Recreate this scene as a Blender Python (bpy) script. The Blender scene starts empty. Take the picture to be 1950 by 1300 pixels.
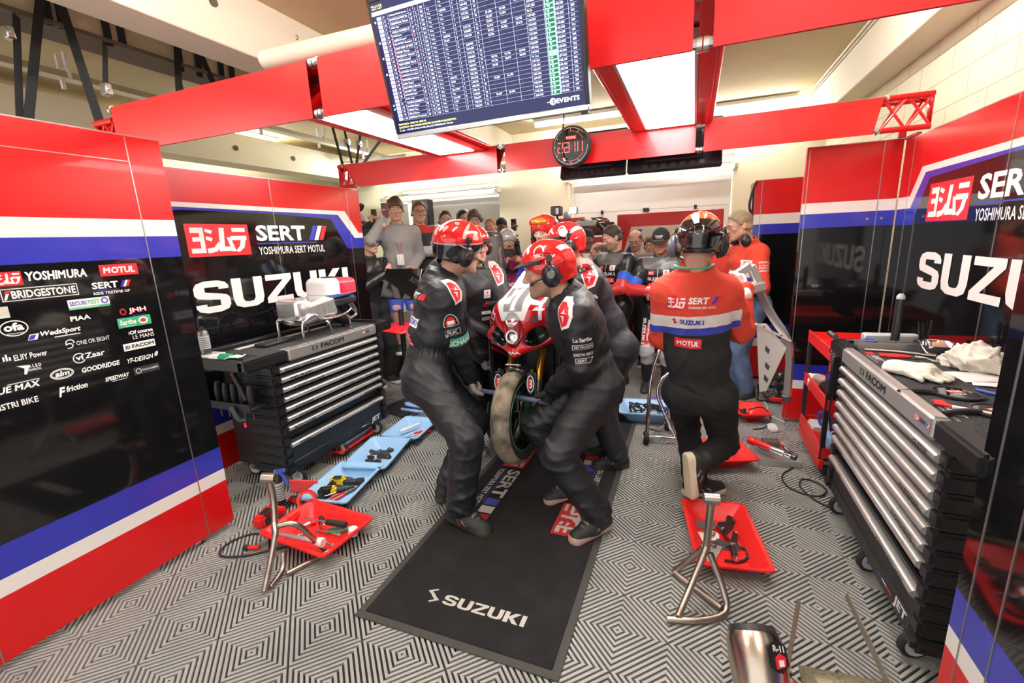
import bpy, bmesh, math, random
import numpy as np
from mathutils import Vector, Matrix, Quaternion
from mathutils.bvhtree import BVHTree
random.seed(5)
SC = bpy.context.scene
COL = SC.collection
PI = math.pi
# ------------------------------------------------------------------ camera, world, lights, exposure
cam_d = bpy.data.cameras.new('camera'); cam = bpy.data.objects.new('camera', cam_d); COL.objects.link(cam)
cam_d.sensor_width = 36.0; cam_d.lens = 862.0/1950*36; cam_d.clip_start = .02; cam_d.clip_end = 100
cam.matrix_world = Matrix(((0.93028116, -0.04211721, 0.3644216, 0), (0.36441667, 0.22026141, -0.90481236, 0),
                           (-0.04215984, 0.9745312, 0.22025325, 1.62), (0, 0, 0, 1)))
SC.camera = cam
SC.view_settings.view_transform = 'Standard'; SC.view_settings.look = 'None'; SC.view_settings.gamma = 1
SC.view_settings.exposure = 0.8
W = bpy.data.worlds.new('world'); SC.world = W; W.use_nodes = True
W.node_tree.nodes['Background'].inputs[0].default_value = (1, .97, .93, 1)
W.node_tree.nodes['Background'].inputs[1].default_value = 0.95
# the room is lit by its own lamps: the two light boxes between the trusses and the ceiling tubes, plus two lamps added for the left bay (emitting meshes built below)
BOX_LIGHT = 13.0; TUBE_LIGHT = 46.0
# ------------------------------------------------------------------ helpers
def V(*a): return Vector(a)
def tag(o, label=None, cat=None, group=None, kind=None):
    if label: o['label'] = label
    if cat: o['category'] = cat
    if group: o['group'] = group
    if kind: o['kind'] = kind
    return o
def empty(name, loc=(0, 0, 0), rz=0.0, label=None, cat=None, group=None):
    o = bpy.data.objects.new(name, None); COL.objects.link(o); o.empty_display_size = .1
    o.location = loc; o.rotation_euler = (0, 0, rz)
    return tag(o, label, cat, group)
def link_copy(o, parent=None):
    c = o.copy(); COL.objects.link(c)
    if parent is not None: c.parent = parent
    for ch in list(o.children): link_copy(ch, c)
    return c
MATS = {}
def mat(name, col, rough=.5, metal=0.0, bump=None, coat=0.0, emit=0.0, trans=0.0, noise=None, ior=None, sheen=0.0, alpha=1.0):
    if name in MATS: return MATS[name]
    m = bpy.data.materials.new(name); m.use_nodes = True; nt = m.node_tree; b = nt.nodes['Principled BSDF']
    b.inputs['Base Color'].default_value = (*col, 1); b.inputs['Roughness'].default_value = rough; b.inputs['Metallic'].default_value = metal
    b.inputs['Coat Weight'].default_value = coat; b.inputs['Coat Roughness'].default_value = .04
    b.inputs['Transmission Weight'].default_value = trans; b.inputs['Sheen Weight'].default_value = sheen
    b.inputs['Alpha'].default_value = alpha
    if ior: b.inputs['IOR'].default_value = ior
    if emit: b.inputs['Emission Color'].default_value = (*col, 1); b.inputs['Emission Strength'].default_value = emit
    tc = nt.nodes.new('ShaderNodeTexCoord')
    if bump:
        n = nt.nodes.new('ShaderNodeTexNoise'); n.inputs['Scale'].default_value = bump[0]; n.inputs['Detail'].default_value = 4
        nt.links.new(tc.outputs['Object'], n.inputs['Vector'])
        bp = nt.nodes.new('ShaderNodeBump'); bp.inputs['Strength'].default_value = bump[1]; bp.inputs['Distance'].default_value = .01
        nt.links.new(n.outputs['Fac'], bp.inputs['Height']); nt.links.new(bp.outputs['Normal'], b.inputs['Normal'])
    if noise:   # (scale, second colour, threshold lo, hi)
        n = nt.nodes.new('ShaderNodeTexNoise'); n.inputs['Scale'].default_value = noise[0]; n.inputs['Detail'].default_value = 5
        nt.links.new(tc.outputs['Object'], n.inputs['Vector'])
        r = nt.nodes.new('ShaderNodeValToRGB'); r.color_ramp.elements[0].position = noise[2]; r.color_ramp.elements[1].position = noise[3]
        r.color_ramp.elements[0].color = (*col, 1); r.color_ramp.elements[1].color = (*noise[1], 1)
        nt.links.new(n.outputs['Fac'], r.inputs['Fac']); nt.links.new(r.outputs['Color'], b.inputs['Base Color'])
    MATS[name] = m
    return m
def ramp_mat(name, stops, rough=.8, bump=None, sheen=0.0, coat=0.0, attr='band'):
    """colour bands along a float attribute of the mesh: stops = [(pos, colour), ...]"""
    m = mat(name, stops[0][1], rough, 0, bump, coat, sheen=sheen); nt = m.node_tree
    if 'bands' in nt.nodes: return m
    a = nt.nodes.new('ShaderNodeAttribute'); a.attribute_name = attr
    r = nt.nodes.new('ShaderNodeValToRGB'); r.name = 'bands'; cr = r.color_ramp; cr.interpolation = 'CONSTANT'
    while len(cr.elements) < len(stops): cr.elements.new(.5)
    for e, (p, c) in zip(cr.elements, stops): e.position = p; e.color = (*c, 1)
    nt.links.new(a.outputs['Fac'], r.inputs['Fac']); nt.links.new(r.outputs['Color'], nt.nodes['Principled BSDF'].inputs['Base Color'])
    return m
def vcol_mat(name, rough=.6, bump=None, coat=0.0, sss=0.0):
    m = mat(name, (1, 1, 1), rough, 0, bump, coat); nt = m.node_tree
    a = nt.nodes.new('ShaderNodeVertexColor'); a.layer_name = 'Col'
    b = nt.nodes['Principled BSDF']; nt.links.new(a.outputs['Color'], b.inputs['Base Color'])
    if sss: b.inputs['Subsurface Weight'].default_value = sss; b.inputs['Subsurface Radius'].default_value = (.01, .004, .002)
    return m
def layered_mat(name, base, layers, rough=.6, bump=None, coat=0.0):
    """base colour with crisp printed areas: each layer (attribute, colour) covers where its attribute is above 0"""
    m = mat(name, base, rough, 0, bump, coat); nt = m.node_tree
    if 'layer_0' in nt.nodes: return m
    last = None
    for i, (at, c) in enumerate(layers):
        a = nt.nodes.new('ShaderNodeAttribute'); a.attribute_name = at; a.name = 'layer_%d' % i
        g = nt.nodes.new('ShaderNodeMath'); g.operation = 'GREATER_THAN'; g.inputs[1].default_value = 0; nt.links.new(a.outputs['Fac'], g.inputs[0])
        x = nt.nodes.new('ShaderNodeMix'); x.data_type = 'RGBA'; x.inputs[7].default_value = (*c, 1); nt.links.new(g.outputs[0], x.inputs[0])
        if last is None: x.inputs[6].default_value = (*base, 1)
        else: nt.links.new(last, x.inputs[6])
        last = x.outputs[2]
    nt.links.new(last, nt.nodes['Principled BSDF'].inputs['Base Color']); return m
RED = (.64, .006, .008); WHITE = (.82, .80, .76); BLUE = (.028, .035, .42); BLACK = (.006, .006, .007)
M = dict(
 red=mat('red_gloss', RED, .28, coat=.15), white=mat('white_gloss', WHITE, .25, coat=.3), blue=mat('blue_gloss', BLUE, .22, coat=.4), black=mat('black_gloss', BLACK, .07, coat=.5),
 edge=mat('edge_trim', (.45, .44, .42), .3, .9), wtext=mat('white_lettering', (.86, .85, .82), .4), rtext=mat('red_lettering', (.8, .02, .03), .4), btext=mat('blue_lettering', (.03, .05, .5), .4),
 ktext=mat('black_lettering', (.01, .01, .012), .5), gtext=mat('green_lettering', (.05, .42, .2), .4), ytext=mat('yellow_lettering', (.85, .7, .1), .4), ltext=mat('grey_lettering', (.55, .56, .58), .4),
 plastic=mat('black_plastic', (.018, .018, .02), .45), rubber=mat('rubber', (.02, .02, .02), .75, bump=(60, .2)), steel=mat('brushed_steel', (.62, .6, .57), .28, 1), chrome=mat('chrome', (.8, .8, .8), .08, 1),
 alu=mat('aluminium', (.72, .72, .71), .35, .85), darksteel=mat('dark_steel', (.16, .16, .16), .35, .9), strap=mat('black_strap', (.012, .012, .013), .8), redplastic=mat('red_plastic', (.8, .02, .018), .35),
 blueplastic=mat('pale_blue_plastic', (.33, .58, .86), .4), deepblue=mat('deep_blue_plastic', (.05, .12, .6), .4), gold=mat('gold_fork', (.75, .38, .05), .25, .9), cream=mat('cream_paint', (.86, .82, .66), .7, bump=(8, .1)),
 glass=mat('clear_glass', (1, 1, 1), .02, trans=1, ior=1.3), green=mat('green_plastic', (.02, .4, .2), .5), yellow=mat('yellow_plastic', (.85, .6, .03), .45), cloth=mat('cream_cloth', (.8, .76, .66), .9, bump=(40, .5)))
# ------------------------------------------------------------------ mesh builder
class MB:
    def __init__(s): s.v = []; s.f = []; s.m = []; s.mats = []; s.cur = 0
    def use(s, m):
        m = M[m] if isinstance(m, str) else m
        if m not in s.mats: s.mats.append(m)
        s.cur = s.mats.index(m); return s
    def raw(s, vs, fs, T=None):
        n = len(s.v)
        s.v += [tuple(T @ Vector(p)) if T else tuple(p) for p in vs]
        s.f += [tuple(i+n for i in f) for f in fs]; s.m += [s.cur]*len(fs); return s
    def bm(s, b, T=None):
        b.verts.index_update(); s.raw([v.co for v in b.verts], [[v.index for v in f.verts] for f in b.faces], T); b.free(); return s
    def box(s, lo, hi, bev=0.0, T=None, seg=1):
        b = bmesh.new(); bmesh.ops.create_cube(b, size=1)
        for v in b.verts: v.co = Vector([lo[i]+(v.co[i]+.5)*(hi[i]-lo[i]) for i in range(3)])
        if bev: bmesh.ops.bevel(b, geom=b.edges[:], offset=bev, segments=seg, affect='EDGES')
        return s.bm(b, T)
    def bar(s, a, b, w, h, up=(0, 0, 1), bev=0.0):
        a, b = Vector(a), Vector(b); d = b-a; L = d.length; d.normalize(); up = Vector(up); sx = d.cross(up)
        if sx.length < 1e-5: sx = d.cross(Vector((1, 0, 0)))
        sx.normalize(); uz = sx.cross(d); T = Matrix((( sx.x, d.x, uz.x, a.x), (sx.y, d.y, uz.y, a.y), (sx.z, d.z, uz.z, a.z), (0, 0, 0, 1)))
        return s.box((-w/2, 0, -h/2), (w/2, L, h/2), bev, T)
    def cyl(s, a, b, r, r2=None, n=20, cap=True):
        return s.lathe([(r, 0), (r if r2 is None else r2, (Vector(b)-Vector(a)).length)], a, Vector(b)-Vector(a), n, cap)
    def lathe(s, prof, o=(0, 0, 0), axis=(0, 0, 1), n=24, cap=True):
        q = Vector((0, 0, 1)).rotation_difference(Vector(axis).normalized()); o = Vector(o); vs = []; fs = []
        for r, z in prof:
            for i in range(n):
                a = 2*PI*i/n; vs.append(o+q @ Vector((r*math.cos(a), r*math.sin(a), z)))
        for j in range(len(prof)-1):
            for i in range(n): fs.append((j*n+i, j*n+(i+1) % n, (j+1)*n+(i+1) % n, (j+1)*n+i))
        if cap: fs.append(tuple(range(n))[::-1]); fs.append(tuple(range((len(prof)-1)*n, len(prof)*n)))
        return s.raw(vs, fs)
    def tube(s, pts, r, n=10, smooth=0, closed=False, cap=True):
        p = [Vector(q) for q in pts]
        rad = list(r) if isinstance(r, (list, tuple)) else [r]*len(p)
        for _ in range(smooth):
            q = [p[0]]; rr = [rad[0]]
            for i in range(len(p)-1):
                q += [p[i]*.75+p[i+1]*.25, p[i]*.25+p[i+1]*.75]; rr += [rad[i]*.75+rad[i+1]*.25, rad[i]*.25+rad[i+1]*.75]
            p = q+[p[-1]]; rad = rr+[rad[-1]]
        N = len(p); vs = []; fs = []; ref = None
        for i in range(N):
            if closed: d = p[(i+1) % N]-p[i-1]
            else: d = p[min(i+1, N-1)]-p[max(i-1, 0)]
            if d.length < 1e-7: d = Vector((0, 0, 1))
            d.normalize()
            if ref is None:
                ref = d.cross(Vector((0, 0, 1)))
                if ref.length < .1: ref = d.cross(Vector((1, 0, 0)))
            ref = ref-d*ref.dot(d); ref.normalize(); w = d.cross(ref)
            for k in range(n):
                a = 2*PI*k/n; vs.append(p[i]+(ref*math.cos(a)+w*math.sin(a))*rad[i])
        for i in range(N if closed else N-1):
            j = (i+1) % N
            for k in range(n): fs.append((i*n+k, i*n+(k+1) % n, j*n+(k+1) % n, j*n+k))
        if cap and not closed: fs.append(tuple(range(n))[::-1]); fs.append(tuple(range((N-1)*n, N*n)))
        return s.raw(vs, fs)
    def prism(s, poly, T, d):
        """2D polygon (x, y) in frame T, extruded d along the frame's z"""
        n = len(poly); vs = [T @ Vector((x, y, 0)) for x, y in poly]+[T @ Vector((x, y, d)) for x, y in poly]
        fs = [tuple(range(n))[::-1], tuple(range(n, 2*n))]+[(i, (i+1) % n, n+(i+1) % n, n+i) for i in range(n)]
        return s.raw(vs, fs)
    def ball(s, c, r, seg=16, rot=None):
        b = bmesh.new(); bmesh.ops.create_uvsphere(b, u_segments=seg, v_segments=seg//2+2, radius=1)
        r = (r, r, r) if not hasattr(r, '__len__') else r
        T = Matrix.Translation(Vector(c)) @ (rot.to_4x4() if rot else Matrix.Identity(4)) @ Matrix.Diagonal((*r, 1))
        return s.bm(b, T)
    def torus(s, c, axis, R, r, n=32, k=10, sq=1.0):
        q = Vector((0, 0, 1)).rotation_difference(Vector(axis).normalized()); c = Vector(c); vs = []; fs = []
        for i in range(n):
            a = 2*PI*i/n
            for j in range(k):
                b = 2*PI*j/k; rr = R+r*math.cos(b); vs.append(c+q @ Vector((rr*math.cos(a), rr*math.sin(a), r*sq*math.sin(b))))
        for i in range(n):
            for j in range(k): fs.append((i*k+j, ((i+1) % n)*k+j, ((i+1) % n)*k+(j+1) % k, i*k+(j+1) % k))
        return s.raw(vs, fs)
    def grid(s, P, nu, nv):
        """P: list of rows of points"""
        vs = [p for row in P for p in row]; fs = [(i*nv+j, i*nv+j+1, (i+1)*nv+j+1, (i+1)*nv+j) for i in range(nu-1) for j in range(nv-1)]
        return s.raw(vs, fs)
    def build(s, name, m=None, parent=None, ang=38, label=None, solid=0.0):
        me = bpy.data.meshes.new(name); me.from_pydata(s.v, [], s.f); me.update()
        for x in (s.mats if s.mats else [M[m] if isinstance(m, str) else m]): me.materials.append(x)
        if s.mats: me.polygons.foreach_set('material_index', s.m)
        b = bmesh.new(); b.from_mesh(me); bmesh.ops.recalc_face_normals(b, faces=b.faces); b.to_mesh(me); b.free()
        me.shade_smooth(); me.set_sharp_from_angle(angle=math.radians(ang))
        o = bpy.data.objects.new(name, me); COL.objects.link(o)
        if parent is not None: o.parent = parent
        if solid: k = o.modifiers.new('s', 'SOLIDIFY'); k.thickness = solid; k.offset = 0
        if label: o['label'] = label
        return o
def each(name, m, parent, fns, **k):
    """one part per piece"""
    for f in fns:
        mb = MB().use(m); f(mb); mb.build(name, None, parent, **k)
def frame(o, u, v):
    """matrix with x along u, y along v (made square), z = u x v, origin o"""
    u = Vector(u).normalized(); v = Vector(v); v = (v-u*v.dot(u)).normalized(); w = u.cross(v)
    return Matrix(((u.x, v.x, w.x, o[0]), (u.y, v.y, w.y, o[1]), (u.z, v.z, w.z, o[2]), (0, 0, 0, 1)))
# ------------------------------------------------------------------ lettering
_gl = {}; _tc = {}
def _raw_text(body, bold):
    c = bpy.data.curves.new('t', 'FONT'); c.body = body; c.offset = bold; c.resolution_u = 2
    o = bpy.data.objects.new('t', c); COL.objects.link(o)
    dg = bpy.context.evaluated_depsgraph_get(); me = bpy.data.meshes.new_from_object(o.evaluated_get(dg))
    vs = np.array([tuple(v.co)[:2] for v in me.vertices]).reshape(-1, 2); fs = [tuple(p.vertices) for p in me.polygons]
    bpy.data.objects.remove(o); bpy.data.curves.remove(c); bpy.data.meshes.remove(me)
    return vs, fs
def glyph(ch, bold):
    if (ch, bold) not in _gl:
        b0 = 0.0 if ch in 'MNWVmwK' else min(bold, .03 if ch in 'RSBEA8' else .04)     # these letters are thickened by shifted copies instead
        vs, fs = _raw_text(ch, b0) if ch != ' ' else (np.zeros((0, 2)), [])
        w2 = np.ptp(_raw_text('HH', b0)[0][:, 0]); w3 = np.ptp(_raw_text('H'+ch+'H', b0)[0][:, 0]); vs = np.c_[vs, np.zeros(len(vs))]; n = len(vs)
        if bold > .012 and b0 == 0 and n:
            d = min(bold, .045)*.9; A = [vs]; G = list(fs)
            for q, dx in enumerate((-d, d, 0)): A.append(vs+np.array((dx, .35*d if q == 2 else 0, .00005*(q+1)))); G += [tuple(k+n*(q+1) for k in f) for f in fs]
            vs = np.concatenate(A); fs = G; w3 += d*1.6
        _gl[(ch, bold)] = (vs, fs, w3-w2)
    return _gl[(ch, bold)]
def text_geo(body, bold=0.0, shear=0.0, spacing=1.0):
    k = (body, bold, shear, spacing)
    if k not in _tc:
        A = []; F = []; x = 0; n = 0
        for ch in body:
            vs, fs, adv = glyph(ch, bold)
            if len(vs): A.append(vs+np.array([x, 0, 0])); F += [tuple(i+n for i in f) for f in fs]; n += len(vs)
            x += adv*spacing
        a = np.concatenate(A); a[:, 0] += shear*a[:, 1]; lo = a.min(0); hi = a.max(0); lo[2] = 0; hi[2] = 1
        _tc[k] = ((a-lo)/np.maximum(hi-lo, 1e-6), F, (hi[0]-lo[0])/max(hi[1]-lo[1], 1e-6))
    return _tc[k]
def put_text(mb, body, T, w, h, bold=.02, shear=0.0, z=.0008, x=0.0, y=0.0, spacing=1.0):
    """fits the word's ink exactly into a w x h box whose lower left corner is (x, y) in frame T"""
    a, fs, asp = text_geo(body, bold, shear, spacing)
    if w is None: w = h*asp
    mb.raw([(x+p[0]*w, y+p[1]*h, z+p[2]) for p in a], fs, T); return w
def put_poly(mb, polys, T, w, h, x=0.0, y=0.0, z=.0008, shear=0.0):
    """polygons in unit coordinates"""
    for i, p in enumerate(polys):
        mb.raw([(x+(q[0]+shear*q[1])*w, y+q[1]*h, z+i*.00006) for q in p], [tuple(range(len(p)))], T)
def strip(pts, w):
    """band polygon along a 2D polyline -> quads"""
    out = []
    P = [Vector((a, b)) for a, b in pts]
    L = []; R = []
    for i, p in enumerate(P):
        d = P[min(i+1, len(P)-1)]-P[max(i-1, 0)]; d.normalize(); n = Vector((-d.y, d.x)); L.append(p+n*w/2); R.append(p-n*w/2)
    for i in range(len(P)-1): out.append([tuple(R[i]), tuple(R[i+1]), tuple(L[i+1]), tuple(L[i])])
    return out
def arc(cx, cy, rx, ry, a0, a1, n=10): return [(cx+rx*math.cos(math.radians(a0+(a1-a0)*i/n)), cy+ry*math.sin(math.radians(a0+(a1-a0)*i/n))) for i in range(n+1)]
# the four block characters of the red square, each in a unit square
KANA = [
 [[(.02, .98), (.2, .98), (.2, .78), (.02, .78)], [(.02, .98), (.235, .98), (.235, .82), (.02, .82)], [(.04, .62), (.235, .62), (.235, .46), (.04, .46)], [(.0, .2), (.235, .2), (.235, .02), (.0, .02)], [(.16, .98), (.235, .98), (.235, .02), (.16, .02)]],
 [[(.27, .95), (.39, .87), (.36, .74), (.26, .83)], [(.27, .66), (.38, .58), (.35, .45), (.26, .53)], [(.26, .18), (.38, .22), (.47, .44), (.5, .24), (.42, .06), (.3, .0), (.26, .02)]],
 [[(.51, .98), (.6, .98), (.57, .2), (.48, .2)], [(.48, .24), (.74, .24), (.74, .06), (.46, .06)], [(.63, .6), (.7, .6), (.77, .04), (.69, .04)]],
 [[(.74, .98), (.99, .98), (.99, .82), (.74, .82)], [(.7, .66), (1, .66), (1, .49), (.7, .49)], [(.9, .66), (1, .66), (.94, .2), (.83, .0), (.76, .06), (.85, .24)]]]
def kana_block(mb, T, w, h, x=0, y=0, z=.0008, bg='rtext', fg='wtext'):
    mb.use(bg); put_poly(mb, [[(0, 0), (1, 0), (1, 1), (0, 1)]], T, w, h, x, y, z)
    mb.use(fg)
    for k in KANA: put_poly(mb, k, T, w*.9, h*.8, x+w*.05, y+h*.1, z+.0006)
# wide heavy letters drawn as polygons in a unit square
def _S(t=.26, tv=.24):
    return strip([(.9, .72)]+arc(.5, .72, .37, .17, 20, 180, 8)+arc(.5, .72, .37, .17, 180, 240, 3)+[(.6, .49)]+arc(.5, .28, .37, .17, 60, -160, 10), .22)
LET = {
 'S': [[(0, .58), (0, .8), (.3, .8), (.3, .66)], [(.08, .93), (.3, 1), (.7, 1), (.92, .93), (.72, .8), (.28, .8)], [(0, .8), (.08, .93), (.3, .8)], [(.92, .93), (1, .82), (1, .72), (.7, .72), (.7, .8)], [(0, .58), (.3, .66), (.7, .58), (.7, .38), (.3, .44), (.08, .48)], [(.7, .58), (.92, .52), (1, .42), (1, .2), (.7, .2), (.7, .38)], [(1, .2), (.92, .07), (.72, .2)], [(.08, .07), (.28, .2), (.72, .2), (.92, .07), (.7, 0), (.3, 0)], [(.08, .07), (0, .18), (0, .28), (.3, .28), (.3, .2)]],
 'U': [[(0, 1), (.3, 1), (.3, .3), (0, .3)], [(.7, 1), (1, 1), (1, .3), (.7, .3)], [(0, .3), (.3, .3), (.36, .2), (.06, .1)], [(.06, .1), (.36, .2), (.5, .18), (.5, 0), (.28, 0)], [(1, .3), (.7, .3), (.64, .2), (.94, .1)], [(.94, .1), (.64, .2), (.5, .18), (.5, 0), (.72, 0)]],
 'Z': [[(.02, 1), (1, 1), (1, .8), (.02, .8)], [(.66, .8), (1, .8), (.34, .2), (0, .2)], [(0, .2), (1, .2), (1, 0), (0, 0)]],
 'K': [[(0, 1), (.3, 1), (.3, 0), (0, 0)], [(.66, 1), (1, 1), (.6, .52), (.3, .46), (.3, .58)], [(.3, .58), (.5, .6), (1, 0), (.64, 0), (.3, .44)]],
 'I': [[(0, 1), (1, 1), (1, 0), (0, 0)]]}
def wide_word(mb, word, T, w, h, x=0, y=0, z=.0008, shear=0.0, gap=.05):
    ws = {'I': .3, 'S': .98, 'U': 1, 'Z': .98, 'K': 1.04}
    tot = sum(ws[c] for c in word)+gap*(len(word)-1)*2; u = w/tot; cx = x
    for c in word:
        put_poly(mb, LET[c], T, ws[c]*u, h, cx+0, y, z, shear*h/(ws[c]*u) if shear else 0); cx += (ws[c]+gap*2)*u
def fine(mb, L):
    """triangulate and split long edges so that the print can follow a curved surface"""
    b = bmesh.new(); vs = [b.verts.new(p) for p in mb.v]
    for f, m in zip(mb.f, mb.m):
        try: b.faces.new([vs[i] for i in f]).material_index = m
        except ValueError: pass
    bmesh.ops.triangulate(b, faces=b.faces[:])
    for _ in range(4):
        e = [x for x in b.edges if x.calc_length() > L]
        if not e: break
        bmesh.ops.subdivide_edges(b, edges=e, cuts=1); bmesh.ops.triangulate(b, faces=[f for f in b.faces if len(f.verts) > 3])
    b.verts.index_update(); mb.v = [tuple(v.co) for v in b.verts]; mb.f = [tuple(v.index for v in f.verts) for f in b.faces]; mb.m = [f.material_index for f in b.faces]; b.free()
# ------------------------------------------------------------------ signed-distance modelling (bodies, clothes, castings)
class Field:
    def __init__(s, lo, hi, h):
        s.h = h; s.lo = np.array(lo, float); n = np.ceil((np.array(hi)-s.lo)/h).astype(int)+1; s.n = n
        s.ax = [s.lo[i]+h*np.arange(n[i]) for i in range(3)]; s.val = np.full(n, .25, np.float32)
    def sub(s, lo, hi):
        sl = []
        for i in range(3):
            a = max(0, int((lo[i]-s.lo[i])/s.h)-1); b = min(s.n[i], int((hi[i]-s.lo[i])/s.h)+3); 
            if b <= a: return None, None
            sl.append(slice(a, b))
        X, Y, Z = np.meshgrid(s.ax[0][sl[0]], s.ax[1][sl[1]], s.ax[2][sl[2]], indexing='ij')
        return tuple(sl), np.stack([X, Y, Z], -1)
    def put(s, fn, lo, hi, k=0.0, op='add'):
        m = k+3*s.h; lo = np.array(lo)-m; hi = np.array(hi)+m
        sl, P = s.sub(lo, hi)
        if sl is None: return s
        d = fn(P); v = s.val[sl]
        if op == 'add':
            if k: t = np.clip(.5+.5*(v-d)/k, 0, 1); r = v*(1-t)+d*t-k*t*(1-t)
            else: r = np.minimum(v, d)
        elif op == 'cut':
            d = -d
            if k: t = np.clip(.5-.5*(v-d)/k, 0, 1); r = v*(1-t)+d*t+k*t*(1-t)
            else: r = np.maximum(v, d)
        s.val[sl] = r; return s
    def cone(s, a, b, ra, rb, k=.02, flat=None, op='add'):
        """tapered capsule; flat = (direction, factor): cross-section widened by factor along direction"""
        a = np.array(a, float); b = np.array(b, float); ab = b-a; L2 = max(ab @ ab, 1e-9); R = max(ra, rb)
        if flat is not None: fd = np.array(flat[0], float); fd /= np.linalg.norm(fd); R *= max(1, flat[1])
        def fn(P):
            q = P-a; t = np.clip((q @ ab)/L2, 0, 1); e = q-t[..., None]*ab
            if flat is not None: c = e @ fd; e = e-(c*(1-1/flat[1]))[..., None]*fd
            return np.sqrt((e*e).sum(-1))-(ra+(rb-ra)*t)
        return s.put(fn, np.minimum(a, b)-R, np.maximum(a, b)+R, k, op)
    def ell(s, c, r, k=.02, R=None, op='add'):
        c = np.array(c, float); r = np.array(r if hasattr(r, '__len__') else (r, r, r), float); m = r.max()
        R3 = None if R is None else np.array(R)
        def fn(P):
            q = P-c
            if R3 is not None: q = q @ R3
            g = q/r; l = np.sqrt((g*g).sum(-1)); l2 = np.sqrt(((q/(r*r))**2).sum(-1))
            return l*(l-1)/np.maximum(l2, 1e-6)
        return s.put(fn, c-m, c+m, k, op)
    def box(s, c, hs, rad=.0, k=0.0, R=None, op='add'):
        c = np.array(c, float); hs = np.array(hs, float); m = np.linalg.norm(hs)+rad; R3 = None if R is None else np.array(R)
        def fn(P):
            q = P-c
            if R3 is not None: q = q @ R3
            q = np.abs(q)-hs+rad
            return np.sqrt((np.maximum(q, 0)**2).sum(-1))+np.minimum(q.max(-1), 0)-rad
        return s.put(fn, c-m, c+m, k, op)
    def plane(s, n, c, k=0.0, lo=None, hi=None):
        """keep the side where n.p < c"""
        n = np.array(n, float); n = n/np.linalg.norm(n)
        lo = s.lo if lo is None else lo; hi = s.lo+s.h*s.n if hi is None else hi
        return s.put(lambda P: c-P @ n, lo, hi, k, 'cut')
    def mesh(s):
        v = s.val; v[0] = v[-1] = .2; v[:, 0] = v[:, -1] = .2; v[:, :, 0] = v[:, :, -1] = .2
        I = v < 0; n = s.n
        cnt = np.zeros(n-1, np.int8)
        offs = [(i, j, k) for i in (0, 1) for j in (0, 1) for k in (0, 1)]
        for i, j, k in offs: cnt += I[i:n[0]-1+i, j:n[1]-1+j, k:n[2]-1+k]
        act = np.argwhere((cnt > 0) & (cnt < 8))
        if not len(act): return np.zeros((0, 3)), []
        idx = np.full(n-1, -1, np.int64); idx[tuple(act.T)] = np.arange(len(act))
        cv = np.stack([v[act[:, 0]+i, act[:, 1]+j, act[:, 2]+k] for i, j, k in offs], 1)
        acc = np.zeros((len(act), 3)); c = np.zeros(len(act)); O = np.array(offs, float)
        for a in range(8):
            for b in range(a+1, 8):
                if np.abs(O[a]-O[b]).sum() != 1: continue
                m = (cv[:, a] < 0) != (cv[:, b] < 0); va = cv[m, a]; vb = cv[m, b]; t = va/(va-vb)
                acc[m] += O[a]+t[:, None]*(O[b]-O[a]); c[m] += 1
        P = s.lo+s.h*(act+acc/c[:, None]); F = []
        for ax in range(3):
            sl0 = [slice(1, -1)]*3; sl0[ax] = slice(0, -1); sl1 = list(sl0); sl1[ax] = slice(1, None)
            A = I[tuple(sl0)]; B = I[tuple(sl1)]
            e = np.argwhere(A != B); 
            if not len(e): continue
            fl = A[tuple(e.T)]; e = e+np.array([0 if i == ax else 1 for i in range(3)])
            u, w = (ax+1) % 3, (ax+2) % 3; du = np.eye(3, dtype=int)[u]; dw = np.eye(3, dtype=int)[w]
            q = np.stack([idx[tuple((e-du-dw).T)], idx[tuple((e-dw).T)], idx[tuple(e.T)], idx[tuple((e-du).T)]], 1)
            q[~fl] = q[~fl][:, ::-1]; F.append(q)
        return P, np.concatenate(F).tolist()
def np_mesh(name, P, F, mats, parent=None, band=None, col=None, mi=None, label=None, attrs=None):
    me = bpy.data.meshes.new(name); me.from_pydata([tuple(p) for p in P], [], F); me.update()
    for m in (mats if isinstance(mats, (list, tuple)) else [mats]): me.materials.append(M[m] if isinstance(m, str) else m)
    if band is not None: a = me.attributes.new('band', 'FLOAT', 'POINT'); a.data.foreach_set('value', np.asarray(band, np.float32))
    if col is not None:
        a = me.color_attributes.new('Col', 'FLOAT_COLOR', 'POINT'); c = np.ones((len(P), 4), np.float32); c[:, :3] = col; a.data.foreach_set('color', c.ravel())
    for k, v in (attrs or {}).items(): a = me.attributes.new(k, 'FLOAT', 'POINT'); a.data.foreach_set('value', np.asarray(v, np.float32))
    if mi is not None: me.polygons.foreach_set('material_index', np.asarray(mi, np.int32))
    me.shade_smooth(); o = bpy.data.objects.new(name, me); COL.objects.link(o)
    if parent is not None: o.parent = parent
    if label: o['label'] = label
    return o
def folds(P, seed, amp, fr=16.0, vert=1.0):
    """soft cloth folds: ridged waves with warped directions, in two sizes"""
    r = np.random.default_rng(seed); d = np.zeros(len(P))
    w = P+.035*np.sin(P[:, [1, 2, 0]]*11+seed)+.014*np.sin(P[:, [2, 0, 1]]*29+seed*2)
    for i in range(7):
        k = r.normal(size=3); k[2] *= 1.5*vert; k /= np.linalg.norm(k); f = fr*(1.3+.8*r.random())*(1 if i < 4 else 2.1); a = 1 if i < 4 else .42
        d += a*(1-np.abs(np.sin(w @ k*f+r.random()*6)))**2.2*np.clip(.45+.9*np.sin(P @ r.normal(size=3)*6+r.random()*6), 0, 1.3)
    return amp*1.25*(d/1.6-.35)
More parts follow.
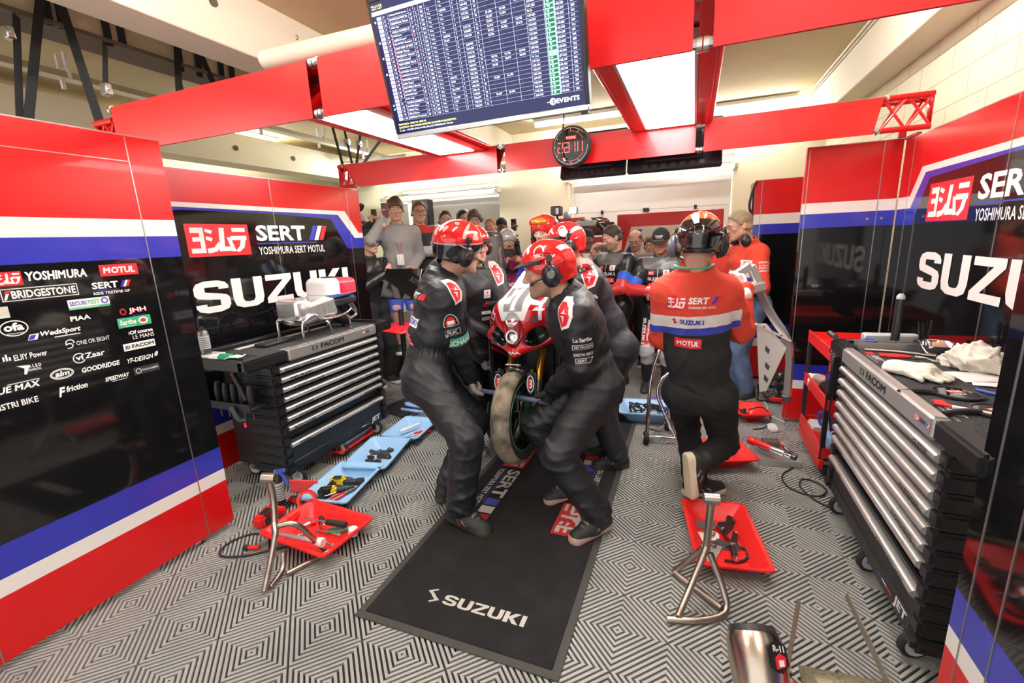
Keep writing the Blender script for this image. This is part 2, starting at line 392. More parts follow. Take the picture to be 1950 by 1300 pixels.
def vnormals(P, F):
    F = np.array(F); n = np.cross(P[F[:, 2]]-P[F[:, 0]], P[F[:, 3]]-P[F[:, 1]]); N = np.zeros_like(P)
    for i in range(4): np.add.at(N, F[:, i], n)
    return N/np.maximum(np.linalg.norm(N, axis=1), 1e-9)[:, None]
# ================================================================== the garage
def struct(mb, name, m=None, ang=38):
    return tag(mb.build(name, m, None, ang), kind='structure')
# floor: plastic tiles whose diagonal ribs form nested diamonds, above a dark base
rib = mat('floor_rib', (.36, .36, .34), .5, noise=(3, (.27, .27, .26), .45, .7))
base = mat('floor_base', (.03, .03, .03), .8)
mb = MB().use(base); mb.box((-7, -1.0, -.06), (1.75, 8.2, -.013))
mb.use(rib)
S2 = .2; pitch = .2/7.0; rw = pitch*.56
def ribs(cx, cy, sx, sy):   # quarter of a diamond: ribs along x+y = const inside a S2 x S2 square
    n = int(2*S2/pitch+.5)
    for k in range(n):
        a, b = k*pitch+.15*pitch, k*pitch+.15*pitch+rw
        poly = []
        def edge(c):
            return ((c, 0), (0, c)) if c <= S2 else ((S2, c-S2), (c-S2, S2))
        (p, q), (r, t) = edge(a), edge(b)
        pts = [p, r] + ([(S2, 0)] if a < S2 < b else []) + [t] + ([(0, S2)] if a < S2 < b else []) + [q]
        if a < S2 < b: pts = [p, (S2, 0), r, t, (0, S2), q]
        P = [(cx+sx*u, cy+sy*w) for u, w in pts]; m = len(P)
        mb.raw([(x, y, 0) for x, y in P]+[(x, y, -.013) for x, y in P], [tuple(range(m))]+[(i, (i+1) % m, m+(i+1) % m, m+i) for i in range(m)])
for i in range(-15, 19):
    for j in range(-8, 35):
        x0 = -2.03+.2*i; y0 = 1.02+.2*j     # square [x0, x0+.2] x [y0, y0+.2]
        near = y0 < 5.4 and x0 > -3.5
        if not near: continue
        if (i+j) % 2 == 0: ribs(x0, y0, 1, 1)
        else: ribs(x0+.2, y0, -1, 1)
        if y0 < -.6 or x0 > 1.6: continue
mb.use(mat('far_floor', (.2, .2, .2), .6, bump=(40, .2)))
mb.box((-7, 5.42, -.013), (1.75, 8.2, 0)); mb.box((-7, -.6, -.013), (-5.03, 5.42, 0))
mb.build('floor'); tag(bpy.data.objects['floor'], kind='structure')
ceil_m = mat('ceiling_concrete', (.66, .55, .33), .85, bump=(5, .15), noise=(1.2, (.55, .45, .26), .4, .75))
struct(MB().box((-7, -1.2, 3.35), (1.9, 8.4, 3.5)), 'ceiling', ceil_m)
cream_m = mat('cream_wall', (.84, .79, .60), .75, bump=(14, .1))
def brick_mat(name, col):
    m = mat(name, col, .75); nt = m.node_tree; b = nt.nodes['Principled BSDF']
    tc = nt.nodes.new('ShaderNodeTexCoord'); mp = nt.nodes.new('ShaderNodeMapping'); mp.inputs['Rotation'].default_value = (0, 0, 0)
    sx = nt.nodes.new('ShaderNodeSeparateXYZ'); cx = nt.nodes.new('ShaderNodeCombineXYZ'); nt.links.new(tc.outputs['Object'], sx.inputs[0])
    ad = nt.nodes.new('ShaderNodeMath'); nt.links.new(sx.outputs[0], ad.inputs[0]); nt.links.new(sx.outputs[1], ad.inputs[1])
    nt.links.new(ad.outputs[0], cx.inputs[0]); nt.links.new(sx.outputs[2], cx.inputs[1])
    br = nt.nodes.new('ShaderNodeTexBrick'); br.inputs['Scale'].default_value = 1; br.inputs['Brick Width'].default_value = .5; br.inputs['Row Height'].default_value = .2
    br.inputs['Mortar Size'].default_value = .006; br.inputs['Color1'].default_value = (*col, 1); br.inputs['Color2'].default_value = (col[0]*.97, col[1]*.97, col[2]*.95, 1)
    br.inputs['Mortar'].default_value = (col[0]*.72, col[1]*.68, col[2]*.6, 1); br.inputs['Mortar Smooth'].default_value = .3
    nt.links.new(cx.outputs[0], br.inputs['Vector']); nt.links.new(br.outputs['Color'], b.inputs['Base Color'])
    bp = nt.nodes.new('ShaderNodeBump'); bp.inputs['Strength'].default_value = .3; bp.inputs['Distance'].default_value = .01; bp.invert = True
    nt.links.new(br.outputs['Fac'], bp.inputs['Height']); nt.links.new(bp.outputs['Normal'], b.inputs['Normal'])
    return m
block = brick_mat('cream_blockwork', (.84, .79, .60))
struct(MB().box((1.62, -1.2, 0), (1.85, 8.2, 3.35)), 'wall_right', block)
struct(MB().box((-7.2, -1.2, 0), (-7.0, 8.2, 3.35)), 'wall_left', cream_m)
# back wall with the two garage door openings
mb = MB().use(cream_m)
for lo, hi in (((-7, 8, 0), (-5.6, 8.3, 3.35)), ((-3.25, 7.75, 0), (-2.0, 8.3, 3.35)), ((.52, 7.75, 0), (1.62, 8.3, 3.35)), ((-5.6, 8, 2.65), (-3.25, 8.3, 3.35)), ((-2.0, 8, 2.74), (.52, 8.3, 3.35))): mb.box(lo, hi)
struct(mb, 'wall_back')
door_m = mat('door_white', (.78, .78, .76), .5, bump=(30, .05)); dark_m = mat('recess_brown', (.12, .10, .07), .8)
for n, x0, x1, zt in ((1, -1.98, .50, 2.46), (2, -5.6, -3.25, 2.40)):
    mb = MB().use(door_m)
    for k in range(5): mb.box((x0, 8.06, .02+k*.5-.02), (x1, 8.10, min(.5+k*.5, zt)), .008)
    mb.use('plastic')
    for k in range(4):
        for xx in (x0+.5, x0+1.2, x0+1.25, x1-.5): mb.box((xx-.02, 8.03, .47+k*.5), (xx+.02, 8.06, .53+k*.5))
    d = struct(mb, 'door_%d' % n)
    f = MB().use('white'); f.box((x0-.05, 7.9, zt+.02), (x1+.05, 7.96, zt+.09)); f.box((x0-.05, 7.55, zt+.03), (x0, 8.05, zt+.08)); f.box((x1, 7.55, zt+.03), (x1+.05, 8.05, zt+.08))
    f.use('steel'); f.cyl((x0, 8.0, zt+.16), (x1, 8.0, zt+.16), .02); f.use('cream').bar((x0-.03, 7.65, zt+.1), (x0+.25, 7.9, zt+.25), .03, .03); f.bar((x1+.03, 7.65, zt+.1), (x1-.25, 7.9, zt+.25), .03, .03)
    f.build('door_track', None, d)
# beams of the building
tm = MB().use(mat('cream_beam', (.80, .74, .60), .7, bump=(10, .1))); tm.box((-3.25, -1.2, 2.955), (-2.95, 7.75, 3.35), .008)
b = struct(tm, 'trim_1')
for k, y in enumerate((.9, 1.55, 2.3, 3.1, 3.9, 4.8)): MB().use('darksteel').torus((-2.945, y, 3.19+.03*(k % 2)), (0, 1, 0), .014, .003, 14, 6).build('hook', None, b)
for y in (2.42, 3.9): MB().use(dark_m).cyl((-2.953, y, 3.19), (-2.94, y, 3.19), .028).build('pipe_hole', None, b)
tm = MB().use(MATS['cream_beam']); tm.box((1.36, -1.2, 2.9), (1.62, 8.0, 3.35), .008); tm.use('cream').tube([(1.34, .5, 3.33), (1.34, 7.9, 3.33)], .014); tm.tube([(1.345, .5, 3.29), (1.345, 7.9, 3.29)], .008)
struct(tm, 'trim_2')
tm = MB().use(cream_m); tm.box((-6.4, -1.2, 2.82), (-6.0, 8, 3.22)); b = struct(tm, 'trim_3')
for y in (4.0, 4.9, 5.9): MB().use(dark_m).cyl((-6.01, y, 3.02), (-5.985, y, 3.02), .035).build('pipe_hole', None, b)
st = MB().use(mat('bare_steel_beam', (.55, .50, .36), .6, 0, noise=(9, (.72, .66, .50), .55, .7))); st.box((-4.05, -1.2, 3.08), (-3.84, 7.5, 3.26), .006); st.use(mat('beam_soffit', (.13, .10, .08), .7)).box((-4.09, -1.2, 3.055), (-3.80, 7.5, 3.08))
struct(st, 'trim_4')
# pipe stub at the beam
pp = MB().use(MATS['cream_beam']); pp.lathe([(.055, 0), (.055, 1.9)], (-2.60, 2.44, 2.80), (1, .03, .0), 24, False); pp.use(dark_m).lathe([(.05, .004), (.05, .1)], (-2.60, 2.44, 2.80), (1, .03, .0), 24)
pp.use(cream_m).box((-1.2, 2.46, 2.84), (-1.17, 2.50, 3.35))
tag(pp.build('vent_pipe'), 'round cream pipe end hanging under the ceiling above the red truss', 'pipe')
# cable trays with brackets
def cable_tray(p0, p1, label):
    r = empty('cable_tray', p0, 0, label, 'cable tray')
    d = Vector(p1)-Vector(p0); n = int(d.length/.9); mb = MB().use('steel')
    s = d.normalized().cross(Vector((0, 0, 1)))
    mb.bar((0, 0, 0), d, .12, .01); 
    for sg in (-1, 1): mb.bar(s*.06*sg+Vector((0, 0, .02)), d+s*.06*sg+Vector((0, 0, .02)), .006, .05)
    mb.build('tray', None, r)
    for k in range(1, n): 
        q = d*(k/n); h = MB().use('white'); h.box((q.x-.05, q.y-.03, .03), (q.x+.05, q.y+.03, .08), .005); h.box((q.x-.07, q.y-.012, -.07), (q.x-.04, q.y+.012, .2)); h.box((q.x+.04, q.y-.012, 0), (q.x+.07, q.y+.012, .2)); h.build('bracket', None, r)
cable_tray((-5.0, .6, 3.11), (-5.15, 7.6, 3.11), 'grey metal cable tray along the ceiling beyond the black straps')
cable_tray((-6.0, 7.2, 2.75), (-2.2, 7.2, 2.75), 'grey metal cable tray crossing the back of the room above the crowd')
# ceiling tubes and two added left-bay lamps
tube_e = mat('lamp_tube', (1, .98, .94), .4, emit=TUBE_LIGHT)
def tube_lamp(p0, p1, label):
    r = empty('tube_lamp', p0, 0, label, 'lamp'); d = Vector(p1)-Vector(p0)
    MB().use('white').bar((0, 0, .05), d+V(0, 0, .05), .16, .05, bev=.01).build('housing', None, r)
    MB().use(tube_e).tube([V(0, 0, 0)+d*.01, d*.99], .03, 8).build('tube', None, r)
tube_lamp((-.3, 7.55, 3.27), (1.2, 7.55, 3.27), 'white ceiling tube lamp at the back right above the far truss')
tube_lamp((-2.3, 7.0, 3.27), (-.9, 7.0, 3.27), 'white ceiling tube lamp just right of the timing screen bottom')
tube_lamp((-5.9, 6.9, 3.0), (-4.5, 6.9, 3.0), 'white tube lamp below the far truss above the phone crowd')
tube_lamp((-4.2, 6.9, 3.0), (-3.3, 6.9, 3.0), 'shorter white tube lamp right of the one above the phone crowd')
tube_lamp((-6.3, 4.4, 3.27), (-6.3, 5.9, 3.27), 'white ceiling tube lamp along the left side beyond the straps')
tube_lamp((-5.6, -1.15, 2.6), (-5.6, -.3, 2.6), 'added unseen tube lamp brightening the far left bay, beyond the steel beam')  # added out of view to brighten the left bay ceiling
tube_lamp((-4.4, -1.15, 2.6), (-4.4, -.3, 2.6), 'added unseen tube lamp between the steel beam and the far left bay')  # second added lamp, also out of view, lifting the left bay's brightness
tube_lamp((-.9, .9, 3.27), (-.9, 2.3, 3.27), 'ceiling tube lamp right above the timing screen')
tube_lamp((-2.2, .0, 3.27), (-2.2, 1.4, 3.27), 'ceiling tube lamp over the left panel, beside the concrete beam')
tube_lamp((.5, .0, 3.27), (.5, 1.4, 3.27), 'ceiling tube lamp over the right panel, out towards the pit lane')
tube_lamp((.5, 2.9, 3.27), (.5, 4.4, 3.27), 'ceiling tube lamp over the right tool cabinet')
# low platform the spectators stand on
struct(MB().box((-5.2, 4.5, 0), (-2.3, 7.4, .33)), 'trim_5', 'plastic')
# ================================================================== printed partition panels
def panel(name, label, T, x0, x1, z0, z1, th, bands, seams=(), rows=()):
    """board whose colour bands run along x; bands = [(z, material)] from the bottom up"""
    mb = MB()
    for i, (z, m) in enumerate(bands):
        top = bands[i+1][0] if i+1 < len(bands) else z1
        mb.use(m).box((x0, max(z, z0), -th), (x1, top, 0), 0, T)
    o = mb.build(name); tag(o, label, 'panel')
    if seams or rows:
        sm = MB().use('edge')
        for s in seams: sm.box((s-.0025, z0, 0), (s+.0025, z1-.005, .002), 0, T)
        for r in rows: sm.box((x0, r-.002, 0), (x1, r+.002, .0015), 0, T)
        sm.build('seam_trim', None, o)
    ed = MB().use('edge'); ed.box((x0, z1, -th), (x1, z1+.006, .001), 0, T); ed.build('top_trim', None, o)
    for k in (.08, .5, .92):
        q = x0+(x1-x0)*k; MB().use('steel').lathe([(.022, 0), (.022, .006), (.007, .01), (.007, z0+.01)], T @ V(q, .0, -th/2), (0, 0, 1), 12).build('levelling_foot', None, o)
    return o
BANDS = [(0, 'red'), (.305, 'white'), (.378, 'blue'), (.515, 'black'), (1.605, 'blue'), (1.71, 'white'), (1.79, 'red')]
TL = frame((-2.52, 0, 0), (0, 1, 0), (0, 0, 1)); TF = frame((-3.2, 0, 0), (0, 1, 0), (0, 0, 1)); TR = frame((1.355, 0, 0), (0, -1, 0), (0, 0, 1))
TN = frame((.80, 0, 0), (0, -1, 0), (0, 0, 1)); TP = frame((0, 4.2, 0), (1, 0, 0), (0, 0, 1)); TB = frame((0, 5.4, 0), (1, 0, 0), (0, 0, 1))
near_l = panel('partition_panel', 'big panel at the left edge covered with white sponsor names', TL, -.75, 1.63, .035, 2.172, .06, BANDS, (1.475, .62))
ed = MB().use('edge'); ed.box((-.75, 2.055, 0), (1.475, 2.059, .0015), 0, TL); ed.build('seam_trim', None, near_l)
near_r = panel('partition_panel', 'dark panel cut by the right edge of the photo, nearest the camera on the right', TN, -1.6, .4, .035, 2.19, .06, BANDS, (-1.53, -1.40))
perp = panel('partition_panel', 'panel facing the camera on the right, behind the small red trolley', TP, .765, 1.35, .035, 2.19, .05, BANDS, (.785, 1.24))
rb = MB().use('edge'); 
for x in (1.19, 1.275): rb.lathe([(.011, 0), (.009, .004)], (x, 4.2, 1.655), (0, -1, 0), 14)
rb.build('rivet', None, perp)
cabinet = panel('tall_cabinet', 'red tall cabinet behind the person in blue jeans, narrow dark screen on its side', TB, .56, 1.30, .035, 2.09, .45, [(0, 'red'), (.38, 'white'), (.47, 'blue'), (.62, 'black'), (1.56, 'blue'), (1.66, 'white'), (1.76, 'red')], (.62,))
cabinet['category'] = 'cabinet'
sc = MB().use('black'); sc.box((.548, 5.5, 1.66), (.56, 5.75, 2.02), .004); sc.build('screen', None, cabinet)
# panels with the stepped stripe
def stepped(name, label, T, x0, x1, sgn, seams):
    o = panel(name, label, T, x0, x1, .035, 2.172, .05, [(0, 'red'), (.305, 'white'), (.378, 'blue'), (.515, 'black'), (1.5, 'black'), (1.6, 'red')], seams)
    g = MB()
    def poly(m, pts, z): g.use(m).raw([(p[0], p[1], z) for p in pts], [tuple(range(len(pts)))], T)
    if sgn > 0:      # left: the stripe steps down at the far (right) end
        e = x1
        poly('white', [(x0, 1.955), (3.70, 1.955), (3.87, 1.75), (e, 1.75), (e, 1.6), (x0, 1.6)], .0006)
        poly('blue', [(x0, 1.925), (3.60, 1.918), (3.80, 1.700), (e, 1.700), (e, 1.598), (x0, 1.598)], .0012)
        poly('black', [(x0, 1.86), (2.12, 1.905), (2.86, 1.905), (3.50, 1.875), (3.68, 1.598), (x0, 1.598)], .0018)
    else:
        poly('white', [(x0, 1.79), (-3.99, 1.79), (-3.86, 1.965), (x1, 1.98), (x1, 1.6), (x0, 1.6)], .0006)
        poly('blue', [(x0, 1.71), (-3.96, 1.71), (-3.80, 1.925), (x1, 1.95), (x1, 1.6), (x0, 1.6)], .0012)
        poly('black', [(-3.90, 1.603), (-3.73, 1.885), (-2.95, 1.915), (x1, 1.915), (x1, 1.598), (-3.90, 1.598)], .0018)
    g.build('stripe_print', None, o); return o
far_l = stepped('partition_panel', 'panel behind the left tool cabinet with white and red lettering', TF, 1.7, 3.93, 1, (2.86, 3.75))
far_r = stepped('partition_panel', 'panel along the right wall behind the tool cabinet with glove and bowl', TR, -4.18, -1.2, -1, (-4.03, -2.95))
def slashes(mb, T, x, y, w, h, z=.0008, sh=.5):
    for k, m in enumerate(('btext', 'wtext', 'rtext')):
        mb.use(m); put_poly(mb, [[(k/3, 0), (k/3+.27, 0), (k/3+.27, 1), (k/3, 1)]], T, w, h, x-0*sh, y, z, sh*h/w*1.0)
def team_block(T, x, o, z0, mir=1):
    """red square with the four characters, SERT with slashes, team name"""
    mb = MB(); z = .0026
    kana_block(mb, T, .48, .225, x, z0, z)
    mb.use('wtext'); put_text(mb, 'SERT', T, .50, .125, .055, .0, z, x+.545, z0+.098); slashes(mb, T, x+1.08, z0+.098, .18, .125, z)
    mb.use('btext'); put_poly(mb, [[(0, 0), (1, 0), (1, 1), (0, 1)]], T, .62, .008, x+.545, z0+.076, z)
    mb.use('wtext'); put_text(mb, 'YOSHIMURA SERT MOTUL', T, .70, .062, .012, 0, z, x+.55, z0-.008)
    mb.build('team_lettering', None, o)
team_block(TF, 2.12, far_l, 1.59); team_block(TR, -3.70, far_r, 1.618)
mb = MB().use('wtext'); wide_word(mb, 'SUZUKI', TF, 1.54, .225, 2.10, 1.195, .0026, .0); mb.build('maker_lettering', None, far_l)
mb = MB().use('wtext'); wide_word(mb, 'SUZUKI', TR, 1.62, .225, -3.69, 1.21, .0026, .0); mb.build('maker_lettering', None, far_r)
# sponsor names on the left panel: (text, y0, y1, z0, z1, material, bold, shear)
def sponsor(items, o=near_l, T=TL):
    mb = MB()
    for it in items: it(mb)
    return mb.build('sponsor_logo', None, o)
def tx(s, a, b, c, d, m='wtext', bold=.03, sh=0.0, z=.0010): return lambda mb: (mb.use(m), put_text(mb, s, TL, b-a, d-c, bold, sh, z, a, c))
def bx(a, b, c, d, m='wtext', z=.0005): return lambda mb: (mb.use(m), put_poly(mb, [[(0, 0), (1, 0), (1, 1), (0, 1)]], TL, b-a, d-c, a, c, z))
def ring(cx, cy, rx, ry, w, m='wtext', a0=0, a1=360, z=.001): return lambda mb: (mb.use(m), put_poly(mb, [[(p[0], p[1]) for p in q] for q in strip(arc(cx, cy, rx, ry, a0, a1, 28), w)], TL, 1, 1, 0, 0, z))
def pg(pts, m='wtext', z=.001): return lambda mb: (mb.use(m), put_poly(mb, [pts], TL, 1, 1, 0, 0, z))
sponsor([lambda mb: kana_block(mb, TL, .095, .055, .895, 1.523, .0008), tx('YOSHIMURA', 1.0, 1.205, 1.536, 1.574, bold=.05, sh=.1)])
sponsor([bx(1.255, 1.411, 1.532, 1.584, 'rtext'), tx('MOTUL', 1.268, 1.398, 1.543, 1.573, bold=.07, sh=.1)])
sponsor([bx(.915, 1.16, 1.462, 1.512), bx(.918, 1.157, 1.465, 1.509, 'ktext', .0007), tx('BRIDGESTONE', .945, 1.152, 1.471, 1.503, bold=.03), pg([(.92, 1.468), (.928, 1.468), (.945, 1.505), (.935, 1.505)]), pg([(.925, 1.492), (.94, 1.492), (.944, 1.505), (.93, 1.505)], 'rtext', .0012)])
sponsor([tx('SERT', 1.212, 1.315, 1.478, 1.508, bold=.07), lambda mb: slashes(mb, TL, 1.322, 1.478, .036, .03, .001), bx(1.212, 1.315, 1.468, 1.471, 'btext'), tx('RIDE TRETIME GP', 1.212, 1.358, 1.452, 1.464, bold=.02)])
sponsor([bx(1.112, 1.266, 1.398, 1.442), bx(1.112, 1.266, 1.398, 1.408, 'gtext', .0007), tx('SECURI', 1.118, 1.178, 1.415, 1.434, 'btext', .02), tx('TEST', 1.18, 1.228, 1.415, 1.434, 'gtext', .02), ring(1.247, 1.425, .011, .011, .005, 'btext'), tx('CONTROLE TECHNIQUE', 1.118, 1.22, 1.4, 1.406, 'wtext', .01)])
sponsor([bx(.82, .925, 1.40, 1.445, 'ltext'), tx('SÉCURITÉ', .84, .92, 1.415, 1.432, 'ytext', .02), tx('CONTROLE TECHNIQUE', .82, .92, 1.404, 1.41, 'wtext', .0)])
sponsor([tx('JHH', 1.335, 1.41, 1.343, 1.372, 'rtext', .07), tx('JHH', 1.332, 1.407, 1.346, 1.374, 'wtext', .02, 0, .0014), ring(1.308, 1.36, .011, .013, .005, 'rtext'), bx(1.345, 1.40, 1.335, 1.338, 'btext')])
sponsor([tx('PIAA', 1.107, 1.18, 1.35, 1.371, bold=.06)])
sponsor([bx(1.277, 1.42, 1.284, 1.331, 'gtext'), tx('Sarthe', 1.285, 1.355, 1.297, 1.322), ring(1.385, 1.308, .018, .013, .007), ring(1.385, 1.308, .006, .005, .008, 'rtext'), tx('Le Département', 1.29, 1.35, 1.287, 1.293, bold=0)])
sponsor([ring(.925, 1.356, .041, .03, .004), tx('ofa', .895, .955, 1.345, 1.378, bold=.06), tx('TITANIUM', .90, .95, 1.332, 1.338, bold=.01)])
sponsor([pg([(.955, 1.298), (.985, 1.298), (.995, 1.322), (.965, 1.322)]), pg([(.957, 1.30), (.975, 1.3), (.985, 1.318), (.967, 1.318)], 'btext', .0013), tx('WedsSport', .998, 1.135, 1.3, 1.328, bold=.04, sh=.25), bx(1.04, 1.13, 1.293, 1.297)])
sponsor([tx(':Of course', 1.31, 1.418, 1.247, 1.265, bold=.05), tx('LE MANS', 1.325, 1.42, 1.222, 1.242, bold=0)])
sponsor([ring(1.085, 1.262, .014, .011, .004, a0=-30, a1=230), ring(1.08, 1.247, .013, .010, .004, a0=-120, a1=150), tx('ONE OR EIGHT', 1.107, 1.232, 1.243, 1.262, bold=0)])
sponsor([bx(.868, .874, 1.232, 1.25), bx(.877, .883, 1.232, 1.258), bx(.886, .892, 1.232, 1.246), tx('ELIIY Power', .90, 1.003, 1.226, 1.25, bold=.02)])
sponsor([ring(1.103, 1.186, .021, .021, .004, a0=30, a1=330), tx('vi', 1.09, 1.118, 1.177, 1.198, bold=.03), tx('Zaar', 1.125, 1.2, 1.178, 1.203, bold=.02)])
sponsor([bx(1.277, 1.416, 1.172, 1.207), tx('3D', 1.283, 1.305, 1.18, 1.198, 'ktext', .05), tx('FACOM', 1.313, 1.41, 1.18, 1.199, 'ktext', .04)])
sponsor([pg([(.90, 1.205), (.94, 1.2), (.925, 1.165), (.917, 1.165), (.922, 1.19)]), tx('A L E D', .935, .975, 1.187, 1.2, bold=.04), tx('TECNORACING', .93, .972, 1.174, 1.184, bold=.02)])
sponsor([ring(1.032, 1.135, .039, .021, .004), ring(1.032, 1.135, .034, .016, .002), tx('aim', 1.008, 1.058, 1.124, 1.147, bold=.05, sh=.2)])
sponsor([tx('GOODRIDGE', 1.10, 1.248, 1.117, 1.14, bold=.05, sh=.15)])
sponsor([tx('YF-DESIGN', 1.279, 1.395, 1.112, 1.135, bold=.02, sh=.3), tx('#', 1.4, 1.42, 1.118, 1.142, bold=.03, sh=.3)])
sponsor([tx('DUE MAX', .80, .958, 1.106, 1.133, bold=.06, sh=.2), bx(.86, .958, 1.136, 1.139)])
sponsor([tx('F', 1.003, 1.03, 1.036, 1.078, bold=.08, sh=.3), tx('friction', 1.032, 1.108, 1.05, 1.076, bold=.03, sh=.2)])
sponsor([tx('SPEEDWAY', 1.176, 1.276, 1.052, 1.072, bold=.03, sh=.2), bx(1.2, 1.262, 1.045, 1.047)])
sponsor([bx(1.296, 1.412, 1.046, 1.084, 'darksteel'), ring(1.316, 1.065, .011, .011, .003), tx('TOKAI CARBON', 1.332, 1.406, 1.06, 1.07, bold=.01)])
sponsor([tx('DISTRI BIKE', .80, .937, 1.043, 1.068, bold=.02)])
# ================================================================== red trusses
def truss_cover(label, x0, x1, y, z0, z1, cut0=0.0, cut1=0.0):
    r = empty('truss_beam', (x0, y, z0), 0, label, 'truss', 'red covered truss sections'); r.pop('group', None) if False else None
    if 'group' in r: del r['group']
    mb = MB().use('red'); L = x1-x0; H = z1-z0; d = .2
    mb.raw([(0, 0, H), (cut0, 0, 0), (L-cut1, 0, 0), (L, 0, H), (0, d, H), (cut0, .012, 0), (L-cut1, .012, 0), (L, d, H)], [(0, 1, 2, 3), (0, 3, 7, 4), (1, 5, 6, 2), (4, 7, 6, 5)]); mb.build('cover', None, r)
    for a, b, y_, z in ((0, L, .02, H-.01), (cut0, L-cut1, .022, .022), (0, L, d-.02, H-.01)): MB().use('edge').tube([(a-.028, y_, z), (b+.028, y_, z)], .017, 8).build('rail_tube', None, r)
    for x, z in ((-.02, H-.01), (L+.02, H-.01), (cut0-.02, .018), (L-cut1+.02, .018)): MB().use('steel').tube([(x-.008, .02, z), (x+.008, .02, z)], .023, 12).build('coupler', None, r)
    return r
def truss_end(label, xa, xb, y, z0, z1):
    r = empty('truss_end', (min(xa, xb), y, z0), 0, label, 'truss'); s = min(xa, xb); mb = MB().use('red'); H = z1-z0
    a, b = xa-s, xb-s
    for yy, z in ((.02, H-.01), (.02, .018), (.18, H-.01)): MB().use('red').tube([(a, yy, z), (b, yy, z)], .018, 8).build('rail_tube', None, r)
    dg = MB().use('red'); n = 2
    for k in range(n):
        p = a+(b-a)*k/n; q = a+(b-a)*(k+1)/n
        dg.tube([(p, .02, .02), (q, .02, H-.01)], .009, 6); dg.tube([(q, .02, .02), (p, .02, H-.01)], .009, 6); dg.tube([(p, .02, .02), (q, .18, H-.01)], .009, 6); dg.tube([(p, .02, H-.01), (q, .18, H-.01)], .009, 6)
    dg.build('lattice', None, r); pl = MB().use('red'); pl.raw([(b, .02, H), (b, .18, H), (b, .02, .0)], [(0, 1, 2)]); pl.build('end_plate', None, r, solid=.006)
    return r
NY, NZ0, NZ1 = 1.72, 2.182, 2.415
truss_cover('long left section of the near red truss, resting over the sponsor panel', -3.0, -1.60, NY, NZ0, NZ1)
truss_cover('middle section of the near red truss, behind the timing screen', -1.54, -.03, NY, NZ0, NZ1)
truss_cover('right section of the near red truss, running out of the top right', .03, 1.5, NY, NZ0, NZ1)
truss_end('short open left end of the near red truss', -3.03, -3.2, NY, NZ0, NZ1-.05)
FY, FZ0, FZ1 = 3.95, 2.205, 2.43
truss_cover('left section of the far red truss, above the crowd', -3.36, -1.66, FY, FZ0, FZ1, .15)
truss_cover('middle section of the far red truss, carrying the round clock', -1.58, -.02, FY, FZ0, FZ1)
truss_cover('right section of the far red truss, beside the right light box', .04, 1.13, FY, FZ0, FZ1, 0, .04)
truss_end('open lattice right end of the far red truss, above the right panels', 1.13, 1.40, FY, FZ0, FZ1)
truss_end('open lattice left end of the far red truss, beside hanging straps', -3.25, -3.45, FY, FZ0, FZ1)
# red foot bracket joining truss and right panel
br = MB().use('red'); br.box((1.30, 4.16, 2.196), (1.345, 4.19, 2.26), .004); br.box((1.345, 4.0, 2.179), (1.375, 4.19, 2.2), .003)
tag(br.build('corner_bracket'), 'small red bracket between far truss end and right wall panel', 'bracket')
# light boxes between the trusses
lampm = mat('lamp_diffuser', (1, .985, .96), .4, emit=BOX_LIGHT)
for label, x in (('light box left of the timing screen, glowing white between the two red trusses', -2.02), ('light box right of the timing screen, glowing white between the two red trusses', -.205)):
    r = empty('light_box', (x, 2.0, 2.40), 0, label, 'lamp')
    mb = MB().use('red'); w = .17
    mb.box((-w-.1, -.06, .0), (-w-.02, 1.93, .06), .006); mb.box((w+.02, -.06, .0), (w+.1, 1.93, .06), .006); mb.box((-w-.1, -.06, .06), (w+.1, 1.93, .075))
    mb.tube([(w+.11, -.05, .03), (w+.11, 1.95, .03)], .02, 10); mb.tube([(-w-.11, -.05, .03), (-w-.11, 1.95, .03)], .02, 10)
    mb.build('frame', None, r)
    mb = MB().use('edge'); mb.box((-w-.02, .28, .0), (w+.02, 1.9, .05)); mb.build('housing', None, r)
    mb = MB().use(lampm); mb.box((-w, .3, -.004), (w, 1.88, 0)); mb.build('diffuser', None, r)
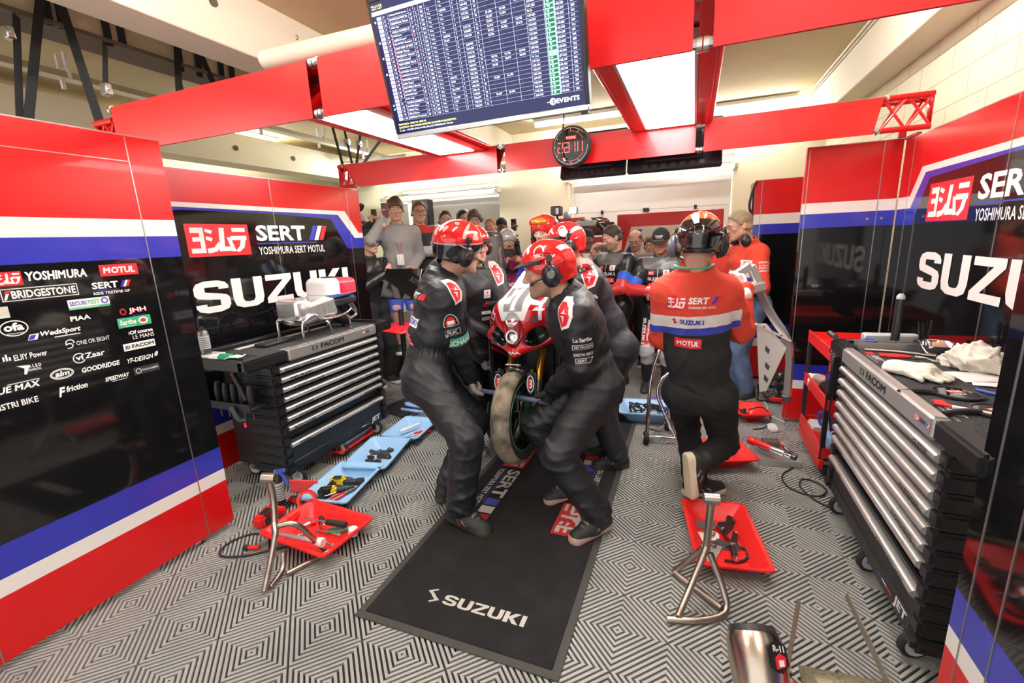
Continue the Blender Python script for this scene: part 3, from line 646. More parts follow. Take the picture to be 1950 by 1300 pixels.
# ================================================================== timing screen
scr = mat('screen_navy', (.010, .013, .075), .12, emit=.38); swh = mat('screen_white', (.75, .8, .95), .3, emit=.9); sgr = mat('screen_green', (.25, .85, .5), .3, emit=.8)
spale = mat('screen_pale', (.5, .55, .8), .3, emit=.75); syel = mat('screen_yellow', (.85, .85, .25), .3, emit=.9); sred = mat('screen_red', (.75, .12, .16), .3, emit=.8); sblu = mat('screen_blue', (.3, .5, .95), .3, emit=.9); sdk = mat('screen_dark_green', (.01, .10, .05), .3, emit=.5)
def timing_screen():
    W_, H_ = .735, .43
    tilt = .25; yaw = -.036
    u = V(math.cos(yaw), math.sin(yaw), 0); n0 = V(math.sin(yaw), -math.cos(yaw), 0); v = V(0, 0, 1)*math.cos(tilt)+n0*math.sin(tilt)
    C = V(-.70, 1.51, 2.222); C = V(0, 0, 1.62)+(C-V(0, 0, 1.62))*.985
    r = empty('timing_screen', C, 0, 'flat screen with race timing table hanging above the pit', 'screen')
    T = frame((0, 0, 0), u, v)
    mb = MB().use('plastic'); mb.box((-W_/2, -H_/2, -.045), (W_/2, H_/2, -.002), .006, T); mb.box((-.2, -.16, -.09), (.2, .13, -.04), .01, T); mb.build('casing', None, r)
    mb = MB().use('alu'); mb.box((-W_/2, -H_/2-.002, -.03), (W_/2, -H_/2+.016, .002), .003, T); mb.use('plastic').box((W_/2-.028, -H_/2-.012, -.03), (W_/2-.006, -H_/2, 0), .002, T); mb.build('bottom_bezel', None, r)
    mb = MB().use('plastic'); b = .011
    for lo, hi in (((-W_/2, -H_/2+.016, -.002), (-W_/2+b, H_/2, .002)), ((W_/2-b, -H_/2+.016, -.002), (W_/2, H_/2, .002)), ((-W_/2, H_/2-b, -.002), (W_/2, H_/2, .002))): mb.box(lo, hi, .0015, T)
    mb.build('bezel', None, r)
    L0, B0 = -W_/2+b, -H_/2+.016; w, h = W_-2*b, H_-.016-b
    mb = MB().use(scr); mb.box((L0, B0, -.002), (L0+w, B0+h, -.0005), 0, T); mb.build('display', None, r)
    mb = MB()
    def cell(x, y, cw, chh, m, z=.0): mb.use(m); put_poly(mb, [[(0, 0), (1, 0), (1, 1), (0, 1)]], T, cw*w, chh*h, L0+x*w, B0+y*h, z)
    def t(s, x, y, ht, m=swh, wd=None, bold=.02, z=.0003):
        if s: mb.use(m); put_text(mb, s, T, wd*w if wd else None, ht*h*(.55 if s in '-' else 1)*(.15 if s == '-' else 1), bold, 0, z, L0+x*w, B0+y*h+(ht*h*.4 if s == '-' else 0))
    rows = '''7|O'HALLORAN James|1|223|-|1 Lp.|6|1:29.175|25|-|-|-|1:55.818|135|1:57.354|203
11|RAMOS ALVARO Ro|2|222|1 Lp.|1 Lp.|6|2:38.366|30|-|-|30.251|1:47.836|65|1:57.354|199
37|ODENDAAL Steven|3|221|2 Lp.|1:03.565|6|1:04.483|35|53.309|31.488|-|1:53.338|45|1:58.725|144
5|HADA Taiga|4|221|2 Lp.|3 Lp.|6|1:48.814|35|-|-|-|Pit In|199|2:03.236|199
6|CHECA CARRERA D|5|218|7 Lp.|2 Lp.|7|1:43.306|27|-|-|1:39.994|1:51.400|33|1:55.654|198
55|MASON Johan|1|214|9 Lp.|1 Lp.|7|2:07.051|32|51.358|31.000|-|1:54.003|10|2:02.404|207
24|CRESSON Loris*|6|213|10 Lp.|1 Lp.|6|-|6|52.237|31.394|-|1:57.352|98|Pit In|184
18|GUITTET Baptiste|2|212|11 Lp.|2 Lp.|6|2:13.137|16|52.091|-|-|Pit In|713|1:58.382|189
36|DART BEST OF BIKE|3|210|13 Lp.|4:28.501|7|2:08.883|10|51.913|31.007|33.702|1:57.821|98|1:50.377|208
27|OLIVER Thomas|4|210|13 Lp.|27.465|7|1:58.158|26|55.481|33.485|29.173|1:56.322|72|1:56.322|221
41|ISHIZUKA Takeshi|5|210|13 Lp.|1 Lp.|8|-|0|52.936|-|-|1:56.818|5|1:52.833|213
96|ODION Samuel|6|209|14 Lp.|2 Lp.|8|2:28.983|2|-|-|-|1:52.672|24|1:47.820|205
56|TEAM PIERRE YAM B|7|207|16 Lp.|1 Lp.|8|5:34.424|9|-|-|-|1:57.304|35|1:56.518|216
85|HERAULT Jeremy|7|206|17 Lp.|1 Lp.|4|2:14.716|30|-|-|-|1:56.581|6|1:52.630|183
72|LEVRIER Quentin|8|206|18 Lp.|8.446|7|9:02.884|21|-|-|-|1:52.884|34|1:54.694|204
36|GOETSCHY Jonathan|9|205|18 Lp.|1 Lp.|7|1:55.421|34|50.716|31.726|28.766|1:50.936|44|1:52.072|202
44|TAMBURINI Roberto|10|204|19 Lp.|1 Lp.|7|2:08.151|7|51.176|32.516|30.939|1:47.866|53|1:52.004|223
65|RUBIN Daniel*|6|203|20 Lp.|1 Lp.|6|1:35.076|15|53.481|-|-|Pit Out||1:48.104|208
40|SALTARELLI Simone|11|202|21 Lp.|1:08.132|8|2:21.573|6|-|-|-|1:53.364|66|1:57.262|214
53|SCHMIDT Max*|8|202|21 Lp.|4.990|7|23:15.92|26|-|-|-|1:55.664|55|1:55.618|302
58|GONZALEZ ROJAS|12|202|21 Lp.|1 Lp.|7|1:37.336|8|52.027|31.178|-|1:59.277|98|1:56.936|302
1|BLACK Gregg*|10|201|22 Lp.|12:17.737|6|6:06.980|38|-|-|-|2:02.346|12|1:55.345|212
8|TOLEDO ROMERO A|11|201|23 Lp.|2 Lp.|9|1:48.146|3|-|-|-|1:59.277|44|1:58.277|210
26|OKUBO Hikari*|13|190|24 Lp.|1:13.180|8|1:47.806|23|-|-|-|1:58.214|31|1:57.113|206
33|MEAVE Tom|14|189|24 Lp.|5.477|8|3:53.679|16|55.667|33.686|-|2:01.846|20|1:59.936|201
90|GELAS Pierre|12|188|24 Lp.|1 Lp.|7|2:33.910|12|-|-|-|2:02.346|71|1:59.122|199
212|BESSON Frederic|15|188|25 Lp.|1 Lp.|7|3:53.679|16|-|-|-|2:02.346|98|1:56.936|202'''.split('\n')
    cx = [.062, .092, .238, .262, .298, .36, .428, .468, .532, .585, .65, .72, .775, .862, .897, .962]; top = .885; pt = .0293
    cell(0, .905, 1, .028, swh); t('22:11:29', .005, .945, .032, syel, .06); t('Pos', .025, .911, .014, spale, None, 0, .0004); t('No', .058, .911, .014, spale, None, 0, .0004); t('Rider', .088, .911, .014, spale, None, 0, .0004); t('Man', .19, .911, .014, spale, None, 0, .0004); t('Cat', .225, .911, .014, spale, None, 0, .0004); t('Laps', .26, .911, .014, spale, None, 0, .0004)
    cell(.852, .10, .042, .80, sgr)
    for i, row in enumerate(rows):
        y = top-pt*i-.012; f = row.split('|')
        cell(.022, y-.005, .026, .024, spale)
        t(str(i+1), .030, y, .013, scr)
        cell(.06, y-.0095, .93, .0013, spale)
        if i > 4 and i not in (21, 22): cell(.086, y-.005, .003, .024, sred)
        mb.use(sred if i % 3 == 0 else (sblu if i % 3 == 1 else swh)); put_poly(mb, [[(.2, 0), (.8, .1), (1, .9), (.4, 1), (0, .5)]], T, .010*w, .016*h, L0+.207*w, B0+y*h, .0003)
        for k, s in enumerate(f):
            if k == 13:
                cell(.856, y-.005, .034, .021, sdk if s else sgr, .0001); t(s, .862, y, .013, swh, None, .03)
            else: t(s, cx[k], y, .0145, syel if s == 'Pit In' else (sblu if s == 'Pit Out' else swh), (.1 if k == 1 and len(s) > 14 else None), .02)
    for x in (.055, .084, .2, .228, .254, .288, .35, .42, .455, .522, .552, .635, .705, .768, .848, .895, .952): cell(x, .10, .0013, .80, spale, .0001)
    for yy in (.852, .705, .59, .47, .225, .195): mb.use(swh); put_poly(mb, strip(arc(.5, .5, .4, .4, 0, 360, 14), .25), T, .009*w, .016*h, L0+.006*w, B0+yy*h, .0003)
    t('22:08:07 BIKE 36 - CRASH T13 - RIDER OK', .012, .068, .015, syel, .17); t('22:09:25 BIKE 8 - TEAM MANAGER IMMEDIATELY SUMMONED IN RACE DIRECTION', .012, .043, .015, syel, .34); t('5. Lap - 1:42.902 (148.3 km/h), (No.37) ODENDAAL Steven', .012, .016, .017, swh, .32)
    t('EVENTS', .87, .038, .034, swh, .105, .05); mb.use(swh); put_poly(mb, strip(arc(.5, .5, .4, .4, 0, 360, 14), .2), T, .03*w, .05*h, L0+.838*w, B0+.03*h, .0003); put_poly(mb, [[(0, .45), (1, .45), (1, .55), (0, .55)], [(.45, 0), (.55, 0), (.55, 1), (.45, 1)]], T, .05*w, .05*h, L0+.825*w, B0+.03*h, .0004)
    mb.build('timing_table', None, r)
    br = MB().use('plastic'); br.bar(T @ V(-.1, .0, -.09), V(-.1, .1, .1), .04, .01); br.bar(T @ V(.1, .0, -.09), V(.1, .1, .1), .04, .01); br.build('mount', None, r)
timing_screen()
# round clock hanging in front of the far truss
def clock():
    r = empty('wall_clock', (-.955, 3.80, 2.33), 0, 'round black clock with red digits on the far truss', 'clock')
    T = frame((0, 0, 0), (1, .03, 0), (0, 0, 1))
    mb = MB().use('plastic'); mb.lathe([(.145, 0), (.158, .01), (.16, .05), (.15, .07), (.14, .07)], (0, .09, 0), (0, -1, 0), 40); mb.build('case', None, r)
    mb = MB().use('black'); mb.lathe([(.142, 0), (.142, .004)], (0, .022, 0), (0, -1, 0), 40); mb.build('dial', None, r)
    led = mat('red_led', (1, .06, .05), .4, emit=2.2); d = MB().use('wtext'); F = T.copy(); F.translation = V(0, .016, 0)
    for k in range(12): 
        a = 2*PI*k/12; c, s = math.cos(a), math.sin(a); put_poly(d, [[(c*.118-s*.0015, s*.118+c*.0015), (c*.118+s*.0015, s*.118-c*.0015), (c*.136+s*.0015, s*.136-c*.0015), (c*.136-s*.0015, s*.136+c*.0015)]], F, 1, 1)
    put_poly(d, strip(arc(0, 0, .137, .137, 0, 360, 40), .0025), F, 1, 1); d.build('tick_marks', None, r)
    l = MB().use(led)
    for k in range(38): a = math.radians(95-k*6); l.raw([(F @ V(math.cos(a)*.112+dx, math.sin(a)*.112+dy, .001)) for dx, dy in ((-.002, -.002), (.002, -.002), (.002, .002), (-.002, .002))], [(0, 1, 2, 3)])
    def seg7(x, code):
        S = {'a': (0, .07, .04, .077), 'g': (0, .0335, .04, .0405), 'd': (0, -.003, .04, .004), 'f': (-.003, .04, .003, .074), 'b': (.037, .04, .043, .074), 'e': (-.003, 0, .003, .036), 'c': (.037, 0, .043, .036)}
        for ch in code: a, b, c, e = S[ch]; put_poly(l, [[(x+a, -.045+b), (x+c, -.045+b), (x+c, -.045+e), (x+a, -.045+e)]], F, 1, 1, 0, 0, .001)
    seg7(-.105, 'abged'); seg7(-.052, 'abgedc'); seg7(.018, 'bc'); seg7(.055, 'bc'); seg7(.035, 'ef'); put_poly(l, [[(.003, -.02), (.009, -.02), (.009, -.014), (.003, -.014)], [(.003, .0), (.009, .0), (.009, .006), (.003, .006)]], F, 1, 1)
    l.build('red_digits', None, r)
    s = MB().use('rtext'); put_poly(s, [[(-.04, .05), (.045, .05), (.045, .077), (-.04, .077)]], F, 1, 1, 0, 0, .0008); s.use('wtext'); put_text(s, 'MOTUL', F, .075, .018, .05, .1, .0014, -.035, .0545); s.build('brand_label', None, r)
    c = MB().use('plastic'); c.tube([(-.02, -.06, .45), (-.035, -.045, .2), (-.06, -.045, .02), (-.075, -.025, -.05), (-.045, -.01, -.1)], .006, 8, 2); c.use('chrome').tube([(-.05, -.01, -.09), (-.035, -.008, -.115)], .011, 8); c.build('cable', None, r)
clock()
# two screens seen from behind and below under the far truss
for k, (x0, x1, lab) in enumerate(((-1.13, -.56, 'left one of two dark screen backs under the far truss, below the clock'), (-.55, .18, 'right one of two dark screen backs under the far truss'))):
    mb = MB().use(mat('screen_back', (.02, .02, .023), .3)); T = frame(((x0+x1)/2, 4.17, 2.22), (1, 0, 0), (0, .35, 1)); w = (x1-x0)/2
    mb.box((-w, -.11, -.03), (w, .30, .03), .012, T); mb.box((-w*.6, -.05, .03), (w*.6, .2, .06), .01, T)
    o = tag(mb.build('hanging_screen'), lab, 'screen'); 
    for q in range(-3, 4): MB().use('darksteel').box((w*.2*q-.02, -.09, .03), (w*.2*q+.02, -.06, .034), 0, T).build('vent', None, o)
# black straps looped over the steel beam, carrying the trusses
def strap_thing(label, pts, tail=None, w=.045, buckle=None):
    r = empty('ratchet_strap', pts[0], 0, label, 'strap'); o = V(*pts[0]); mb = MB().use('strap')
    for a, b in zip(pts[:-1], pts[1:]): mb.bar(V(*a)-o, V(*b)-o, w, .004, up=(.94, -.3, .05))
    mb.build('webbing', None, r)
    if buckle: b = MB().use('steel'); q = V(*buckle)-o; b.box(q-V(.03, .02, .035), q+V(.03, .02, .035), .006); b.cyl(q-V(.045, 0, 0), q+V(.045, 0, 0), .008); b.build('buckle', None, r)
    if tail: t = MB().use('strap'); t.bar(V(*tail[0])-o, V(*tail[1])-o, w, .003, up=(.9, .4, 0)); t.build('strap_tail', None, r); 
    return r
strap_thing('black strap nearest the left edge, looped over the steel beam', [(-3.82, 1.95, 3.05), (-3.8, 1.95, 3.27), (-3.6, 1.62, 2.38)], ((-3.83, 1.8, 3.05), (-3.6, 1.58, 2.35)), buckle=(-3.78, 1.72, 2.92))
strap_thing('black strap holding the open left end of the near truss', [(-3.82, 2.02, 3.05), (-3.8, 2.02, 3.27), (-3.17, 1.75, 2.35)], ((-3.83, 2.25, 3.05), (-3.45, 1.98, 2.66)), buckle=(-3.4, 1.95, 2.62))
strap_thing('short folded black strap over the steel beam', [(-3.82, 2.27, 3.04), (-3.81, 2.27, 3.28), (-3.81, 2.36, 3.28), (-3.82, 2.36, 3.06)])
strap_thing('black strap third along the steel beam, running down behind the near truss', [(-3.82, 2.75, 3.02), (-3.8, 2.75, 3.27), (-3.3, 2.3, 2.45)], ((-3.83, 2.72, 3.05), (-3.45, 2.5, 2.5)), buckle=(-3.55, 2.52, 2.72))
strap_thing('black strap with loose twisted tail beside the third one', [(-3.82, 2.9, 3.02), (-3.8, 2.9, 3.27), (-3.8, 3.0, 2.98), (-3.6, 2.9, 2.7)])
strap_thing('last black strap along the steel beam with short hanging end', [(-3.82, 3.1, 3.05), (-3.8, 3.1, 3.27), (-3.8, 3.2, 3.27), (-3.82, 3.2, 3.06), (-3.65, 3.2, 2.8)])
for k, (x, y, xe, lab) in enumerate(((-3.82, 4.35, -3.45, 'leftmost thin strap over the far truss left end'), (-3.82, 4.55, -3.33, 'second thin strap from the left over the far truss left end'), (-3.82, 4.9, -3.28, 'third thin strap from the left over the far truss left end'), (-3.82, 5.4, -3.2, 'rightmost thin strap over the far truss left end'))):
    strap_thing(lab, [(x, y, 3.07), (xe, 4.05, 2.43)], w=.03, buckle=(x*.45+xe*.55, y*.45+4.05*.55, 2.72) if k in (1, 2) else None)
# wall speaker, dark clamp lamp and small red fittings behind the left panel
sp = empty('wall_speaker', (-4.75, 7.6, 2.2), 0, 'black speaker on the back wall above the raised phones', 'speaker')
mb = MB().use('plastic'); mb.box((-.16, -.1, -.25), (.18, .1, .2), .01); mb.build('cabinet', None, sp); mb = MB().use('darksteel'); mb.box((-.15, -.115, -.235), (.165, -.1, .185), .004)
mb.build('grille', None, sp); mb = MB().use('cream'); mb.box((-.25, -.1, -.3), (-.16, .15, .2)); mb.box((-.4, .1, -.35), (.5, .4, -.25)); mb.build('bracket', None, sp)
# ================================================================== tool cabinets
carpet = mat('speckled_carpet', (.035, .035, .037), .95, bump=(220, .8), noise=(160, (.12, .12, .12), .5, .75))
cabm = mat('cabinet_black', (.012, .012, .013), .38); silver = mat('silver_handle', (.68, .67, .65), .3, .75)
def tool_cabinet(loc, rz, W_, D, label, drawers, mir):
    """x along the front as the viewer reads it, y away from the viewer; drawers = [(z, left label, right label)]"""
    r = empty('tool_cabinet', loc, rz, label, 'tool cabinet'); T = frame((0, 0, 0), (1, 0, 0), (0, 0, 1))
    z0, z1 = .125, .892; P = .05
    MB().use(cabm).box((.02, .02, z0), (W_-.02, D, z1), .01).build('carcass', None, r)
    for xa, xb in ((-.02, P), (W_-P, W_+.02)):
        mb = MB().use(cabm); n = 10
        for k in range(n): mb.box((xa, -.02, z0+.055+k*(z1-z0-.055)/n), (xb, D*.55, z0+.055+(k+1)*(z1-z0-.055)/n-.004), .012, None, 2)
        mb.box((xa-.012, -.032, z0-.008), (xb+.012, D*.6, z0+.052), .018, None, 2); mb.build('corner_pillar', None, r)
    MB().use(cabm).box((P, -.012, z0-.01), (W_-P, D, z0+.07), .008).build('plinth', None, r)
    for i, (z, a, b) in enumerate(drawers):
        last = i == len(drawers)-1
        d = MB().use('plastic').box((P+.003, -.006, z-.028-(.10 if last else 0)), (W_-P-.003, .016, z+.033), .004).build('drawer', None, r)
        mb = MB().use(silver); hh = .0175
        prof = [(-.006, -hh), (-.022, -hh*.92), (-.034, -hh*.4), (-.036, .0), (-.034, hh*.5), (-.024, hh*.98), (-.006, hh)]
        mb.raw([(x, y, z+q) for x in (P-.012, W_-P+.012) for y, q in prof], [(j, j+1, 8+j, 7+j) for j in range(6)]+[tuple(range(7)), tuple(range(7, 14))[::-1]])
        mb.build('handle', None, d, ang=60)
        lb = MB().use('ktext'); TT = frame((0, -.0368, z), (1, 0, 0), (0, .02, 1))
        if a: put_text(lb, a, TT, None, .0225, .015, 0, .0008, P+.02+.045*((i*3) % 4 if mir else i % 3)*.6, -.0135)
        if a: lb.build('drawer_label', None, d); lb = MB().use('ktext')
        if b: w = text_geo(b, .015)[2]*.0225; put_text(lb, b, TT, w, .0225, .015, 0, .0008, W_-P-.03-w-(0 if i != len(drawers)-1 else .02), -.0135)
        if b: lb.build('drawer_label', None, d)
    lg = MB().use('wtext'); F2 = T.copy(); F2.translation = V(0, -.0125, 0)
    put_text(lg, 'JET', F2, .12, .055, .05, .1, .001, W_-P-.15, z0+.012)
    for k, m in enumerate(('btext', 'wtext', 'rtext')): lg.use(m); put_poly(lg, [[(0, 0), (1, 0), (1, 1), (0, 1)]], F2, .05, .008, W_-P-.32+.05*k, z0+.03, .001)
    lg.build('badge', None, r)
    # worktop: frame, tray ends, carpet
    xa, xb = -.2, W_+.19
    ba, bb = (.05, W_-.09) if mir else (.12, W_-.03)
    mb = MB().use(cabm); mb.box((xa, 0, z1), (xb, D+.02, z1+.055), .01); mb.box((xa, -.03, z1), (ba-.002, .05, .968), .012, None, 2); mb.box((bb+.002, -.03, z1), (xb, .05, .968), .012, None, 2); mb.box((xa, D-.03, z1+.05), (xb, D+.02, .985), .006); mb.box((xa, .0, z1+.04), (xa+.03, D, .968), .006); mb.box((xb-.03, 0, z1+.04), (xb, D, .968), .006)
    top = mb.build('worktop', None, r)
    mb = MB().use(silver); mb.box((ba, -.034, z1-.005), (bb, .02, .972), .010, None, 2)
    rail = mb.build('front_rail', None, r)
    lb = MB().use('ktext'); F3 = T.copy(); F3.translation = V(0, -.0345, 0)
    x = .40 if mir else .36
    for k in range(3): put_poly(lb, [[(0, 0), (.8, 0), (1, .5), (.8, 1), (0, 1)]], F3, .022, .007, x-.045, .915+.011*k, .0008)
    put_poly(lb, strip(arc(.5, .5, .4, .4, -90, 90, 8), .2), F3, .045, .032, x-.035, .914, .0009)
    put_text(lb, 'FACOM', F3, .235, .038, .03, 0, .0008, x+.04, .912)
    lb.build('maker_label', None, rail); lb = MB(); kana_block(lb, F3, .035, .024, W_-.21, .92, .0008); lb.use('ktext'); put_text(lb, 'SERT', F3, .045, .014, .05, .1, .0008, W_-.17, .925); slashes(lb, F3, W_-.12, .925, .022, .014)
    lb.build('team_label', None, rail)
    mb = MB().use(carpet).box((.0 if not mir else -.02, .035, .938), (W_+.02, D-.035, .952), .003); cp = mb.build('work_mat', None, top)
    lb = MB(); F4 = frame((0, 0, .9528), (1, 0, 0), (0, 1, 0))
    for q in (.06, .82): lb.use('rtext'); put_poly(lb, [[(0, 0), (1, 0), (1, 1), (0, 1)]], F4, .06, .035, q, .06); lb.use('ltext'); put_text(lb, 'SERT', F4, .11, .03, .05, 0, .0008, q+.075, .065); put_text(lb, 'YOSHIMURA SERT MOTUL', F4, .16, .01, .0, 0, .0008, q+.07, .047)
    lb.build('mat_print', None, cp)
    for x in (.10, W_-.10, W_*.5):
        for y in (.06, D-.06):
            if x == W_*.5 and y > .1: continue
            y -= .035 if y < .1 else 0; c = MB().use('steel'); c.box((x-.04, y-.03, .112), (x+.04, y+.04, .124)); c.box((x-.024, y-.012, .05), (x-.018, y+.03, .115)); c.box((x+.018, y-.012, .05), (x+.024, y+.03, .115)); cc = c.build('caster', None, r)
            w = MB().use('rubber'); w.lathe([(.048, -.015), (.056, -.008), (.056, .008), (.048, .015)], (x, y+.005, .0565), (1, .25, 0), 22); w.use(mat('caster_hub', (.45, .52, .58), .4)).lathe([(.04, -.0165), (.04, .0165)], (x, y+.005, .0565), (1, .25, 0), 16); w.build('wheel', None, cc)
    return r
dz = [.318+.068*(k+1.75) for k in range(7)][::-1]
cabL = tool_cabinet((-2.50, 2.04, 0), PI/2, 1.06, .5, 'left black tool cabinet with silver drawer bars, silver fuel tank on top', list(zip(dz+[.315], ['DOUILLES / CLIQUETS', 'PIPES / PLATES', 'CAHIERS REGLAGES', 'T', 'TOURNEVIS', 'DYNAMOMETRIQUES', 'METROLOGIE', 'DIVERS'], ['', '', 'PINCES', '', 'CUTTER - LIMES / MARTEAUX', '', 'INGREDIENTS', 'TESTEURS'])), False)
cabR = tool_cabinet((.812, 2.93, 0), -PI/2, 1.17, .48, 'right black tool cabinet with silver drawer bars, gloves and bowl on top', list(zip(dz+[.315], ['DOUILLES / CLIQUETS', 'PIPES / PLATES', 'PINCES', 'T', 'TOURNEVIS', 'DYNAMOMETRIQUES', 'TESTEURS', 'DIVERS   LIMES'], ['CUTTER', '', '', 'MARTEAUX', '', 'INGREDIENTS', '', 'CAHIERS REGLAGES'])), True)
# tool rack on the left end of the left cabinet
rk = empty('tool_rack', (-2.72, 2.01, .62), 0, 'black tool holder full of black tools on the left cabinet end', 'tool holder')
mb = MB().use('plastic'); mb.box((-.24, -.12, .0), (.16, -.0, .02), .004); mb.box((-.24, -.125, .0), (.16, -.12, .05)); mb.build('tray', None, rk)
for k in range(5):
    x = -.2+.075*k; mb = MB().use('plastic'); mb.tube([(x, -.06, .02), (x, -.06, .10), (x+.01, -.06, .16)], [.018, .024, .016], 10, 1); mb.use('darksteel').cyl((x, -.06, -.08), (x, -.06, .02), .006); mb.build('tool', None, rk)
h = MB().use('plastic'); h.tube([(-.02, -.07, .27), (.02, -.08, .2), (.08, -.08, .06)], [.02, .017, .012], 12, 1); h.use('rtext').torus((.01, -.077, .235), (.5, -.1, -.9), .019, .004, 16, 6); h.build('ratchet', None, rk)
h = MB().use('plastic'); h.tube([(.02, -.14, .03), (.08, -.15, -.05), (.15, -.14, -.04)], .018, 8, 1); h.use('rtext').cyl((.12, -.14, -.04), (.13, -.15, -.09), .008); h.build('pistol', None, rk)
sb = empty('bottle_tray', (-2.86, 1.97, .875), 0, 'small white tray hanging at the left end of the left cabinet worktop', 'tray')
mb = MB().use('white'); mb.box((-.1, -.09, 0), (.02, .03, .1), .006); mb.use(cabm).box((.02, -.09, .03), (.26, .03, .06), .004); mb.build('tray', None, sb)
def spray_can(label, loc, body, cap, h=.2, r=.032, trig=False):
    o = empty('spray_can', loc, 0, label, 'spray can'); mb = MB().use(body); mb.lathe([(r, 0), (r, h*.82), (r*.7, h*.9), (r*.35, h*.93)], n=20); mb.build('can', None, o)
    mb = MB().use(cap); mb.lathe([(r*.45, h*.93), (r*.4, h*1.02), (r*.2, h*1.05)], n=14)
    if trig: mb.bar((0, 0, h), (.09, -.01, h+.03), .018, .02); mb.bar((.05, 0, h), (.08, -.0, h-.07), .012, .012); mb.tube([(0, 0, h*1.02), (.06, .02, h*.75), (.07, .02, h*.6)], .004, 6, 2)
    mb.build('nozzle', None, o); mb = MB().use('ltext'); mb.lathe([(r+.0006, h*.2), (r+.0006, h*.7)], n=20, cap=False); mb.use('ktext')
    for k in range(6): mb.lathe([(r+.001, h*(.25+.07*k)), (r+.001, h*(.27+.07*k))], n=20, cap=False)
    mb.build('print', None, o)
spray_can('grey spray bottle at the left end of the left cabinet', (-2.93, 1.93, .978), 'darksteel', 'plastic', .17)
tag(MB().use('green').box((-2.80, 1.90, .938), (-2.68, 1.95, .985), .012, None, 2).build('sponge'), 'green sponge at the left end of the left cabinet', 'sponge')
rg = MB().use('cloth'); rg.grid([[(-2.78+.03*i, 1.86+.03*j, .942+.012*math.sin(i*1.7+j)+.035*(i/5)) for j in range(5)] for i in range(6)], 6, 5); tag(rg.build('rag', solid=.004), 'crumpled white rag at the left end of the left cabinet', 'rag')
tag(MB().use('plastic').box((-2.86, 2.22, .9535), (-2.74, 2.48, .976), .006).build('case'), 'flat black case lying on the left cabinet left of the fuel tank', 'case')
tag(MB().use('white').box((-2.93, 2.12, .9535), (-2.885, 2.95, .962), .003).build('rail_bar'), 'long pale bar lying at the back of the left cabinet top', 'bar')
# aluminium tank on its tubular stand
tk = empty('fuel_tank', (-2.76, 2.62, .9535), 0, 'bare aluminium fuel tank on a bent tube stand', 'tank')
F = Field((-.2, -.22, .06), (.2, .32, .38), .006)
F.box((0, .04, .2), (.12, .19, .085), .05, R=Matrix.Rotation(.12, 3, 'X')); F.box((-.0, -.11, .23), (.11, .06, .07), .03, .03); F.ell((0, .19, .15), (.10, .08, .07), .05)
for q in (.02, .09): F.cone((.128, q, .14), (.128, q, .22), .012, .012, .008, op='cut')
P, Fc = F.mesh(); np_mesh('shell', P, Fc, mat('tank_aluminium', (.78, .78, .76), .27, .8, bump=(25, .06)), tk)
mb = MB().use('alu'); mb.lathe([(.045, 0), (.045, .02), (.03, .026)], (0, -.03, .275), n=24); mb.box((-.05, -.13, .26), (.05, -.09, .30), .01); mb.build('filler_cap', None, tk)
mb = MB().use('chrome'); 
for sx in (-1, 1): mb.tube([(sx*.12, -.16, .005), (sx*.12, -.16, .1), (sx*.13, -.15, .14), (sx*.14, -.05, .19), (sx*.14, .02, .12), (sx*.13, .3, .13), (sx*.13, .36, .16)], .011, 10, 2); mb.tube([(sx*.10, .10, .1), (sx*.12, .11, .09), (sx*.12, .13, .0)], .011, 10, 1); mb.tube([(sx*.12, .30, .13), (sx*.12, .34, .09), (sx*.12, .34, 0)], .011, 10, 1)
mb.tube([(-.12, -.15, .14), (.12, -.15, .14)], .01, 8); mb.tube([(-.13, .3, .13), (.13, .3, .13)], .01, 8); mb.build('stand', None, tk)
# tail unit in red, white and blue behind the tank
tu = empty('seat_unit', (-2.76, 2.93, 1.05), 0, 'rounded seat cover with red dotted patch, white and blue, behind the fuel tank', 'seat cover')
F = Field((-.24, -.26, .05), (.24, .26, .42), .006)
F.box((0, 0, .24), (.13, .17, .085), .05, R=Matrix.Rotation(-.05, 3, 'X')); F.plane((0, .1, -1), -.175, .01)
P, Fc = F.mesh()
b = np.where(P[:, 2] < .205, .15, np.where(P[:, 1] < -.05, .5, .85)); b = np.clip((P[:, 1]+.05)*9+.5, .31, .9); b = np.where(P[:, 2] < .20, .1, b)
np_mesh('cover', P, Fc, ramp_mat('tricolour_cover', [(0, (.12, .2, .6)), (.3, (.85, .83, .8)), (.5, (.75, .02, .05))], .3, coat=.4), tu, band=b)
mb = MB().use('plastic'); mb.box((-.11, -.16, .1), (.11, .17, .17), .02); mb.tube([(0, -.12, .12), (0, .02, .0), (0, .13, -.05)], .05, 10, 2); mb.tube([(0, .1, .1), (0, .13, -.03), (0, .1, -.095)], .03, 10, 1); mb.build('underside', None, tu)
mb = MB().use('plastic'); mb.lathe([(.06, 0), (.06, .012), (.05, .02)], (0, -.03, .315), n=24); mb.build('filler_ring', None, tu)
mb = MB().use('white'); mb.bar((.05, .1, .16), (.05, .19, .02), .05, .02, bev=.008); mb.use('steel').tube([(.1, .1, .09), (.1, .16, .0), (.1, .05, -.02)], .012, 8, 2); mb.build('bracket', None, tu)
D = MB().use('wtext')
bvh = BVHTree.FromPolygons([Vector(p) for p in P], Fc)
for i in range(13):
    for j in range(9):
        h = bvh.ray_cast(V(.4, -.0+.0135*i, .218+.0105*j), V(-1, 0, 0))
        if h[0] is not None: c = h[0]+h[1]*.0006; q = h[1].orthogonal().normalized(); w = h[1].cross(q); s = .0017; D.raw([c+q*s, c+w*s, c-q*s, c-w*s], [(0, 1, 2, 3)])
D.build('dots', None, tu)
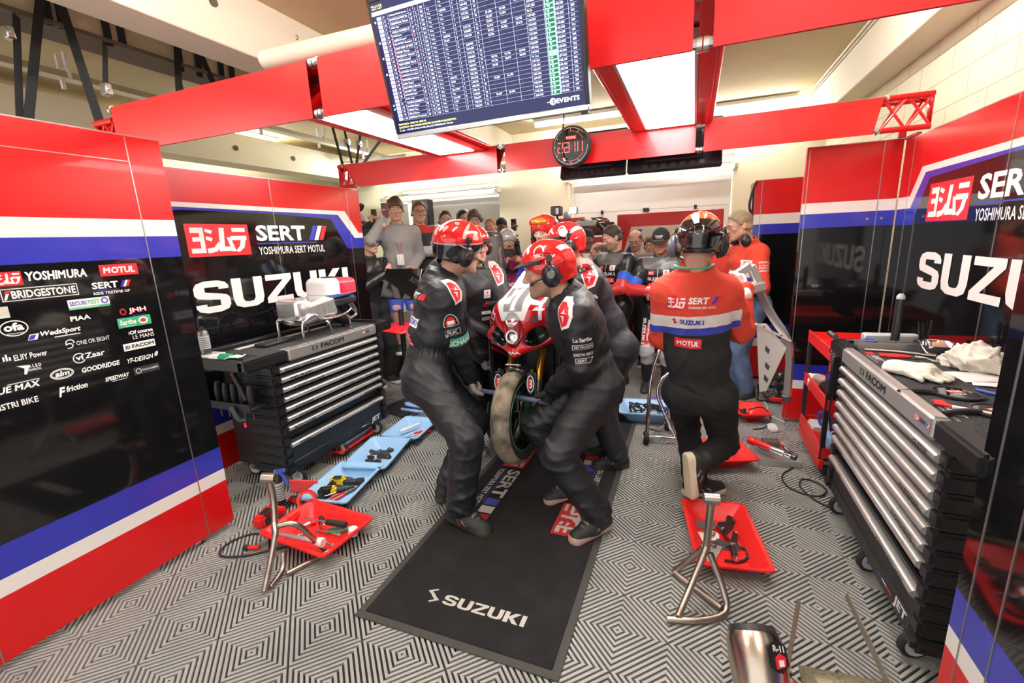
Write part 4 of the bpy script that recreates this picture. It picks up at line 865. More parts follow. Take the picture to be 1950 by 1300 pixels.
# things on the right cabinet
ZT = .9535
b = MB().use('chrome'); b.lathe([(.045, 0), (.07, .02), (.088, .06), (.094, .062), (.088, .061), (.066, .022), (.04, .006), (.0, .005)], n=36, cap=False); o = tag(b.build('steel_bowl'), 'polished steel bowl on the right cabinet', 'bowl'); o.location = (1.17, 2.86, ZT)
def cloth_lump(name, label, loc, sx, sy, h, seed, rz=0.0, fingers=False, cat='glove'):
    F = Field((-sx-.05, -sy-.05, -.01), (sx+.05, sy+.05, h*2+.05), .006)
    if fingers:
        F.cone((-.08, 0, .022), (.02, 0, .026), .035, .04, .02, ((0, 1, 0), 1.5)); F.cone((-.11, 0, .02), (-.08, 0, .022), .034, .03, .02, ((0, 1, 0), 1.3))
        for k in range(4): F.cone((.03, -.045+.03*k, .024), (.11-.012*abs(k-1.5), -.055+.034*k, .014), .014, .011, .006)
        F.cone((-.02, -.05, .022), (.04, -.085, .012), .015, .011, .01)
    else:
        for k, (a, b, c, rr) in enumerate(((-.5, .1, .3, .5), (.2, -.3, .5, .6), (.45, .4, .35, .45), (-.1, .5, .2, .4))): F.ell((a*sx, b*sy, c*h*1.6), (sx*rr, sy*rr, h*.8), .03)
    F.plane((0, 0, -1), -.002)
    P, Fc = F.mesh(); N = vnormals(P, Fc); P = P+N*folds(P, seed, .024 if not fingers else .006, 26)[:, None]; P[:, 2] = np.maximum(P[:, 2], .0)
    o = np_mesh(name, P, Fc, 'cloth'); o.location = loc; o.rotation_euler[2] = rz; return tag(o, label, cat)
cloth_lump('work_glove', 'cream work glove lying alone at the middle of the right cabinet', (.95, 2.42, ZT), .15, .1, .05, 3, -.75, True)
cloth_lump('work_glove', 'crumpled cream gloves at the back edge of the right cabinet, beside the bowl', (1.2, 2.62, ZT), .085, .12, .06, 8)
tag(MB().use('steel').tube([(.88, 2.89, ZT+.008), (1.02, 2.87, ZT+.008), (1.15, 2.80, ZT+.008)], .007, 10).build('steel_rod'), 'long thin steel rod lying across the right cabinet in front of the bowl', 'rod')
tag(MB().use('alu').box((-.09, -.008, 0), (.09, .008, .005), .002).build('steel_rule'), 'flat pale rule lying beside the red pliers on the right cabinet', 'ruler'); o = bpy.data.objects['steel_rule']; o.location = (1.12, 2.71, ZT); o.rotation_euler[2] = -1.2
def pliers(label, loc, rz, red='redplastic', s=1.0):
    o = empty('pliers', loc, rz, label, 'pliers'); mb = MB().use('steel'); mb.tube([(.02, .0, .008), (.07*s, .004, .008)], [.009, .003], 8); mb.lathe([(.012, 0), (.012, .012)], (.01, 0, .002), n=14); mb.build('jaws', None, o)
    for sg in (-1, 1): MB().use(red).tube([(.0, .004*sg, .008), (-.05*s, .022*sg, .008), (-.12*s, .016*sg, .008)], [.006, .008, .006], 8, 2).build('handle', None, o)
pliers('red handled pliers on the right cabinet mat', (1.03, 2.76, ZT), -.2)
t = MB().use('deepblue'); t.lathe([(.03, 0), (.042, .0), (.042, .035), (.03, .035), (.03, .003)], n=28, cap=False); o = tag(t.build('tape_roll'), 'blue tape roll at the far end of the right cabinet', 'tape'); o.location = (.95, 3.06, .944)
tu2 = empty('air_lance', (1.06, 3.05, .944), 0, 'upright dark tube with rounded top at the far end of the right cabinet', 'tube')
MB().use(mat('tube_dark', (.05, .05, .045), .3, .5)).lathe([(.02, 0), (.021, .2), (.02, .27)], n=20).build('barrel', None, tu2); MB().use('ltext').lathe([(.019, .27), (.019, .285), (.010, .298), (.0, .3)], n=20).build('cap', None, tu2)
mb = MB().use('alu'); mb.box((.87, 2.955, .941), (1.2, 2.962, .985)); mb.box((.87, 3.03, .941), (1.2, 3.035, .985)); tag(mb.build('metal_tray'), 'bare metal edge tray across the far end of the right cabinet', 'tray')
tb = empty('tie_bundle', (1.19, 3.07, .944), 0, 'upright bundle of black cable ties near the bowl', 'cable ties')
for k in range(9): a = k*2.4; MB().use('plastic').bar((math.cos(a)*.012, math.sin(a)*.012, 0), (math.cos(a)*.03, math.sin(a)*.02, .13+.01*(k % 3)), .008, .003).build('tie', None, tb)
tag(MB().use('rubber').tube([(1.09+.012*math.cos(k*.9)+.006*k, 2.99+.01*math.sin(k*.9), .95+.004*(k % 3)) for k in range(16)], .007, 6).build('black_chain'), 'coiled black chain in the metal tray on the right cabinet', 'chain')
mk = empty('torch', (1.27, 3.03, .955), 0, 'black torch with yellow end near the bowl', 'torch'); MB().use('plastic').cyl((-.05, 0, .015), (.0, 0, .015), .016).build('body', None, mk); MB().use('yellow').ball((.004, -.0, .015), .014).build('end_cap', None, mk)
bx_ = empty('parts_case', (1.0, 3.07, 1.0), 0, 'grey flat box behind the blue tape at the far end of the right cabinet', 'case'); MB().use('ltext').box((-.06, .045, -.055), (.2, .11, .0), .008).build('lid', None, bx_)
hd = empty('rubber_grip', (.79, 3.13, .97), 0, 'grey grip bar at the far front corner of the right cabinet', 'grip'); MB().use('darksteel').cyl((0, -.06, .016), (0, .06, .016), .016).build('grip', None, hd)
def disc(label, loc, rz):
    o = empty('balance_disc', loc, rz, label, 'disc'); mb = MB().use('plastic'); mb.lathe([(.075, 0), (.08, .004), (.08, .01), (.07, .012), (.068, .008)], n=36); mb.build('rim', None, o); mb = MB().use('black'); mb.lathe([(.067, .0), (.067, .009)], n=36); mb.build('face', None, o)
    lb = MB(); F = frame((0, 0, .0092), (1, 0, 0), (0, 1, 0)); kana_block(lb, F, .05, .03, -.025, -.005); lb.use('wtext'); put_text(lb, 'SERT', F, .05, .012, .05, .1, .0008, -.025, -.025); lb.build('print', None, o)
    mb = MB().use('plastic'); mb.tube([(-.07, .0, .008), (-.12, .01, .012), (-.2, .0, .01)], [.012, .012, .009], 8, 2); mb.build('strap', None, o)
disc('round black disc with strap on the right cabinet, the farther of two', (.98, 2.19, ZT), .2); disc('round black disc with strap on the right cabinet, the nearer of two', (1.02, 2.0, ZT), .4)
sd = empty('screwdriver', (.94, 1.99, ZT), -.5, 'white shafted screwdriver beside the nearer black disc', 'screwdriver'); MB().use('white').cyl((-.05, 0, .008), (.1, 0, .008), .006).build('shaft', None, sd); MB().use('redplastic').tube([(-.05, 0, .009), (-.1, 0, .009)], [.006, .009], 10).build('handle', None, sd)
pn = empty('pen', (1.1, 2.22, ZT), -.9, 'blue pen near the back edge of the right cabinet', 'pen'); MB().use('deepblue').cyl((-.05, 0, .006), (.05, 0, .006), .006).build('barrel', None, pn); MB().use('wtext').cyl((.05, 0, .006), (.065, 0, .006), .005, .002).build('tip', None, pn)
for k, (x, y, a, lab) in enumerate(((1.17, 2.46, .15, 'white paper sheet on the right cabinet behind the lone glove'), (1.2, 2.35, -.3, 'folded white paper nearest the near disc on the right cabinet'))):
    p = MB().use('wtext'); p.grid([[(.11*(i/4-.5)*2*.9, .075*(j/3-.5)*2*(1-.4*k), .001+.004*math.sin(i+j*1.3)**2) for j in range(4)] for i in range(5)], 5, 4); o = tag(p.build('paper_sheet', solid=.0006), lab, 'paper'); o.location = (x, y, ZT+.001); o.rotation_euler[2] = a
# things hanging at the far end of the right cabinet
hg = empty('hanging_lock', (.83, 3.125, .78), 0, 'keyed black gadget hanging at the far end of the right cabinet', 'gadget'); MB().use('plastic').box((-.03, 0, -.16), (.03, .04, .08), .008).build('body', None, hg); mb = MB().use('rtext'); mb.box((-.033, .005, -.02), (-.03, .03, .03)); mb.use('btext').box((-.033, .005, -.08), (-.03, .03, -.04)); mb.build('buttons', None, hg); MB().use('plastic').tube([(0, .02, -.16), (-.01, .03, -.3), (.02, .05, -.42)], .005, 6, 2).build('cable', None, hg); MB().use('chrome').torus((-.02, .02, .11), (0, 1, 0), .025, .004, 20, 6).build('ring', None, hg)
# red trolley beyond it
tr = empty('shop_trolley', (.95, 3.55, 0), 0, 'red open trolley between right cabinet and front facing panel', 'trolley')
for q, z in enumerate((.15, .48, .80)):
    mb = MB().use('redplastic'); mb.box((-.12, -.30, z), (.34, .30, z+.012)); mb.box((-.13, -.30, z-.01), (-.118, .30, z+.075), .003); mb.box((-.12, -.305, z-.01), (.34, -.295, z+.06)); mb.box((-.12, .295, z-.01), (.34, .305, z+.06)); mb.build('shelf', None, tr)
for x in (-.115, .33):
    for y in (-.29, .29): MB().use('plastic').box((x-.014, y-.014, .1), (x+.014, y+.014, .86), .003).build('post', None, tr)
mb = MB().use('redplastic'); mb.bar((-.125, -.28, .08), (-.125, -.62, .5), .03, .03) if False else mb.box((-.13, -.31, .06), (-.10, .31, .13), .004); mb.build('base_rail', None, tr)
for x in (-.08, .3):
    for y in (-.25, .25):
        c = MB().use('steel').box((x-.02, y-.03, .085), (x+.02, y+.03, .11)).build('caster', None, tr); MB().use('rubber').lathe([(.04, -.014), (.046, 0), (.04, .014)], (x, y, .046), (1, 0, 0), 20).build('wheel', None, c)
cloth_lump('work_glove', 'cream glove lying on the red trolley middle shelf', (.87, 3.72, .493), .05, .07, .04, 5)
tag(MB().use('plastic').box((.86, 3.36, .493), (1.02, 3.6, .56), .015, None, 2).build('power_pack'), 'black power pack on the red trolley middle shelf', 'case')
tag(MB().use('blueplastic').box((.88, 3.29, .163), (1.1, 3.45, .26), .01).build('small_bin'), 'pale blue bin on the red trolley bottom shelf', 'bin')
tag(MB().use('deepblue').torus((.93, 3.62, .25), (.9, .3, .2), .075, .012, 30, 8).build('hose_coil'), 'dark blue hose coil on the red trolley bottom shelf', 'hose')
bk = empty('paper_stack', (.95, 3.72, .163), 0, 'stack of papers beside the blue hose on the red trolley', 'papers')
for k in range(3): MB().use('wtext').box((-.1+.01*k, -.08, .012*k), (.1+.01*k, .08, .011+.012*k)).build('sheet', None, bk)
# ================================================================== mat, trays, stands and other things on the floor
mt = empty('pit_mat', (-1.35, 1.31, 0), 0, 'long black mat with white maker lettering under the motorcycle', 'mat')
MB().use(mat('mat_border', (.05, .047, .043), .7, bump=(90, .3))).box((0, 0, 0), (.95, 3.1, .007), .002).build('border', None, mt)
MB().use(mat('mat_pile', (.012, .012, .014), .95, bump=(260, .9), noise=(7, (.026, .024, .026), .45, .75))).box((.035, .035, .005), (.915, 3.065, .011), .002).build('pile', None, mt)
F = frame((0, 0, .0115), (1, 0, 0), (0, 1, 0)); lb = MB().use(mat('mat_white', (.62, .60, .54), .95, bump=(200, .6)))
def maker_s(mb, T, w, h, x, y, z=.0006): put_poly(mb, [[(0, .72), (.5, 1), (.62, .93), (.28, .74), (.62, .55), (.46, .45), (0, .7)], [(1, .28), (.5, 0), (.38, .07), (.72, .26), (.38, .45), (.54, .55), (1, .3)], [(.28, .74), (.62, .55), (.72, .26), (.38, .45)]], T, w, h, x, y, z)
maker_s(lb, F, .075, .085, .25, .17); wide_word(lb, 'SUZUKI', F, .40, .058, .345, .18); lb.build('maker_lettering', None, mt)
def side_print(T):
    lb = MB(); mr = mat('mat_red', (.62, .03, .03), .95, bump=(200, .6)); mw = MATS['mat_white']; mbl = mat('mat_blue', (.06, .08, .42), .95, bump=(200, .6))
    lb.use(mr); put_poly(lb, [[(0, 0), (1, 0), (1, 1), (0, 1)]], T, .32, .16, 0, 0); lb.use(mw)
    for k in KANA: put_poly(lb, k, T, .29, .13, .015, .015, .0012)
    put_text(lb, 'SERT', T, .36, .09, .055, 0, .0006, .36, .07); put_text(lb, 'YOSHIMURA SERT MOTUL', T, .5, .04, .012, 0, .0006, .36, .0); lb.use(mbl); put_poly(lb, [[(0, 0), (1, 0), (1, 1), (0, 1)]], T, .43, .006, .36, .054)
    for k, m in enumerate((mbl, mw, mr)): lb.use(m); put_poly(lb, [[(0, 0), (.07, 0), (.07, 1), (0, 1)]], T, 1, .09, .74+.085*k, .07, .0006, .0)
    lb.build('team_print', None, mt)
side_print(frame((.83, .82, .0115), (0, 1, 0), (-1, 0, 0))); side_print(frame((.12, 1.78, .0115), (0, -1, 0), (1, 0, 0)))
# ---- storage trays
def tray(label, m, c, rz, a, b, h, lip=.018, flare=.06):
    o = empty('storage_tray', (c[0], c[1], .001), rz, label, 'tray'); mb = MB().use(m)
    def ring(x, y, z, r=.03):
        P = []
        for sx, sy, a0 in ((1, 1, 0), (-1, 1, 90), (-1, -1, 180), (1, -1, 270)):
            for k in range(4): t = math.radians(a0+30*k); P.append((sx*(x-r)+r*math.cos(t), sy*(y-r)+r*math.sin(t), z))
        return P
    f = flare; R = [ring(a-f, b-f, 0), ring(a, b, h), ring(a+lip, b+lip, h), ring(a+lip, b+lip, h-.01), ring(a+.004, b+.004, h-.006)]
    inn = [ring(a-f-.003, b-f-.003, .004), ring(a-.004, b-.004, h-.002)]
    n = 16
    def skin(L): 
        vs = [p for r in L for p in r]; mb.raw(vs, [(j*n+i, j*n+(i+1) % n, (j+1)*n+(i+1) % n, (j+1)*n+i) for j in range(len(L)-1) for i in range(n)])
    skin([inn[0], inn[1], R[1], R[2], R[3], R[4], R[0]]); mb.raw(inn[0], [tuple(range(n))]); mb.raw(R[0], [tuple(range(n))])
    mb.build('shell', None, o); return o
tray('red tray with wrenches beside the left bare metal stand', 'redplastic', (-1.93, 1.70), -.08, .24, .17, .08)
tray('red tray full of black brackets beside the right bare metal stand', 'redplastic', (.205, 2.34), .15, .155, .265, .08)
tray('pale blue tray holding two yellow drills', 'blueplastic', (-2.15, 2.165), .18, .155, .24, .07)
tray('pale blue tray holding black brackets', 'blueplastic', (-2.20, 2.60), .22, .155, .24, .07)
tray('pale blue tray with white tube behind the one with black brackets', 'blueplastic', (-2.22, 3.08), .1, .15, .20, .07)
tray('red tray under the left tool cabinet, behind the pale blue trays', 'redplastic', (-2.64, 2.72), .05, .14, .2, .06); tray('pale blue tray nested in the red tray under the left cabinet', 'blueplastic', (-2.64, 2.74), .05, .12, .18, .095, flare=.04)
bpy.data.objects[[o.name for o in bpy.data.objects if o.get('label', '').startswith('pale blue tray nested')][0]].location.z = .008
tray('wide pale blue tray with wire looms behind the paddock stand', 'blueplastic', (-.33, 3.98), .12, .22, .17, .11); tray('red tray under the running person, beyond the raised foot', 'redplastic', (.21, 3.30), .35, .21, .16, .09); tray('small red tray with black cables beside the blue jeans', 'redplastic', (.52, 4.22), .2, .11, .14, .09)
tray('pale blue tray with red tools past the left tool cabinet, under the black sheet', 'blueplastic', (-1.93, 3.38), .1, .17, .17, .09); tray('deep blue tray under the wide pale blue one with wire looms', 'deepblue', (-.10, 4.2), .1, .2, .1, .08)
# ---- loose tools
def wrench(label, loc, rz, L=.16, m='chrome'):
    o = empty('wrench', loc, rz, label, 'wrench', None); mb = MB().use(m); mb.box((-L/2+.015, -.005, .002), (L/2-.015, .005, .007), .002); mb.torus((L/2-.004, 0, .0045), (0, 0, 1), .009, .004, 16, 6); mb.build('shank', None, o)
    j = MB().use(m); j.prism([(0, -.004), (-.012, -.012), (-.022, -.011), (-.015, -.004), (-.015, .004), (-.022, .011), (-.012, .012), (0, .004)], frame((-L/2+.018, 0, .001), (1, 0, 0), (0, 1, 0)), .007); j.build('jaw', None, o); return o
def tool_bar(name, label, cat, loc, rz, segs, tilt=0.0):
    """turned tool lying on its side: segs = [(length, r0, r1, material, part name)]"""
    o = empty(name, loc, rz, label, cat); x = -sum(s[0] for s in segs)/2; o.rotation_euler[1] = tilt
    for L, r0, r1, m, nm in segs: MB().use(m).lathe([(r0*.9, 0), (r0, .004), (r1, L-.004), (r1*.9, L)], (x, 0, max(s[1] for s in segs)), (1, 0, 0), 16).build(nm, None, o); x += L
    return o
zt = .006
wrench('ring wrench in the middle of the red tray on the left', (-1.9, 1.74, zt), .1); wrench('smaller ring wrench near the front edge of the left red tray', (-1.85, 1.67, zt), -.2, .12); wrench('wrench lying at the left side of the left red tray', (-2.06, 1.66, zt), .8, .12)
tool_bar('pry_bar', 'black handled long bar across the left red tray', 'bar', (-1.93, 1.755, .05), .08, [(.16, .005, .005, 'steel', 'shaft'), (.13, .016, .019, 'rubber', 'handle')])
tool_bar('ratchet', 'black and chrome socket driver at the back of the left red tray', 'ratchet', (-2.0, 1.80, zt), -.7, [(.06, .014, .016, 'rubber', 'handle'), (.05, .012, .014, 'chrome', 'socket')])
tool_bar('ratchet', 'chrome socket driver at the left side of the left red tray', 'ratchet', (-2.07, 1.75, zt), .9, [(.07, .012, .015, 'chrome', 'handle'), (.03, .012, .012, 'redplastic', 'collar')])
tool_bar('screwdriver', 'red and yellow screwdriver at the back of the left red tray', 'screwdriver', (-1.91, 1.815, zt), -.8, [(.05, .01, .011, 'redplastic', 'handle'), (.012, .011, .011, 'yellow', 'collar'), (.05, .004, .004, 'steel', 'shaft')])
tool_bar('grease_tube', 'pale tube with white cap along the front of the left red tray', 'tube', (-1.93, 1.58, .055), .06, [(.24, .012, .014, 'alu', 'tube'), (.012, .016, .016, 'plastic', 'collar'), (.05, .022, .026, 'white', 'cap')])
pliers('green handled pliers at the back right of the left red tray', (-1.80, 1.80, .012), .5, 'green')
tag(MB().use('white').lathe([(.026, 0), (.03, .02), (.026, .04)], (-1.745, 1.77, .012), (.2, 0, 1), 18).build('plastic_plug'), 'white round cap in the right corner of the left red tray', 'cap')
def drill(label, loc, rz, body='yellow', accent='plastic', s=1.0):
    o = empty('power_drill', loc, rz, label, 'drill'); mb = MB().use(body); mb.box((-.07*s, -.03*s, .0), (.05*s, .03*s, .06*s), .015, None, 2); mb.build('motor_housing', None, o)
    mb = MB().use(accent); mb.lathe([(.026*s, 0), (.022*s, .03*s), (.012*s, .05*s)], (.05*s, 0, .03*s), (1, 0, 0), 16); mb.build('chuck', None, o)
    mb = MB().use(accent); mb.box((-.055*s, -.13*s, .01*s), (-.015*s, -.02*s, .05*s), .012, None, 2); mb.build('handle', None, o); mb = MB().use(body if body != 'yellow' else 'plastic'); mb.box((-.075*s, -.18*s, .0), (.01*s, -.125*s, .06*s), .01, None, 2); mb.build('battery', None, o)
    mb = MB().use('plastic'); mb.box((-.04*s, -.032*s, .056*s), (.02*s, .01*s, .063*s), .003); mb.build('grip_pad', None, o); return o
drill('yellow drill at the back of the pale blue tray', (-2.22, 2.20, .006), .3); drill('yellow drill at the front of the same pale blue tray, chuck to the right', (-2.19, 2.07, .006), .5)
drill('red and black power tool standing behind the left metal stand', (-2.36, 1.72, .001), 1.9, 'redplastic', 'plastic', 1.25)
drill('small red and black driver behind the tape roll', (-2.34, 1.93, .001), .2, 'redplastic', 'plastic', .8)
o = tag(MB().use('redplastic').lathe([(.04, 0), (.056, 0), (.056, .05), (.04, .05), (.04, .0)], n=32, cap=False).build('tape_roll'), 'wide red tape roll leaning at the corner of the pale blue drill tray', 'tape'); o.location = (-2.20, 1.90, .075); o.rotation_euler = (1.2, 0, .6)
pliers('red handled cutters at the right side of the drill tray', (-2.09, 2.12, .012), 1.3, 'redplastic', 1.2); tool_bar('torque_wrench', 'black bar along the right edge of the drill tray', 'wrench', (-2.07, 2.15, zt), 1.3, [(.2, .008, .009, 'darksteel', 'shaft'), (.1, .014, .015, 'rubber', 'handle')])
tool_bar('screwdriver', 'long chrome screwdriver crossing the drill tray', 'screwdriver', (-2.15, 2.06, .02), 1.0, [(.2, .004, .004, 'chrome', 'shaft'), (.07, .011, .012, 'plastic', 'handle')]); wrench('chrome wrench at the front of the drill tray', (-2.14, 1.95, zt), .5, .1)
tool_bar('heat_gun', 'black torch lying at the back right of the drill tray', 'torch', (-2.12, 2.22, zt), .4, [(.09, .018, .02, 'plastic', 'handle'), (.05, .026, .026, 'rubber', 'head')])
spray_can('dark spray can with blue trigger standing behind the left metal stand', (-2.42, 1.88, 0), 'plastic', 'deepblue', .24, .032, True)
tag(MB().use(mat('red_foam', (.75, .06, .06), .9)).box((-.10, -.008, 0), (.10, .008, .09), .003).build('foam_block'), 'thin red foam strip standing behind the drill tray', 'foam'); o = bpy.data.objects['foam_block']; o.location = (-2.39, 2.05, .001); o.rotation_euler[2] = .25
cbl = empty('power_cable', (-2.2, 1.48, 0), 0, 'black cable loop with red connector lying left of the metal stand', 'cable'); MB().use('rubber').tube([(.08, .05, .006), (-.02, .14, .006), (-.14, .12, .006), (-.2, .0, .006), (-.14, -.1, .006), (0, -.05, .006), (.12, .05, .006), (.2, .12, .006)], .006, 8, 3).build('lead', None, cbl); mb = MB().use('redplastic'); mb.cyl((.03, .03, .014), (-.03, .01, .014), .012); mb.use('plastic').cyl((-.03, .01, .014), (-.055, .002, .014), .014); mb.build('connector', None, cbl)
def bracket(label, loc, rz, m='plastic', s=1.0, up=.0):
    o = empty('bracket', loc, rz, label, 'bracket'); mb = MB().use(m); Pl = [(-.06, -.025), (.05, -.03), (.07, 0), (.04, .035), (.0, .02), (-.05, .04), (-.075, .01)]
    mb.prism([(x*s, y*s) for x, y in Pl], frame((0, 0, .004), (1, 0, 0), (0, math.cos(up), math.sin(up))), .008); mb.build('plate', None, o)
    mb = MB().use('darksteel'); mb.lathe([(.01*s, 0), (.01*s, .02), (.006*s, .022)], (.03*s, 0, .01), (0, -math.sin(up), math.cos(up)), 12); mb.build('bolt', None, o); return o
spots = [((-2.27, 2.66), .4, .9, 'rearmost black bracket in the pale blue bracket tray'), ((-2.2, 2.70), 1.2, .7, 'black bracket at the back right of the pale blue bracket tray'), ((-2.16, 2.62), .2, 1.0, 'upright black bracket in the middle of the bracket tray'), ((-2.25, 2.56), 2.1, .4, 'black bracket leaning at the left of the bracket tray'), ((-2.19, 2.52), .9, .2, 'flat black bracket at the front of the bracket tray')]
for (p, a, u, lab) in spots: bracket(lab, (p[0], p[1], .007), a, 'plastic', .9, u)
tool_bar('white_tube', 'white tube lying in the farther pale blue tray', 'tube', (-2.25, 3.10, .03), 1.2, [(.2, .016, .016, 'white', 'tube')]); tool_bar('screwdriver', 'red handled tool lying beside the white tube', 'screwdriver', (-2.18, 3.05, zt), 1.0, [(.09, .005, .005, 'steel', 'shaft'), (.08, .012, .013, 'redplastic', 'handle')]); tool_bar('screwdriver', 'red handled tool at the right of the farther pale blue tray', 'screwdriver', (-2.12, 3.08, zt), .9, [(.08, .005, .005, 'steel', 'shaft'), (.09, .011, .012, 'redplastic', 'handle')])
tag(MB().use(mat('pale_blue_hose', (.25, .45, .75), .4)).tube([(-2.5, 3.35, .1), (-2.35, 3.3, .12), (-2.25, 3.38, .08), (-2.35, 3.48, .1), (-2.5, 3.42, .14), (-2.42, 3.32, .16), (-2.28, 3.36, .14), (-2.15, 3.5, .1)], .014, 8, 3).build('air_hose'), 'coiled pale blue air hose past the left tool cabinet', 'hose')
# brackets and parts of the right red tray
for k, (x, y, a, u, m, s, lab) in enumerate(((.12, 2.46, .3, .3, 'darksteel', 1.0, 'dark cast bracket at the back left of the right red tray'), (.25, 2.50, 1.1, .6, 'plastic', 1.2, 'forked black bracket at the back right of the right red tray'), (.22, 2.41, 2.0, .9, 'plastic', 1.1, 'black bracket with slot in the middle of the right red tray'), (.14, 2.36, .6, .4, 'alu', .9, 'bare metal bracket left of the middle of the right red tray'), (.15, 2.24, 1.3, .1, 'alu', 1.3, 'grey metal plate at the front of the right red tray'), (.23, 2.31, .2, .5, 'plastic', .9, 'small black bracket in front of the slotted one'))): bracket(lab, (x, y, .008), a, m, s, u)
for x, y, a, lab in ((.265, 2.36, 1.4, 'upper one of two black footpegs in the right red tray'), (.255, 2.25, 1.7, 'lower one of two black footpegs in the right red tray')): tool_bar('footpeg', lab, 'footpeg', (x, y, .01), a, [(.03, .012, .012, 'chrome', 'pivot'), (.075, .015, .013, 'plastic', 'peg'), (.012, .016, .016, 'chrome', 'tip')])
tag(MB().use('rubber').tube([(.22, 2.3, .015), (.3, 2.33, .015), (.33, 2.27, .015), (.29, 2.2, .015), (.21, 2.19, .015)], .006, 8, 2).build('hose'), 'short black hose curved at the right side of the right red tray', 'hose')
for k, (x, y) in enumerate(((.32, 2.24), (.335, 2.28), (.31, 2.31))): tag(MB().use('redplastic' if k == 1 else 'darksteel').lathe([(.008, 0), (.008, .018), (.005, .02)], (x, y, .006), (.3, .2, 1), 10).build('bolt'), ('dark bolt nearest the front right corner of the right red tray', 'red bolt between two dark bolts in the right red tray', 'dark bolt farthest back beside the black hose')[k], 'bolt')
# things near the paddock stand and under the running mechanic
for k, (x, y, lab) in enumerate(((-.42, 3.98, 'black wire loom at the left of the wide pale blue tray'), (-.27, 4.0, 'black wire loom at the right of the wide pale blue tray'))):
    r = np.random.default_rng(k); tag(MB().use('rubber').tube([(x+r.uniform(-.1, .1), y+r.uniform(-.09, .09), .03+r.uniform(0, .11)) for _ in range(16)], .007, 6, 2).build('wire_loom'), lab, 'wires')
pk = empty('battery_pack', (-.3, 3.95, .012), .2, 'grey control box in the wide pale blue tray', 'box'); MB().use('ltext').box((-.06, -.04, 0), (.06, .04, .07), .006).build('case', None, pk); MB().use('plastic').cyl((.02, -.05, .04), (.02, -.041, .04), .014).build('plug', None, pk)
tag(MB().use('ltext').box((.07, 3.24, .09), (.18, 3.3, .13), .004).build('white_label_box'), 'small white box lying in the red tray under the runner', 'box') if False else None
sb2 = empty('steel_box', (.60, 3.52, 0), .12, 'shallow bare metal tray with impact tools on the floor right of the runner', 'tray'); mb = MB().use('alu'); mb.box((-.13, -.19, 0), (.13, .19, .004)); mb.box((-.13, -.19, 0), (-.126, .19, .045)); mb.box((.126, -.19, 0), (.13, .19, .045)); mb.box((-.13, -.19, 0), (.13, -.186, .045)); mb.box((-.13, .186, 0), (.13, .19, .045)); mb.build('pan', None, sb2)
tool_bar('air_ratchet', 'red and silver air wrench lying across the metal tray, nearest the camera', 'air wrench', (.58, 3.45, .047), -.72, [(.05, .03, .03, 'redplastic', 'head'), (.12, .024, .022, 'redplastic', 'grip'), (.10, .021, .02, 'alu', 'body'), (.05, .013, .012, 'chrome', 'fitting'), (.03, .02, .018, 'darksteel', 'socket')])
tool_bar('impact_gun', 'dark brown air gun in the back of the metal tray', 'air wrench', (.57, 3.6, .006), .1, [(.05, .018, .02, 'steel', 'nose'), (.11, .04, .042, mat('brown_grip', (.09, .06, .045), .5), 'body')])
tool_bar('air_ratchet', 'slim red and silver air wrench at the right of the metal tray', 'air wrench', (.70, 3.58, .006), -1.25, [(.06, .012, .012, 'redplastic', 'grip'), (.10, .014, .016, 'steel', 'body'), (.07, .018, .02, 'darksteel', 'head')])
tag(MB().use('white').box((.63, 3.93, 0), (.70, 4.05, .04), .012, None, 2).build('white_charger'), 'white plastic block on the floor by the panel facing the camera', 'block')
tag(MB().use('rubber').tube([(.70, 3.33, .006), (.60, 3.2, .006), (.62, 3.02, .006), (.78, 2.96, .006), (.86, 3.1, .006), (.74, 3.22, .006), (.68, 3.08, .006), (.76, 2.9, .006), (.84, 2.86, .006)], .0055, 8, 3).build('floor_cable'), 'black cable looped on the floor in front of the right cabinet', 'cable')
tag(MB().use('rubber').tube([(.5, 4.15, .1), (.62, 4.2, .13), (.68, 4.12, .05), (.62, 4.0, .006), (.52, 3.95, .006)], .005, 6, 3).build('thin_cable'), 'thin black cable leaving the small red tray', 'cable'); tag(MB().use('rubber').tube([(.46+.05*math.sin(k*2.1), 4.22+.06*math.cos(k*1.7), .02+.012*(k % 5)) for k in range(14)], .009, 6, 2).build('cable_bundle'), 'black cable bundle lying in the small red tray', 'cable')
tag(MB().use('white').tube([(.55, 5.2, .006), (.6, 4.9, .006), (.72, 4.6, .006), (.66, 4.35, .006), (.78, 4.18, .006)], .005, 6, 3).build('white_cable'), 'white cable on the floor beside the black fan', 'cable')
fan = empty('floor_fan', (.80, 4.66, 0), 0, 'black floor fan behind the panel facing the camera', 'fan'); mb = MB().use('plastic')
for k in range(7): a = (k-3)/3*1.25; mb.torus((0, -.09*math.sin(a)-.0, .17), (0, 1, 0), .155*math.cos(a)+.005, .0035, 30, 5)
for k in range(16): a = 2*PI*k/16; mb.tube([(.16*math.cos(a)*math.cos(t), -.09*math.sin(t), .17+.16*math.sin(a)*math.cos(t)) for t in (-1.3, -.7, 0, .7, 1.3)], .003, 5)
mb.build('cage', None, fan)
for k in range(4): a = 2*PI*k/4; MB().use('darksteel').raw([(.03*math.cos(a), 0, .17+.03*math.sin(a)), (.13*math.cos(a-.3), -.02, .17+.13*math.sin(a-.3)), (.14*math.cos(a+.25), .02, .17+.14*math.sin(a+.25)), (.04*math.cos(a+.5), .01, .17+.04*math.sin(a+.5))], [(0, 1, 2, 3)]).build('blade', None, fan, solid=.003)
